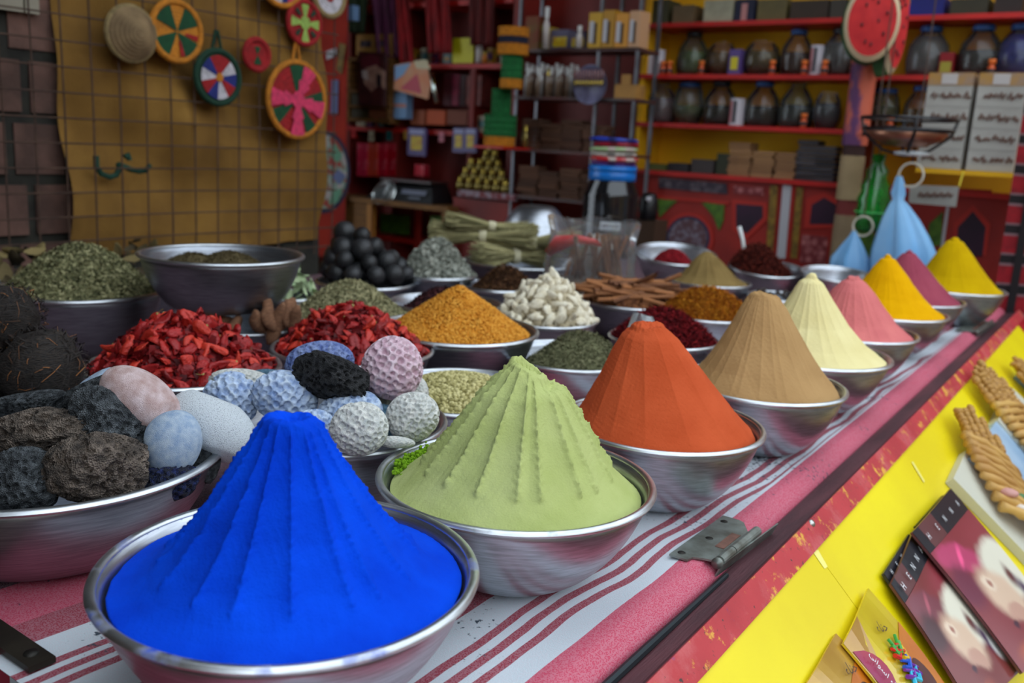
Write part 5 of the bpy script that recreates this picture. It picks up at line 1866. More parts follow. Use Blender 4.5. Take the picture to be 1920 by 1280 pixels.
for nm, pts, m in (('frieze', [(1235, 332), (1362, 344), (1364, 364), (1235, 352)], p_gy), ('border', [(1230, 366), (1366, 378), (1366, 384), (1230, 372)], p_br),
                   ('medallion_ring', circ(1290, 446, 48), p_br), ('medallion_edge', circ(1290, 446, 41), p_nv), ('medallion', circ(1290, 446, 36), p_md),
                   ('corner', [(1232, 372), (1270, 376), (1250, 394), (1236, 408)], p_gr), ('corner', [(1314, 378), (1358, 384), (1356, 414), (1348, 432), (1336, 404)], p_gr),
                   ('arch_frame', [(1372, 374), (1438, 380), (1438, 412), (1400, 450), (1372, 432)], p_br), ('arch', [(1380, 382), (1430, 386), (1430, 408), (1400, 438), (1380, 424)], p_pu),
                   ('gold_strip', [(1444, 346), (1458, 348), (1448, 480), (1436, 480)], p_go), ('white_strip', [(1468, 346), (1484, 348), (1472, 484), (1456, 484)], p_wh),
                   ('red_strip', [(1486, 348), (1490, 348), (1478, 484), (1474, 484)], p_br), ('gold_strip', [(1494, 350), (1506, 352), (1494, 484), (1482, 484)], p_go),
                   ('arch_frame', [(1512, 372), (1545, 360), (1576, 376), (1572, 428), (1508, 428)], p_br), ('arch', [(1522, 384), (1545, 370), (1568, 384), (1564, 420), (1518, 420)], p_pu),
                   ('rosette', [(1504, 440), (1552, 444), (1548, 494), (1500, 492)], p_pk), ('frieze', [(1376, 348), (1432, 352), (1432, 366), (1376, 362)], p_pk),
                   ('corner', [(1742, 420), (1768, 396), (1764, 460), (1740, 462)], p_gr), ('white_strip', [(1774, 388), (1780, 388), (1768, 470), (1762, 470)], p_wh),
                   ('arch_frame', [(1788, 420), (1824, 384), (1856, 420), (1848, 480), (1784, 480)], p_br), ('arch', [(1796, 426), (1824, 396), (1848, 426), (1842, 480), (1792, 480)], p_pu),
                   ('green_leaf', [(1600, 430), (1640, 438), (1636, 480), (1600, 480)], p_gr), ('border', [(1780, 352), (1860, 356), (1860, 364), (1780, 360)], p_br)):
    poly_panel(nm, pts, YD - .0015 * (nm in ('medallion', 'arch')) - .001 * (nm == 'medallion_edge'), .006, m, dd)

# ------------------------------------------------------------------ glass jars on the shelves
mt_glass = {}


def jglass(n, c, a=.30):
    return film('jar_glass_' + n, c, .30, .05, a)


def jar(px, wpx, hpx, shelf, label, cont, fill, gl, lid=None, round_=False, Y=YB + .12):
    z = SZ[shelf]
    X = hit(px, 140 if shelf == 1 else 230, 1, Y)[0]
    sc_ = np.linalg.norm(np.array([X, Y, z]) - CAM) * .97 / FPX
    R, H_ = wpx / 2 * sc_, hpx * sc_
    H_ = min(H_, .220)
    o = empty('glass_jar', (X, Y, z + .001), label, 'jar', 'glass jars on the red shelves')
    if round_:
        pr = [(.0, 0), (R * .7, 0), (R * .98, H_ * .3), (R, H_ * .5), (R * .85, H_ * .8), (R * .62, H_ * .95), (R * .62, H_)]
    else:
        pr = [(.0, 0), (R * .82, 0), (R * .97, H_ * .12), (R, H_ * .35), (R * .9, H_ * .62), (R * .6, H_ * .80), (R * .42, H_ * .88), (R * .42, H_ * .97)]
    link('glass', MB().lathe(pr, 28).mesh('glass', jglass(*gl), True), o)
    if cont is not None:
        ins = [(0, .004)] + [(r * .93, max(zz, .004)) for r, zz in pr[1:] if zz <= H_ * fill]
        rr = np.interp(H_ * fill, [q[1] for q in pr[1:]], [q[0] for q in pr[1:]]) * .93
        ins += [(rr, H_ * fill), (0, H_ * fill)]
        link('contents', MB().lathe(ins, 24).mesh('contents', cont, True), o)
    if lid:
        k = .66 if round_ else .47
        link('lid', MB().lathe([(0, H_), (R * k, H_), (R * (k + .03), H_ * .97), (R * (k + .03), H_ * .90), (R * k, H_ * .89)], 24).mesh('lid', lid, True), o)
    return o


l_bl = M('lid_blue', (36, 84, 150), rough=.4)
l_dk = M('lid_dark', (36, 40, 48), rough=.4)
k_gr, k_br, k_bk, k_am, k_pk, k_ol, k_bu, k_gy = (M('store_' + n, c, tuple(int(x * .7) for x in c), scale=60, rough=.9) for n, c in
    (('green', (92, 104, 30)), ('brown', (64, 34, 30)), ('black', (20, 18, 20)), ('amber', (110, 84, 40)), ('pink', (96, 56, 54)), ('olive', (98, 86, 46)), ('blue', (24, 28, 120)), ('grey', (78, 66, 56))))
GA, GG, GC, GB = ('amber', (248, 236, 200), .03), ('green', (226, 236, 196), .04), ('clear', (242, 244, 242), .05), ('blue', (176, 196, 244), .04)
jar(1296, 58, 86, 1, 'tall green glass jar on the upper jar shelf at the left', k_gr, .55, GG, l_dk)
jar(1350, 58, 58, 1, 'squat amber jar beside the tall green jar', k_am, .7, GA, None, True)
jar(1425, 68, 60, 1, 'round olive jar in the middle of the upper jar shelf', k_ol, .7, GA, None, True)
jar(1490, 58, 90, 1, 'tall jar half full of dark brown under a dark lid on the upper jar shelf', k_br, .5, GA, l_bl)
jar(1572, 70, 86, 1, 'grey brown jar partly behind the watermelon cushions', k_gy, .7, GC, l_dk)
jar(1735, 70, 92, 1, 'grey brown jar with blue lid to the right of the watermelon cushions', k_gy, .8, GC, l_bl)
jar(1832, 70, 92, 1, 'amber jar half full of black with blue lid', k_bk, .5, GA, l_bl)
jar(1905, 72, 96, 1, 'deep blue jar at the right edge of the upper jar shelf', k_bu, .8, GB, l_bl)
jar(1238, 58, 78, 2, 'pink brown jar at the left end of the lower jar shelf', k_pk, .6, GC, None)
jar(1288, 58, 74, 2, 'pale green jar with blue lid on the lower jar shelf', k_gr, .45, GC, l_bl, True)
jar(1347, 64, 84, 2, 'amber jar with black contents and dark lid on the lower jar shelf', k_bk, .45, GA, l_dk)
jar(1427, 64, 84, 2, 'amber jar with black contents and blue lid on the lower jar shelf', k_bk, .45, GA, l_bl)
jar(1490, 62, 80, 2, 'green jar with black contents on the lower jar shelf', k_bk, .5, GG, None)
jar(1548, 50, 64, 2, 'small dark jar near the pole on the lower jar shelf', k_bk, .7, GC, None, True)
jar(1655, 52, 72, 2, 'green jar with blue lid just right of the pole', k_ol, .6, GG, l_bl, True)
jar(1720, 54, 78, 2, 'amber jar with blue lid beside the white cartons', k_am, .5, GA, l_bl)
# small orange capped bottles
OB = MB().lathe([(0, 0), (.016, 0), (.016, .028), (.009, .036), (.009, .042)], 14).mesh('orange_body', M('orange_plastic', (214, 88, 24), rough=.4), True)
OC = MB().lathe([(0, .058), (.015, .058), (.015, .042), (0, .042)], 14).mesh('orange_cap', M('orange_cap', (226, 110, 30), rough=.4), True)
OS = MB().lathe([(.0166, .008), (.0166, .024)], 14).mesh('sticker', M('dark_sticker', (60, 40, 40), rough=.5), True)
for (px, sh, wh) in ((1240, 1, 'before the pink tins at the left of the upper jar shelf'), (1252, 1, 'just right of the pink tins on the upper jar shelf'), (1312, 1, 'beside the tall green jar'), (1445, 1, 'beside the round olive jar'), (1505, 1, 'before the dark brown jar'),
                     (1543, 1, 'right of the tin on the upper jar shelf'), (1598, 1, 'under the watermelon cushion'), (1505, 2, 'on the lower jar shelf before the green jar'), (1856, 1, 'between the amber and the deep blue jar'), (1668, 2, 'just right of the pole on the lower jar shelf')):
    X = hit(px, 140 if sh == 1 else 230, 1, YB + .01)[0]
    o = link('orange_bottle', OB, None, (X, YB + .022, SZ[sh] + .001), None, (1, 1, 1.15), 'tiny orange bottle ' + wh, 'bottle', 'tiny orange bottles on the jar shelves')
    link('cap', OC, o)
    link('sticker', OS, o)
# tins and small boxes
t_pk = M('tin_pink', (190, 120, 126), rough=.4)
t_wh = M('tin_white', (196, 190, 196), rough=.4)
t_dk = M('tin_dark', (44, 40, 48), rough=.4)
for (px, sh, w_, h_, lab) in ((1216, 1, 20, 40, 'pink and white tin at the left end of the upper jar shelf'), (1234, 1, 20, 44, 'second pink and white tin at the left end of the upper jar shelf'),
                              (1528, 1, 22, 48, 'pink and white tin between two tiny orange bottles'), (1380, 2, 26, 46, 'pink and white tin between two amber jars')):
    X = hit(px, 140 if sh == 1 else 230, 1, YB + .06)[0]
    s = 5.0 / FPX
    o = empty('tin_can', (X, YB + .06, SZ[sh] + .001), lab, 'tin', 'pink and white tins')
    R, H_ = w_ / 2 * s, h_ * s
    link('can', MB().lathe([(0, 0), (R, 0), (R, H_), (0, H_)], 20).mesh('can', t_wh), o)
    for (a0, a1, m) in ((-2.6, -1.9, t_pk), (-1.8, -1.3, t_dk)):
        mb = MB()
        for t in np.linspace(a0, a1, 6):
            mb.v += [(1.01 * R * math.cos(t), 1.01 * R * math.sin(t), .1 * H_), (1.01 * R * math.cos(t), 1.01 * R * math.sin(t), .9 * H_)]
        mb.f = [(2 * i, 2 * i + 2, 2 * i + 3, 2 * i + 1) for i in range(5)]
        mb.mi = [0] * 5
        mb.build('label_band', m, o)
ibox('purple_box', 'purple box with yellow round mark between the squat jars', 'box', 1366, 92, 1388, 140, YB + .02, .06, M('card_purple', (92, 70, 130), rough=.5), base=SZ[1], prints=[('mark', .2, .2, .8, .7, M('card_yellow', (206, 190, 40), rough=.5))])
ibox('tea_tin', 'red and yellow tin beside the grey brown jar', 'tin', 1762, 88, 1788, 132, YB + .03, .07, M('tin_red', (130, 24, 30), rough=.4), base=SZ[1], prints=[('label_patch', .1, .15, .9, .6, M('tin_yellow', (150, 140, 50), rough=.4))])
ibox('pink_carton', 'small pink carton behind the tins', 'box', 1222, 72, 1252, 100, YB + .13, .06, M('card_rose', (150, 60, 66), rough=.5), base=SZ[1], prints=[('lid_band', 0, .75, 1, 1, M('card_navy', (40, 40, 60), rough=.5))])
for (x0, x1, h_, c, lab) in ((1214, 1252, 46, (58, 56, 30), 'dark olive box on the top shelf at the left'), (1262, 1300, 34, (104, 84, 56), 'tan basket on the top shelf'), (1320, 1374, 42, (166, 162, 136), 'cream box on the top shelf'),
                             (1378, 1414, 42, (22, 26, 52), 'navy box with a pink figure on the top shelf'), (1420, 1474, 40, (96, 84, 46), 'khaki box on the top shelf'), (1482, 1552, 36, (52, 38, 24), 'dark brown box on the top shelf'),
                             (1556, 1586, 36, (60, 54, 44), 'grey box on the top shelf beside the watermelon cushion'), (1704, 1768, 34, (18, 24, 110), 'bright blue box on the top shelf at the right'),
                             (1780, 1850, 30, (50, 46, 26), 'dark khaki box on the top shelf at the right'), (1862, 1915, 30, (44, 30, 24), 'brown box on the top shelf at the right edge')):
    m = M('top_box_%d' % x0, c, tuple(int(q * .8) for q in c), scale=10, rough=.7)
    ibox('storage_box', lab, 'box', x0, 40 - h_, x1, 40, YB + .03, .15, m, 'boxes on the top shelf', base=SZ[0] + .001,
         prints=[('figure', .35, .05, .65, .8, M('fig_pink', (176, 120, 116), rough=.5))] if 'figure' in lab else [])
# stacks of pressed soap on the bottom shelf
mt_soap = M('tan_soap', (158, 116, 78), (132, 94, 62), mode='obj', lo=0, hi=1, rough=.85)
mt_soapd = M('dark_pack', (40, 36, 40), (74, 68, 70), mode='obj', lo=0, hi=1, rough=.5)
r2 = np.random.default_rng(77)
for (px, w_, n, m, nm, lab) in ((1392, 40, 9, mt_soap, 'soap_bar', 'tan soap slab in the tallest stack on the bottom shelf'), (1436, 38, 7, mt_soap, 'soap_bar', 'tan soap slab in the middle stack on the bottom shelf'), (1478, 34, 7, mt_soap, 'soap_bar', 'tan soap slab in the right stack on the bottom shelf'),
                            (1516, 34, 8, mt_soapd, 'dark_packet', 'dark packet in the left stack by the pole'), (1552, 32, 7, mt_soapd, 'dark_packet', 'dark packet in the right stack by the pole')):
    X = hit(px, 330, 1, YB + .09)[0]
    s = 4.95 / FPX
    hh_ = .0185 if m is mt_soap else .024
    me = MB().box(-w_ * s / 2, -.05, 0, w_ * s / 2, .05, hh_ * .88).mesh(nm, m)
    for k in range(n):
        link(nm, me, None, (X + r2.uniform(-.006, .006), YB + .075 + r2.uniform(-.006, .006), SZ[3] + .001 + k * hh_), (0, 0, r2.uniform(-.08, .08)), None, lab, 'soap' if m is mt_soap else 'packet', 'slabs stacked on the bottom shelf')
for (x0, x1, h_, c, lab) in ((1215, 1250, 12, (74, 80, 30), 'flat olive packet at the left of the bottom shelf'), (1252, 1290, 16, (34, 30, 32), 'low dark packet on the bottom shelf'), (1296, 1338, 26, (58, 50, 48), 'grey brown packet on the bottom shelf'), (1344, 1368, 40, (40, 44, 22), 'dark green packet beside the soap stacks')):
    ibox('flat_packet', lab, 'packet', x0, 320 - h_, x1, 320, YB + .03, .12, M('low_%d' % x0, c, rough=.6), 'low packets on the bottom shelf', base=SZ[3] + .001)
# ------------------------------------------------------------------ middle of the back wall: red shelves, goods, counter
XM0, XM1 = hit(600, 250, 1, YB)[0] - .25, XL2 - .03
mu = empty('shelf_unit', (XM0, YB, 0), 'dark red shelf unit crowded with packets behind the black scale', 'shelves')
Z1, Z2 = hit(800, 243, 1, YB)[2], hit(800, 120, 1, YB)[2]
Z3 = Z2 + .36
spart('back_panel', XM0, YB + .24, .2, XM1, YB + .26, 2.6, mt_dred, mu)
for z in (Z1, Z2, Z3):
    spart('shelf', XM0, YB - .02, z - .028, hit(955, 200, 1, YB)[0], YB + .24, z, mt_red, mu)
for px in (655, 745, 885, 960):
    x = hit(px, 240, 1, YB)[0]
    spart('post', x - .018, YB - .015, .2, x + .018, YB + .24, 2.5, mt_dred, mu)
spart('ledge', XM0, YB - .02, .62, XM1, YB + .24, .65, mt_red, mu)
# lower painted doors
for (pts, m, nm) in (([(712, 400), (768, 404), (766, 440), (712, 436)], p_gr, 'green_inlay'), ([(806, 404), (846, 406), (846, 440), (806, 438)], p_gr, 'green_inlay'), ([(778, 384), (790, 385), (788, 470), (776, 470)], p_br, 'red_post'),
                     ([(866, 384), (900, 388), (898, 430), (866, 426)], p_pu, 'purple_inlay'), ([(850, 380), (860, 380), (858, 470), (848, 470)], p_br, 'red_post')):
    poly_panel(nm, pts, YB - .03, .01, m, mu)

# red hanging cloth with a large medallion beside the sacking
hc = empty('appliqued_cloth', hit(625, 300, 1, 4.12), 'red cloth with a big swirling medallion hanging beside the sacking', 'cloth')
for nm, pts, m, q in (('ground', [(585, -30), (652, -20), (646, 480), (585, 480)], M('cloth_red', (172, 44, 22), (146, 30, 20), scale=6, rough=.9), 0), ('medallion_edge', circ(606, 322, 50, 28, 78), p_nv, 1),
                      ('medallion', circ(606, 322, 44, 28, 70), M('swirl_mat', (186, 172, 168), (170, 70, 60), mode='noise', scale=16, lo=.42, hi=.58, rough=.9, c3=(120, 160, 140)), 2),
                      ('swirl', [(628, 268), (640, 290), (632, 306), (618, 290)], M('swirl_green', (110, 160, 130), rough=.9), 3), ('swirl', [(634, 318), (648, 330), (636, 346), (622, 332)], M('swirl_blue', (110, 120, 160), rough=.9), 3),
                      ('swirl', [(622, 360), (640, 352), (634, 378), (616, 384)], M('swirl_green', (110, 160, 130)), 3), ('stripe', [(622, 150), (634, 150), (632, 215), (620, 215)], M('swirl_blue', (110, 120, 160)), 3),
                      ('stripe', [(636, 80), (648, 84), (640, 140), (630, 130)], p_go, 3), ('stripe', [(612, 96), (630, 90), (630, 104), (612, 112)], p_wh, 3)):
    poly_panel(nm, pts, 4.12 - .004 * q, .004, m, hc)

# hanging scarves
def scarf(px, py0, py1, w0, w1, c, label, Y=4.42, lean=0):
    m = M('scarf_%d' % px, c, tuple(int(x * .6) for x in c), scale=9, rough=.75, stretch=(6, 6, .6))
    nz, nx = 18, 26
    V = []
    for i in range(nz):
        t = i / (nz - 1)
        for j in range(nx):
            s = j / (nx - 1) * 2 - 1
            p = hit(px + lean * t + s * (w0 + (w1 - w0) * t), py0 + (py1 - py0) * t, 1, Y)
            V.append((p[0], Y + .018 * math.sin(s * 9 + t) + .01 * math.sin(s * 21), p[2]))
    me = npmesh('scarf', np.array(V), grid_faces(nz, nx), m)
    o = link('scarf', me, None, label=label, cat='scarf', group='scarves hanging from the upper shelf')
    md = o.modifiers.new('thickness', 'SOLIDIFY')
    md.thickness = .004
    return o


scarf(722, -40, 108, 24, 22, (110, 40, 84), 'purple scarf with pink folds hanging at the top left of the shelves', lean=14)
scarf(752, -40, 120, 8, 10, (176, 20, 28), 'narrow red scarf beside the purple one', lean=14, Y=4.40)
scarf(818, -40, 100, 18, 20, (170, 18, 24), 'broad red scarf hanging in the middle of the shelves', lean=10)
scarf(672, -40, 62, 18, 12, (40, 60, 24), 'dark green scarf beside the red cloth')
scarf(905, -40, 85, 22, 18, (116, 26, 22), 'rust red scarf beside the woven basket')

# goods on the middle shelves
mt_tan = M('card_tan', (176, 128, 62), (150, 106, 50), scale=10, rough=.7)
mt_lbl = M('card_lightblue', (126, 164, 206), rough=.5)
mt_wd = M('rack_wood', (132, 88, 36), (100, 64, 26), scale=6, rough=.7, stretch=(1, 1, 8))
G7 = 'packets on the middle shelves'
ibox('carton', 'tan carton with two dark labels left of the purple scarf', 'box', 668, 64, 736, 104, YB - .09, .07, mt_tan, G7, prints=[('label_patch', .12, .4, .42, .7, p_gy), ('label_patch', .55, .4, .9, .7, p_gy)])
ibox('carton', 'small sky blue carton at the top beside the red cloth', 'box', 642, 10, 662, 38, 4.15, .05, mt_lbl, G7)
ibox('carton', 'tall sky blue carton beside the bright packet', 'box', 737, 172, 762, 222, YB - .08, .06, mt_lbl, G7, prints=[('band', 0, .42, 1, .55, M('card_salmon', (206, 140, 120), rough=.5))])
ibox('carton', 'bright yellow box on the upper shelf', 'box', 849, 71, 887, 118, YB - .03, .09, M('card_bright_yellow', (206, 196, 16), rough=.5), G7)
rk = empty('spice_rack', hit(690, 230, 1, YB - .12), 'open wooden rack at the left of the middle shelves', 'rack')
for (x0, y0, x1, y1) in ((650, 106, 654, 228), (726, 112, 731, 232), (650, 222, 731, 228), (650, 168, 731, 173), (650, 198, 731, 202), (650, 108, 731, 113)):
    ym = (y0 + y1) / 2
    a, b2 = hit(x0, ym, 1, YB - .12), hit(x1, ym, 1, YB - .12)
    zt, zb = hit((x0 + x1) / 2, y0, 1, YB - .12)[2], hit((x0 + x1) / 2, y1, 1, YB - .12)[2]
    o = MB().box(a[0], YB - .12, zb, b2[0], YB - .02, zt).build('bar', mt_wd, rk)
    o.location = -Vector(rk.location)
for (x0, y0, x1, y1, c, lab) in ((656, 204, 688, 221, (54, 44, 18), 'dark carton at the left of the open rack'), (692, 203, 724, 221, (120, 66, 40), 'brown carton at the right of the open rack'), (694, 175, 724, 196, (168, 100, 30), 'orange carton in the open rack'), (656, 176, 690, 197, (96, 60, 40), 'maroon carton in the open rack')):
    ibox('carton', lab, 'box', x0, y0, x1, y1, YB - .10, .06, M('rk_%d' % x0, c, rough=.6), 'cartons in the open rack')
# a framed print: loose shapes of a figure in pink and cream
pf = empty('picture_print', hit(698, 148, 1, YB - .15), 'print of a figure in pink and cream leaning on the rack', 'picture')
for nm, pts, m, q in (('sheet', [(672, 96), (726, 100), (724, 200), (672, 196)], M('pr_brown', (84, 36, 36), (60, 24, 26), scale=14, rough=.5), 0), ('shape', circ(694, 116, 18, 14, 14), M('pr_wine', (104, 36, 48), rough=.5), 1),
                      ('shape', [(684, 128), (704, 122), (722, 134), (722, 168), (710, 160), (696, 172), (682, 156)], M('pr_skin', (190, 150, 130), (150, 104, 92), scale=20, rough=.5), 2),
                      ('shape', [(706, 138), (714, 140), (714, 166), (706, 160)], M('pr_dark', (36, 26, 34), rough=.5), 3), ('shape', [(678, 132), (688, 132), (690, 150), (680, 146)], M('pr_pale', (206, 190, 186), rough=.5), 3)):
    poly_panel(nm, pts, YB - .15 - .002 * q, .003, m, pf)
bp_ = empty('bright_packet', hit(770, 150, 1, YB - .13), 'bright packet with pink triangle and blue corner hung from the shelf', 'packet')
for nm, pts, m, q in (('sheet', [(740, 122), (800, 112), (812, 140), (802, 186), (738, 168)], M('bp_orange', (214, 124, 70), (206, 150, 110), scale=10, rough=.4), 0), ('shape', [(740, 124), (770, 118), (756, 140), (740, 152)], mt_lbl, 1),
                      ('shape', [(750, 166), (782, 138), (790, 176)], M('bp_pink', (190, 52, 72), rough=.4), 1), ('shape', [(776, 114), (800, 112), (806, 130), (780, 128)], M('bp_cream', (206, 190, 150), rough=.4), 1)):
    poly_panel(nm, pts, YB - .13 - .002 * q, .004, m, bp_)
a, b2 = hit(806, 130, 1, YB - .14), hit(820, 192, 1, YB - .14)
link('mirror_tube', MB().tube([a, b2], [.011, .017], 10).mesh('mirror_tube', M('bright_metal', (230, 240, 232), rough=.15, metal=1), True), None, label='shiny silver tube hanging beside the bright packet', cat='tube')
for k, (x0, x1, c, lab) in enumerate(((832, 846, (88, 20, 30), 'maroon book leaning right of the silver tube'), (848, 860, (140, 26, 60), 'pink spined book in the row right of the silver tube'), (862, 872, (64, 18, 22), 'dark brown book in the row right of the silver tube'), (874, 902, (128, 58, 50), 'wide patterned book at the end of the row'))):
    ibox('book', lab, 'book', x0, 138 + k, x1, 198, YB - .0, .12, M('bk_%d' % k, c, tuple(int(q * .7) for q in c), scale=20, rough=.6), 'books on the middle shelf')
for k, (x0, x1, c) in enumerate(((770, 796, (150, 70, 30)), (800, 834, (186, 76, 26)), (838, 876, (120, 54, 26)))):
    ibox('carton', ('brown', 'orange', 'rust')[k] + ' flat carton at the front of the middle shelf', 'box', x0, 206, x1, 234, YB - .01, .08, M('fc_%d' % k, c, rough=.6), G7)
# more small goods crowding the shelves
clut = [('scarlet', (206, 30, 30)), ('golden', (206, 150, 30)), ('olive', (110, 110, 40)), ('cream', (206, 190, 160)), ('violet', (110, 60, 120)), ('brick red', (160, 60, 40)), ('teal', (40, 110, 110)), ('rose', (206, 90, 110))]
for row, (yb, x0, x1, Zs, wh) in enumerate(((118, 752, 846, Z2, 'upper shelf left of the yellow box'), (118, 912, 948, Z2, 'upper shelf right of the yellow box'), (243, 884, 904, Z1, 'middle shelf beside the squat green basket'), (243, 668, 728, Z1, 'middle shelf behind the open rack'))):
    x, k = x0, row
    while x < x1 - 6:
        w_ = 9 + (k * 5) % 8
        h_ = 20 + (k * 11) % 22
        n_, c_ = clut[k % 8]
        ibox('spice_packet', '%s small packet on the %s' % (n_, wh), 'packet', x, yb - h_, x + w_, yb, YB + .03 + .02 * (k % 3), .05, M('clut_' + n_, c_, tuple(int(q * .6) for q in c_), scale=30, rough=.35), 'small packets on the middle shelves', base=Zs + .001,
             prints=[('label_patch', .15, .3, .85, .7, M('clut_' + clut[(k + 3) % 8][0], clut[(k + 3) % 8][1], tuple(int(q * .6) for q in clut[(k + 3) % 8][1]), scale=30, rough=.35))])
        x += w_ + 1
        k += 1
for k in range(9):
    n_, c_ = clut[(k * 3) % 8]
    px = 662 + k * 33
    ibox('hanging_charm', '%s little charm hanging from the red middle shelf edge' % n_, 'charm', px - 4, 244 + k * .6, px + 5, 258 + (k * 7) % 9, YB - .035, .01, M('clut_' + n_, c_), 'little charms hanging from the middle shelf')
# small bottle on the upper shelf
def bottle(px, pyb, pyt, wpx, Y, body, cap, label, group, z=None, name='small_bottle'):
    b0 = hit(px, pyb, 1, Y)
    s = (b0 - CAM) @ FW / FPX
    R, H_ = wpx / 2 * s, (pyb - pyt) * s
    o = empty(name, (b0[0], Y, b0[2] if z is None else z), label, 'bottle', group)
    link('body', MB().lathe([(0, 0), (R, 0), (R, H_ * .58), (R * .5, H_ * .7), (R * .5, H_ * .75), (0, H_ * .75)], 14).mesh('body', body, True), o)
    link('cap', MB().lathe([(R * .72, H_ * .74), (R * .74, H_), (0, H_)], 14).mesh('cap', cap, True), o)
    return o


b_cl = M('bottle_clear', (120, 96, 76), rough=.1, spec=.9)
b_go = M('bottle_gold', (170, 150, 80), (120, 100, 50), scale=30, rough=.25, metal=.6)
c_wt = M('cap_white', (214, 212, 208), rough=.4)
c_gd = M('cap_gold', (210, 180, 80), rough=.25, metal=.7)
bottle(898, 118, 72, 14, YB - .02, M('bottle_white', (200, 190, 184), rough=.3), c_wt, 'little white bottle beside the bright yellow box', 'little bottles')
bottle(909, 118, 96, 10, YB - .02, M('bottle_orange', (206, 120, 30), rough=.3), c_gd, 'tiny amber bottle beside the bright yellow box', 'little bottles')

# woven baskets in green and orange
def basket(px, segs, Y, label):
    """stacked woven rings: (top px, bottom px, half width px, material)"""
    base = hit(px, segs[-1][1], 1, Y)
    s = (base - CAM) @ FW / FPX
    o = empty('woven_basket', base, label, 'basket', 'green and orange woven baskets')
    for (y0, y1, h_, m) in segs:
        z0, z1 = hit(px, y1, 1, Y)[2] - base[2], hit(px, y0, 1, Y)[2] - base[2]
        n = 7
        pr = [(0, z0)] + [(h_ * s * (1 + .05 * (k % 2)), z0 + (z1 - z0) * k / n) for k in range(n + 1)] + [(0, z1)]
        link('woven_band', MB().lathe(pr, 26).mesh('woven_band', m, False), o)
    return o


bz_ = hit(936, 274, 1, 4.1)
spart('bracket_shelf', bz_[0] - .1, 4.0, bz_[2] - .014, bz_[0] + .1, YB, bz_[2] - .001, mt_red, mu)
w_or, w_gr, w_nv = cm('b_orange', (210, 130, 16)), cm('b_green', (10, 104, 44)), cm('b_navy', (30, 34, 60))
basket(958, [(52, 70, 28, w_or), (70, 83, 27, w_nv), (83, 104, 29, w_or), (104, 148, 20, w_gr), (148, 166, 21, w_or)], 4.05, 'tall woven basket with orange and navy rim on a green body')
basket(936, [(167, 215, 18, w_gr), (215, 256, 30, w_gr), (256, 274, 29, w_or)], 4.1, 'squat green woven basket with an orange foot')

# pink packets and hanging packs under the shelf
for k, (px, c, lab) in enumerate(((678, (196, 40, 70), 'pink shiny packet leaning left under the shelf'), (698, (206, 70, 50), 'orange topped packet among the pink ones'), (714, (190, 26, 50), 'red packet among the pink ones'), (730, (184, 20, 40), 'red packet at the right of the pink row'), (786, (196, 30, 50), 'single red packet left of the scale display'))):
    ibox('spice_packet', lab, 'packet', px - 9, 268 + (40 if k == 4 else 0), px + 9, 330, YB - .06 + .01 * k, .05, M('spk_%d' % k, c, (214, 130, 140), scale=12, lo=.5, hi=.8, rough=.25), 'red and pink packets under the shelf')
for k, (px, w_) in enumerate(((781, 17), (860, 11), (882, 11))):
    ibox('hanging_pack', ('wide', 'left narrow', 'right narrow')[k] + ' purple hanging pack with yellow picture under the shelf', 'packet', px - w_, 240, px + w_, 292 if k == 0 else 286, YB - .07, .02, M('pack_purple', (84, 66, 120), rough=.4), 'purple hanging packs',
         prints=[('picture', .2, .2, .8, .72, M('pack_yellow', (206, 186, 30), (190, 140, 20), scale=30, rough=.4)), ('head_band', .1, .78, .9, .95, M('pack_lilac', (150, 150, 190), rough=.4))])

# wooden counter and the black scale on it
CT = hit(700, 372, 1, 4.25)
ct = empty('wooden_counter', (CT[0], 4.3, 0), 'small wooden counter carrying the black scale', 'counter')
cx0, cx1 = hit(628, 372, 1, 4.2)[0], hit(850, 378, 1, 4.2)[0]
zt = hit(740, 376, 1, 4.2)[2]


def cpart(n, x0, y0, z0, x1, y1, z1, m):
    o = MB().box(x0, y0, z0, x1, y1, z1).build(n, m, ct)
    o.location = -Vector(ct.location)


cpart('counter_top', cx0, 4.15, zt - .03, cx1, 4.44, zt, mt_wd)
xa = hit(692, 420, 1, 4.16)[0]
cpart('leg', xa - .02, 4.16, 0, xa + .02, 4.20, zt - .03, M('pale_wood', (176, 116, 44), (150, 92, 34), scale=6, rough=.6, stretch=(6, 6, .6)))
cpart('leg', cx1 - .05, 4.16, 0, cx1 - .01, 4.20, zt - .03, mt_wd)
cpart('side_board', cx0, 4.17, 0, xa - .02, 4.19, zt - .03, mt_wd)
cpart('leg', cx0, 4.38, 0, cx0 + .04, 4.42, zt - .03, mt_wd)
sx = hit(745, 350, 1, 4.22)[0]
sl = empty('weighing_scale', (sx, 4.28, zt), 'black digital weighing scale on the wooden counter', 'scale')
s5 = 5.2 / FPX
mt_bkp = M('black_plastic', (20, 20, 22), (30, 30, 32), scale=6, rough=.35)
MB().add([(-85 * s5, -.08, 0), (100 * s5, -.08, 0), (100 * s5, .12, 0), (-85 * s5, .12, 0), (-40 * s5, -.02, .09), (80 * s5, -.02, .10), (80 * s5, .12, .12), (-40 * s5, .12, .11)],
         [(0, 3, 2, 1), (4, 5, 6, 7), (0, 1, 5, 4), (1, 2, 6, 5), (2, 3, 7, 6), (3, 0, 4, 7)]).build('housing', mt_bkp, sl)
MB().box(-50 * s5, -.05, .115, 85 * s5, .12, .128).build('weighing_tray', M('tray_grey', (70, 50, 48), rough=.4), sl)
MB().add([(10 * s5, -.064, .045), (76 * s5, -.064, .045), (76 * s5, -.048, .072), (10 * s5, -.048, .072)], [(0, 1, 2, 3)]).build('display', M('lcd', (120, 124, 140), rough=.3), sl)
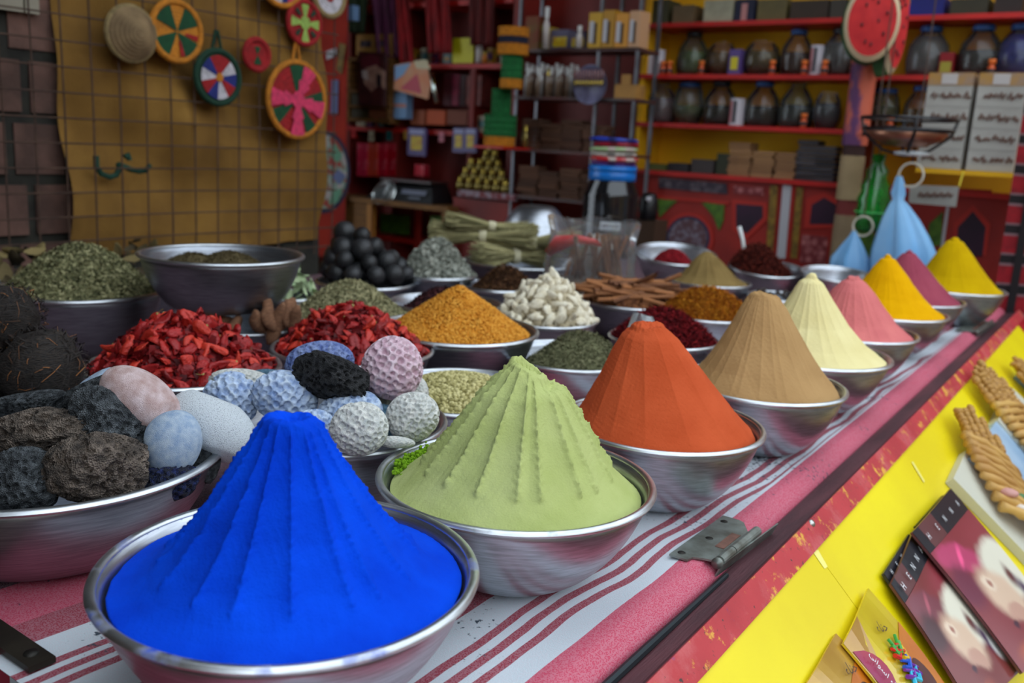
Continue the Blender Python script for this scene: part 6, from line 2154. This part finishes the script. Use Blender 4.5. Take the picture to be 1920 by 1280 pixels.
MB().add([(35 * s5, -.077, .020), (66 * s5, -.077, .020), (66 * s5, -.070, .034), (35 * s5, -.070, .034)], [(0, 1, 2, 3)]).build('keypad', M('keys', (96, 100, 112), rough=.4), sl)
o = link('glass_dish', MB().lathe([(0, 0), (.07, .0), (.085, .03), (.08, .032), (.066, .006), (0, .006)], 28).mesh('glass_dish', jglass('clear', (242, 244, 242), .05), True), None, (hit(724, 362, 1, 4.19)[0], 4.19, zt + .03), (1.0, 0, 0), None,
         'glass dish leaning against the black scale', 'dish')

# pyramid of small gold perfume bottles on a patterned board
gx = hit(905, 362, 1, 4.3)
o = ibox('display_board', 'patterned board under the pyramid of gold bottles', 'board', 858, 360, 962, 372, 4.22, .2, M('pattern_board', (150, 130, 140), (120, 40, 44), mode='vor', scale=30, rough=.6), base=None)
zb = hit(905, 360, 1, 4.3)[2] + .003
MB().box(hit(850, 372, 1, 4.25)[0], 4.25, 0, hit(962, 372, 1, 4.25)[0], 4.40, hit(905, 374, 1, 4.22)[2] - .004).build('low_cupboard', mt_dred, label='dark red low cupboard under the gold bottles', cat='cupboard')
s6 = (gx - CAM) @ FW / FPX
GBM = MB().lathe([(0, 0), (9 * s6, 0), (9 * s6, 13 * s6), (4.5 * s6, 16 * s6), (4.5 * s6, 17 * s6), (0, 17 * s6)], 12).mesh('body', b_go, True)
GCM = MB().lathe([(6 * s6, 16.5 * s6), (6 * s6, 25 * s6), (0, 25 * s6)], 12).mesh('cap', c_gd, True)
for lay, (n, x0, dx) in enumerate(((6, 862, 17), (5, 870, 17), (4, 879, 17), (2, 906, 16), (1, 914, 0), (1, 916, 0))):
    for k in range(n):
        X = hit(x0 + k * dx, 340, 1, 4.3)[0]
        o = link('perfume_bottle', GBM, None, (X, 4.31 + .004 * lay, zb + lay * 17.6 * s6), None, None, 'small gold capped perfume bottle in the pyramid beside the scale', 'bottle', 'pyramid of gold perfume bottles')
        link('cap', GCM, o)

# metal rack with bottles and soap
rx0, rx1, RY = hit(966, 230, 1, 4.25)[0], hit(1186, 230, 1, 4.25)[0], 4.25
mr = empty('metal_rack', (rx0, RY, 0), 'grey metal rack of bottles and soap between basket and yellow shelves', 'rack')
mt_gm = M('grey_metal', (120, 120, 126), (92, 90, 94), scale=9, rough=.4, metal=.6)
rz_ = [hit(1040, y, 1, RY)[2] for y in (372, 282, 182, 92)] + [hit(1040, 92, 1, RY)[2] + .3]


def rpart(n, x0, y0, z0, x1, y1, z1, m):
    o = MB().box(x0, y0, z0, x1, y1, z1).build(n, m, mr)
    o.location = -Vector(mr.location)


for x in (rx0, (rx0 + rx1) / 2 + .14, rx1):
    for y in (RY, RY + .2):
        rpart('post', x - .008, y - .008, 0, x + .008, y + .008, 2.4, mt_gm)
for z in rz_:
    rpart('shelf', rx0 - .01, RY - .01, z - .014, rx1 + .01, RY + .21, z, M('rack_shelf', (96, 40, 30), (70, 60, 60), scale=5, rough=.5))
mt_bsoap = M('brown_soap', (98, 64, 44), (70, 44, 30), mode='obj', lo=0, hi=1, rough=.85, bump=.5, bscale=30)
bs = MB().box(-.062, -.05, 0, .062, .05, .021).mesh('soap_bar', mt_bsoap)
for (shelf, cols_, rows, yo) in ((0, 4, 7, 0), (1, 4, 7, 0)):
    for c in range(cols_):
        for k in range(rows - (c % 2)):
            X = rx0 + .09 + c * .135
            link('soap_bar', bs, None, (X + r2.uniform(-.008, .008), RY + .07 + r2.uniform(-.008, .008), rz_[shelf] + .001 + k * .0235), (0, 0, r2.uniform(-.12, .12)), None,
                 'brown soap bar in the stacks on the %s of the metal rack' % ('lowest shelf', 'second shelf')[shelf], 'soap', 'brown soap bars on the metal rack')
for k in range(11):
    px = 986 + k * 9.2
    bottle(px, 180, 118 + (k % 3) * 3, 9, RY + .06, b_cl if k % 3 else M('bottle_silver', (190, 186, 182), rough=.25, metal=.4), c_wt, 'little brown bottle with white cap in the row on the metal rack', 'white capped bottles on the metal rack', z=rz_[2] + .001)
    if k % 2 == 0:
        bottle(px + 3, 180, 128, 8, RY + .02, b_cl, c_gd if k == 4 else c_wt, 'little brown bottle with white cap in the row on the metal rack', 'white capped bottles on the metal rack', z=rz_[2] + .001)
bottle(984, 282, 240, 11, RY + .02, b_go, c_gd, 'single gold bottle at the left of the second rack shelf', None, z=rz_[1] + .001)
# comb shaped pack with gold teeth
cp = empty('gift_tray', hit(1108, 178, 1, RY - .02), 'round clear tray with a row of gold vials on the metal rack', 'tray')
tR = .10
link('tray', MB().lathe([(0, 0), (tR * .9, 0), (tR, .02), (tR * .98, .022), (tR * .88, .005), (0, .005)], 28, ax='y').mesh('tray', M('tray_lilac', (120, 118, 150), (90, 86, 110), scale=14, rough=.4), True), cp, (0, 0, .05))
for k in range(10):
    link('vial', MB().lathe([(0, 0), (.006, 0), (.006, .022), (0, .026)], 8).mesh('vial', c_gd, True), cp, (-.08 + k * .0175, -.03, .045))
    link('vial_stem', MB().lathe([(0, 0), (.005, 0), (.005, .05), (0, .05)], 8).mesh('vial_stem', M('vial_glass', (150, 110, 110), rough=.2), True), cp, (-.08 + k * .0175, -.03, .072))
ibox('wooden_box', 'small stepped wooden box at the right of the metal rack', 'box', 1152, 158, 1192, 184, RY - .01, .1, mt_tan, base=rz_[2] + .001, prints=[('lid_knob', .3, 1.0, .75, 1.7, mt_tan)])
for k, (x0, x1, y0, c, lab) in enumerate(((1032, 1066, 56, (90, 84, 110), 'grey violet box with yellow fruit picture on the rack'), (1068, 1098, 60, (84, 76, 100), 'second violet box with yellow picture on the rack'))):
    ibox('fruit_box', lab, 'box', x0, y0, x1, 92, RY - .0, .1, M('vb_%d' % k, c, rough=.5), base=rz_[3] + .001, prints=[('picture', .15, .1, .9, .62, M('pack_yellow', (206, 186, 30)))])
for k, (x0, x1, y0, c, lab) in enumerate(((1104, 1128, 14, (196, 150, 24), 'yellow carton with white figure at the left of the carton row'), (1130, 1152, 10, (176, 126, 16), 'dark yellow carton in the carton row'), (1154, 1178, 16, (206, 140, 40), 'orange yellow carton in the carton row'), (1180, 1200, 12, (196, 150, 110), 'pale carton at the right end of the carton row'))):
    ibox('tea_carton', lab, 'box', x0, y0, x1, 80, RY - .03, .1, M('tc_%d' % k, c, rough=.5), 'yellow tea cartons', base=rz_[3] + .001, prints=[('figure', .1, .15, .42, .75, p_wh), ('shadow_figure', .45, .1, .65, .7, M('fig_brown', (70, 50, 30), rough=.6))])
for k, (x0, x1, y0, c, lab) in enumerate(((984, 1010, 30, (110, 82, 40), 'brown paper bag at the left of the top rack shelf'), (1000, 1016, 48, (150, 150, 40), 'lime packet at the left of the top rack shelf'), (1018, 1034, 50, (196, 170, 30), 'yellow red packet on the top rack shelf'))):
    ibox('paper_packet', lab, 'packet', x0, y0, x1, 92, RY + .02 * k, .07, M('pp_%d' % k, c, (120, 40, 24), scale=14, rough=.7), 'packets on the top rack shelf', base=rz_[3] + .001)
for px in (1022, 1087):
    bottle(px, 92 if px < 1050 else 60, 18 if px < 1050 else 20, 12, RY - .02, M('bottle_white', (200, 190, 184)), c_wt, 'white bottle among the packets at the %s of the top rack shelf' % ('left' if px < 1050 else 'right'), 'white bottles on the top rack shelf', z=rz_[3] + .001)

# ------------------------------------------------------------------ big dark jar with blue lid and bracelets
JX, JY = -2.147, 3.769
sJ = 4.33 / FPX
jb = empty('storage_jar', (JX, JY, TZ + .004), 'big black glass storage jar with a bright blue lid', 'jar')
R = 52 * sJ
hJ = (482 - 338) * sJ
link('glass', MB().lathe([(0, 0), (R, 0), (R * 1.02, .02), (R * 1.0, hJ * .5)] + [(R * (1.0 - .03 * (k % 2)), hJ * (.52 + .04 * k)) for k in range(7)] + [(R * .96, hJ * .82), (R * .8, hJ * .94), (R * .78, hJ)], 36).mesh('glass', M('jar_black', (26, 26, 28), rough=.1, spec=.8), True), jb)
link('lid', MB().lathe([(0, hJ + .052), (R * .84, hJ + .052), (R * .86, hJ + .03), (R * .80, hJ + .026), (R * .84, hJ + .02), (R * .84, hJ - .012), (R * .8, hJ - .014)], 36).mesh('lid', M('lid_bright_blue', (24, 118, 206), rough=.3), True), jb)
lp_ = link('label_plate', MB().box(-.045, -.004, 0, .045, .004, .036).mesh('label_plate', M('plate_white', (206, 210, 210), rough=.4)), jb, (R * math.sin(.9) * .7, -R * .86, hJ * .36), (0, 0, .55))
for k in range(6):
    link('print_mark', MB().box(-.004, -.0062, -.006, .004, -.0045, .006 + .002 * (k % 2)).mesh('print_mark', p_gy), lp_, (-.03 + k * .012, 0, .017))
cols = (('purple', (110, 60, 130)), ('red', (200, 30, 40)), ('white', (206, 200, 190)), ('lime', (170, 200, 140)), ('crimson', (170, 20, 50)), ('blue', (40, 66, 180)))
for k, (n, c) in enumerate(cols):
    m = M('bead_' + n, c, (206, 190, 180) if n in ('red', 'lime') else tuple(int(q * .6) for q in c), scale=26, lo=.5, hi=.6, rough=.35)
    Rr = R * (.72 + .04 * (k % 2))
    link('beaded_bracelet', MB().lathe([(Rr + .012 * math.cos(a), .010 * math.sin(a)) for a in np.linspace(0, 2 * PI, 9)], 36).mesh('bracelet', m, True), None, (JX + .006 * math.sin(k * 2), JY + .004 * math.cos(k * 3), TZ + .004 + hJ + .063 + k * .0205), (.03 * math.sin(k), .03 * math.cos(k), 0), None,
         '%s beaded bracelet in the stack on the blue jar lid' % n, 'bracelet', 'beaded bracelets on the jar lid')
KX = hit(1214, 410, 1, 4.0)
dk = empty('dark_canister', (KX[0], 4.0, TZ * 0 + hit(1214, 412, 1, 4.0)[2]), 'black canister with a white knob beside the big jar', 'canister')
link('body', MB().lathe([(0, 0), (.042, 0), (.046, .05), (.044, .10), (.03, .125), (0, .13)], 20).mesh('body', mt_bkp, True), dk)
link('knob', npmesh('knob', ICO[2][0] * .014, ICO[2][1], p_wh), dk, (.02, -.045, .10))
MB().box(KX[0] - .09, 3.965, 0, KX[0] + .06, 4.10, hit(1214, 412, 1, 4.0)[2] - .001).build('corner_cabinet', M('cab_brown', (70, 48, 32), rough=.7), label='narrow brown cabinet under the black canister', cat='cabinet')

# ------------------------------------------------------------------ pole with cushions, scale pan, cartons, bags
PX = hit(1614, 180, 1, 4.1)[0]
po = empty('painted_pole', (PX, 4.1, 0), 'wooden stall pole painted orange pink above and cream below', 'pole')
zc = [hit(1600, y, 1, 4.05)[2] for y in (480, 405, 376, 292, 140, -120)]
pm = [M('pole_cream', (150, 128, 96), (128, 106, 80), scale=7, rough=.8), M('pole_red', (120, 40, 36), rough=.7), M('pole_cream2', (176, 152, 112), (150, 128, 92), scale=7, rough=.8), M('pole_dark', (70, 40, 34), (50, 28, 26), scale=8, rough=.8),
      M('pole_orange', (206, 98, 70), (96, 50, 96), scale=7, lo=.52, hi=.58, rough=.6, stretch=(1, 1, .5))]
link('segment', MB().lathe([(.045, 0), (.045, zc[0])], 20).mesh('segment', pm[0]), po)
for k in range(5):
    rr_ = (.045, .043, .050, .045, .052)[k]
    zz0, zz1 = zc[k], zc[k + 1]
    if k == 3:
        zz1 = hit(1600, 272, 1, 4.05)[2]
    if k == 4:
        zz0 = hit(1600, 272, 1, 4.05)[2]
    link('segment', MB().lathe([(0, zz0), (rr_, zz0), (rr_, zz1), (0, zz1)], 20).mesh('segment', pm[k]), po)


def melon(px, py, hx, hy, Y, yaw, label):
    c = hit(px, py, 1, Y)
    s = (c - CAM) @ FW / FPX
    o = empty('watermelon_cushion', c, label, 'cushion', 'watermelon slice cushions on the pole', (0, 0, yaw))
    n = 28

    def prof2(k):
        return [(hx * s * k * math.cos(a), hy * s * k * math.sin(a)) for a in np.linspace(0, 2 * PI, n, endpoint=False)]
    for nm, k0, k1, yy0, yy1, m in (('flesh', 0, .82, -.050, -.036, M('melon_red', (206, 40, 40), (186, 28, 34), scale=20, rough=.8)), ('pale_rind', .82, .95, -.036, -.018, M('melon_pale', (206, 186, 150), rough=.8)),
                                    ('green_rind', .95, 1.0, -.018, .05, M('melon_green', (60, 110, 56), (40, 84, 40), scale=14, rough=.8))):
        mb = MB()
        for k, yy in ((k0 + .0001, yy0), (k1, yy1)):
            for (a, b2) in prof2(k):
                mb.v.append((a, yy, b2))
        mb.f = [(i, (i + 1) % n, n + (i + 1) % n, n + i) for i in range(n)]
        if nm == 'green_rind':
            for (a, b2) in prof2(.5):
                mb.v.append((a, .075, b2))
            mb.f += [(n + i, n + (i + 1) % n, 2 * n + (i + 1) % n, 2 * n + i) for i in range(n)] + [tuple(2 * n + i for i in range(n))]
        mb.mi = [0] * len(mb.f)
        mb.build(nm, m, o, True)
    for k in range(9):
        a = k * 2.4
        link('seed', npmesh('seed', ICO[1][0] * np.array([.005, .003, .009]), ICO[1][1], M('melon_seed', (40, 16, 16), rough=.6)), o, (hx * s * .5 * math.cos(a) * (.4 + .6 * (k % 3) / 2), -.047, hy * s * .55 * math.sin(a)))
    return o


melon(1634, 42, 52, 76, 3.92, .35, 'large watermelon slice cushion facing the street on the pole')
melon(1674, 52, 24, 90, 4.02, 1.0, 'second watermelon slice cushion turned sideways on the pole')

# balance with copper pan
BX = hit(1700, 258, 1, 3.85)
sB = (BX - CAM) @ FW / FPX
ba = empty('balance_scale', BX, 'old balance with copper pan and black wire hoops in front of the cartons', 'scale')
link('pan', MB().lathe([(0, -18 * sB), (36 * sB, -16 * sB), (62 * sB, -4 * sB), (74 * sB, 8 * sB), (72 * sB, 9 * sB), (60 * sB, -1 * sB), (0, -12 * sB)], 36).mesh('pan', M('copper', (196, 140, 110), (150, 100, 80), scale=6, rough=.35, metal=.8), True), ba)
for k, (rr_, zz) in enumerate(((84, 34), (80, 14))):
    link('hoop', MB().lathe([(rr_ * sB + .006 * math.cos(a), zz * sB + .006 * math.sin(a)) for a in np.linspace(0, 2 * PI, 7)], 40).mesh('hoop', mt_bkp, True), ba)
for a in (.3, 1.9, 3.5, 5.1):
    link('arm', MB().tube([(84 * sB * math.cos(a), 84 * sB * math.sin(a), 34 * sB), (76 * sB * math.cos(a), 76 * sB * math.sin(a), 5 * sB), (40 * sB * math.cos(a), 40 * sB * math.sin(a), -24 * sB), (0, 0, -34 * sB)], .006, 6).mesh('arm', mt_bkp, True), ba)
link('white_base', MB().lathe([(0, -34 * sB), (30 * sB, -32 * sB), (32 * sB, -26 * sB), (0, -22 * sB)], 28, (12 * sB, 0, 0)).mesh('white_base', M('white_enamel', (206, 214, 216), rough=.3), True), ba)
link('bracket', MB().tube([(-84 * sB, .05, 20 * sB), (-100 * sB, .2, 10 * sB), ((PX - BX[0]), 4.1 - 3.85, 0)], .008, 6).mesh('bracket', mt_bkp), ba)

# white cartons with brown writing, two columns
CZ0 = hit(1800, 318, 1, 4.22)[2]
mt_ct = M('carton_white', (176, 174, 166), (156, 152, 144), scale=8, rough=.7)
mt_ctt = M('carton_top', (176, 132, 60), (150, 130, 120), scale=14, rough=.6)
mt_wr_ = M('brown_ink', (104, 70, 56), rough=.7)
spart('carton_ledge', hit(1716, 322, 1, 4.2)[0], 4.2, CZ0 - .02, hit(1985, 322, 1, 4.2)[0], YB, CZ0 - .002, mt_ylw)
names = ('lowest', 'second', 'third', 'fourth')
hrow = (hit(1800, 160, 1, 4.22)[2] - CZ0) / 4
for c, (x0, x1) in enumerate(((1728, 1812), (1822, 1912))):
    X0, X1 = hit(x0, 240, 1, 4.22)[0], hit(x1, 240, 1, 4.22)[0]
    W_ = X1 - X0
    for k in range(4):
        o = empty('carton', ((X0 + X1) / 2, 4.22, CZ0 + k * hrow), '%s white carton with brown writing in the %s stack' % (names[k], ('left', 'right')[c]), 'box', 'white cartons beside the striped rug')
        MB().box(-W_ / 2, 0, 0, W_ / 2, .16, hrow * .985).build('body', mt_ct, o)
        for q in range(5):
            x = -.36 + q * .17 + r2.uniform(-.03, .03)
            pts = [(W_ * x, -.002, hrow * (.45 + r2.uniform(-.08, .08))), (W_ * (x + .05), -.002, hrow * (.62 + r2.uniform(-.1, .1))), (W_ * (x + .09), -.002, hrow * (.42 + r2.uniform(-.1, .1))), (W_ * (x + .14), -.002, hrow * (.55 + r2.uniform(-.1, .1)))]
            MB().tube(pts, .0055, 5).build('handwriting', mt_wr_, o)
    o = empty('carton', ((X0 + X1) / 2, 4.22, CZ0 + 4 * hrow), 'flat brown and yellow carton on top of the %s stack' % ('left', 'right')[c], 'box', 'white cartons beside the striped rug')
    MB().box(-W_ / 2, 0, 0, W_ / 2, .16, hrow * .6).build('body', mt_ctt, o)
    MB().box(-W_ * .2, -.003, hrow * .05, W_ * .15, -.0005, hrow * .55).build('print', M('print_grey', (190, 184, 180), rough=.6), o)
# lower white sign
sg = empty('paper_sign', hit(1752, 366, 1, 4.1), 'white paper sign with faint writing below the cartons', 'sign')
P = [hit(px, py, 1, 4.1) for px, py in ((1706, 346), (1798, 350), (1792, 388), (1704, 380))]
n4 = [(p[0], 4.1, p[2]) for p in P] + [(p[0], 4.106, p[2]) for p in P]
o = MB().add(n4, [(0, 1, 2, 3), (7, 6, 5, 4), (0, 4, 5, 1), (1, 5, 6, 2), (2, 6, 7, 3), (3, 7, 4, 0)]).build('sheet', mt_ct, sg)
o.location = -Vector(sg.location)
for k in range(5):
    a = [hit(1722 + k * 13 + dx, 366 + dy, 1, 4.096) for dx, dy in ((0, 2), (4, -5), (8, 3), (12, -2))]
    o = MB().tube(a, .005, 5).build('handwriting', mt_wr_, sg)
    o.location = -Vector(sg.location)
o = MB().tube([hit(1798, 350, 1, 4.1), hit(1806, 322, 1, 4.15)], .004, 5).build('string', M('yellow_string', (206, 180, 30), rough=.6), sg)
o.location = -Vector(sg.location)

# hooks with blue plastic bags
mt_blue = M('blue_bag', (142, 196, 238), (112, 176, 228), scale=4, rough=.35, spec=.5)


def hang_bag(pts_top, prof_, Y, label, seed):
    """bag gathered at the neck; prof_ = (px y, half width px, centre px)"""
    na = 40
    V = []
    for (py, hw, cx) in prof_:
        c = hit(cx, py, 1, Y)
        s = (c - CAM) @ FW / FPX
        for j in range(na):
            a = 2 * PI * j / na
            r = hw * s * (1 + .13 * math.sin(a * 5 + seed + py * .004) + .06 * math.sin(a * 11 + seed))
            V.append((c[0] + r * math.cos(a), Y + r * .55 * math.sin(a), c[2]))
    me = npmesh('plastic_bag', np.array(V), grid_faces(len(prof_), na, True), mt_blue)
    return link('plastic_bag', me, None, label=label, cat='bag', group='blue plastic bags on hooks')


hang_bag(None, [(330, 5, 1686), (345, 9, 1686), (362, 12, 1684), (374, 9, 1684), (384, 16, 1686), (410, 30, 1690), (440, 42, 1694), (470, 52, 1697), (500, 54, 1694), (530, 46, 1690), (545, 30, 1690), (552, 5, 1690)], 3.82, 'large sky blue plastic bag hanging behind the mauve cone', 1)
hang_bag(None, [(432, 3, 1602), (444, 9, 1602), (462, 20, 1600), (485, 33, 1597), (515, 38, 1596), (535, 26, 1596), (540, 4, 1596)], 3.86, 'small sky blue plastic bag hanging left of the large one', 2)
for (px, py, r, Y, lab) in ((1708, 328, 22, 3.82, 'pale plastic ring holding the large blue bag'), (1618, 424, 18, 3.86, 'pale plastic ring holding the small blue bag')):
    c = hit(px, py, 1, Y)
    s = (c - CAM) @ FW / FPX
    hr_o = link('hanging_ring', MB().lathe([(r * s + .0045 * math.cos(a), .0045 * math.sin(a)) for a in np.linspace(0, 2 * PI, 9)], 32, ax='y').mesh('hanging_ring', M('ring_pale', (206, 200, 180), rough=.4), True), None, c, None, None, lab, 'ring', 'pale rings of the hanging bags')
    link('cord', MB().tube([(0, 0, r * s), (0, 0, 1.5)], .003, 5).mesh('cord', mt_wire), hr_o)
# string of green bottles
gb = empty('green_bottle', hit(1632, 430, 1, 3.95), 'translucent green ribbed plastic bottle hanging by the pole', 'bottle')
c = hit(1630, 434, 1, 3.95)
s = (c - CAM) @ FW / FPX
gb.location = c
pr = [(0, 0), (24 * s, 0), (29 * s, 10 * s), (26 * s, 24 * s), (30 * s, 36 * s), (27 * s, 48 * s), (30 * s, 60 * s), (24 * s, 74 * s), (26 * s, 84 * s), (18 * s, 100 * s), (20 * s, 112 * s), (10 * s, 126 * s), (12 * s, 142 * s), (0, 143 * s)]
link('bottle_body', MB().lathe(pr, 22).mesh('bottle_body', M('green_plastic', (18, 150, 44), (10, 90, 28), scale=9, rough=.15, alpha=.85, spec=.9), True), gb)
link('ring', MB().lathe([(31 * s + .004 * math.cos(a), 36 * s + .004 * math.sin(a)) for a in np.linspace(0, 2 * PI, 7)], 24).mesh('ring', M('green_light', (90, 206, 110), rough=.2), True), gb)
link('cord', MB().tube([(0, 0, 142 * s), (0, 0, 1.5)], .003, 5).mesh('cord', mt_wire), gb)

# striped rug hanging at the right edge
rg = empty('striped_rug', hit(1900, 420, 1, 3.75), 'red and black striped rug hanging at the right edge', 'rug')
mt_rr, mt_rk, mt_rw = M('rug_red', (150, 16, 30), (120, 12, 24), scale=30, rough=.9), M('rug_black', (22, 16, 20), rough=.9), M('rug_grey', (120, 90, 96), rough=.9)
k = 0
yy = 100.0
a0, b0 = (1915, 232), (1858, 590)
while yy < 600:
    for (h_, m) in ((5, mt_rw), (32, mt_rr), (4, mt_rw), (15, mt_rk)):
        def L_(y):
            return a0[0] + (b0[0] - a0[0]) * (y - a0[1]) / (b0[1] - a0[1])
        P = [hit(L_(yy), yy, 1, 3.75), hit(2080, yy + 14, 1, 3.75), hit(2080, yy + h_ + 14, 1, 3.75), hit(L_(yy + h_), yy + h_, 1, 3.75)]
        V = [(p[0], 3.75, p[2]) for p in P] + [(p[0], 3.762, p[2]) for p in P]
        o = MB().add(V, [(0, 1, 2, 3), (7, 6, 5, 4), (0, 4, 5, 1), (2, 6, 7, 3), (3, 7, 4, 0), (1, 5, 6, 2)]).build('stripe', m, rg)
        o.location = -Vector(rg.location)
        yy += h_
o = MB().box(hit(1905, 400, 1, 3.74)[0] + .02, 3.738, .45, hit(1905, 400, 1, 3.74)[0] + .045, 3.749, 1.9).build('dark_braid', mt_rk, rg)
o.location = -Vector(rg.location)
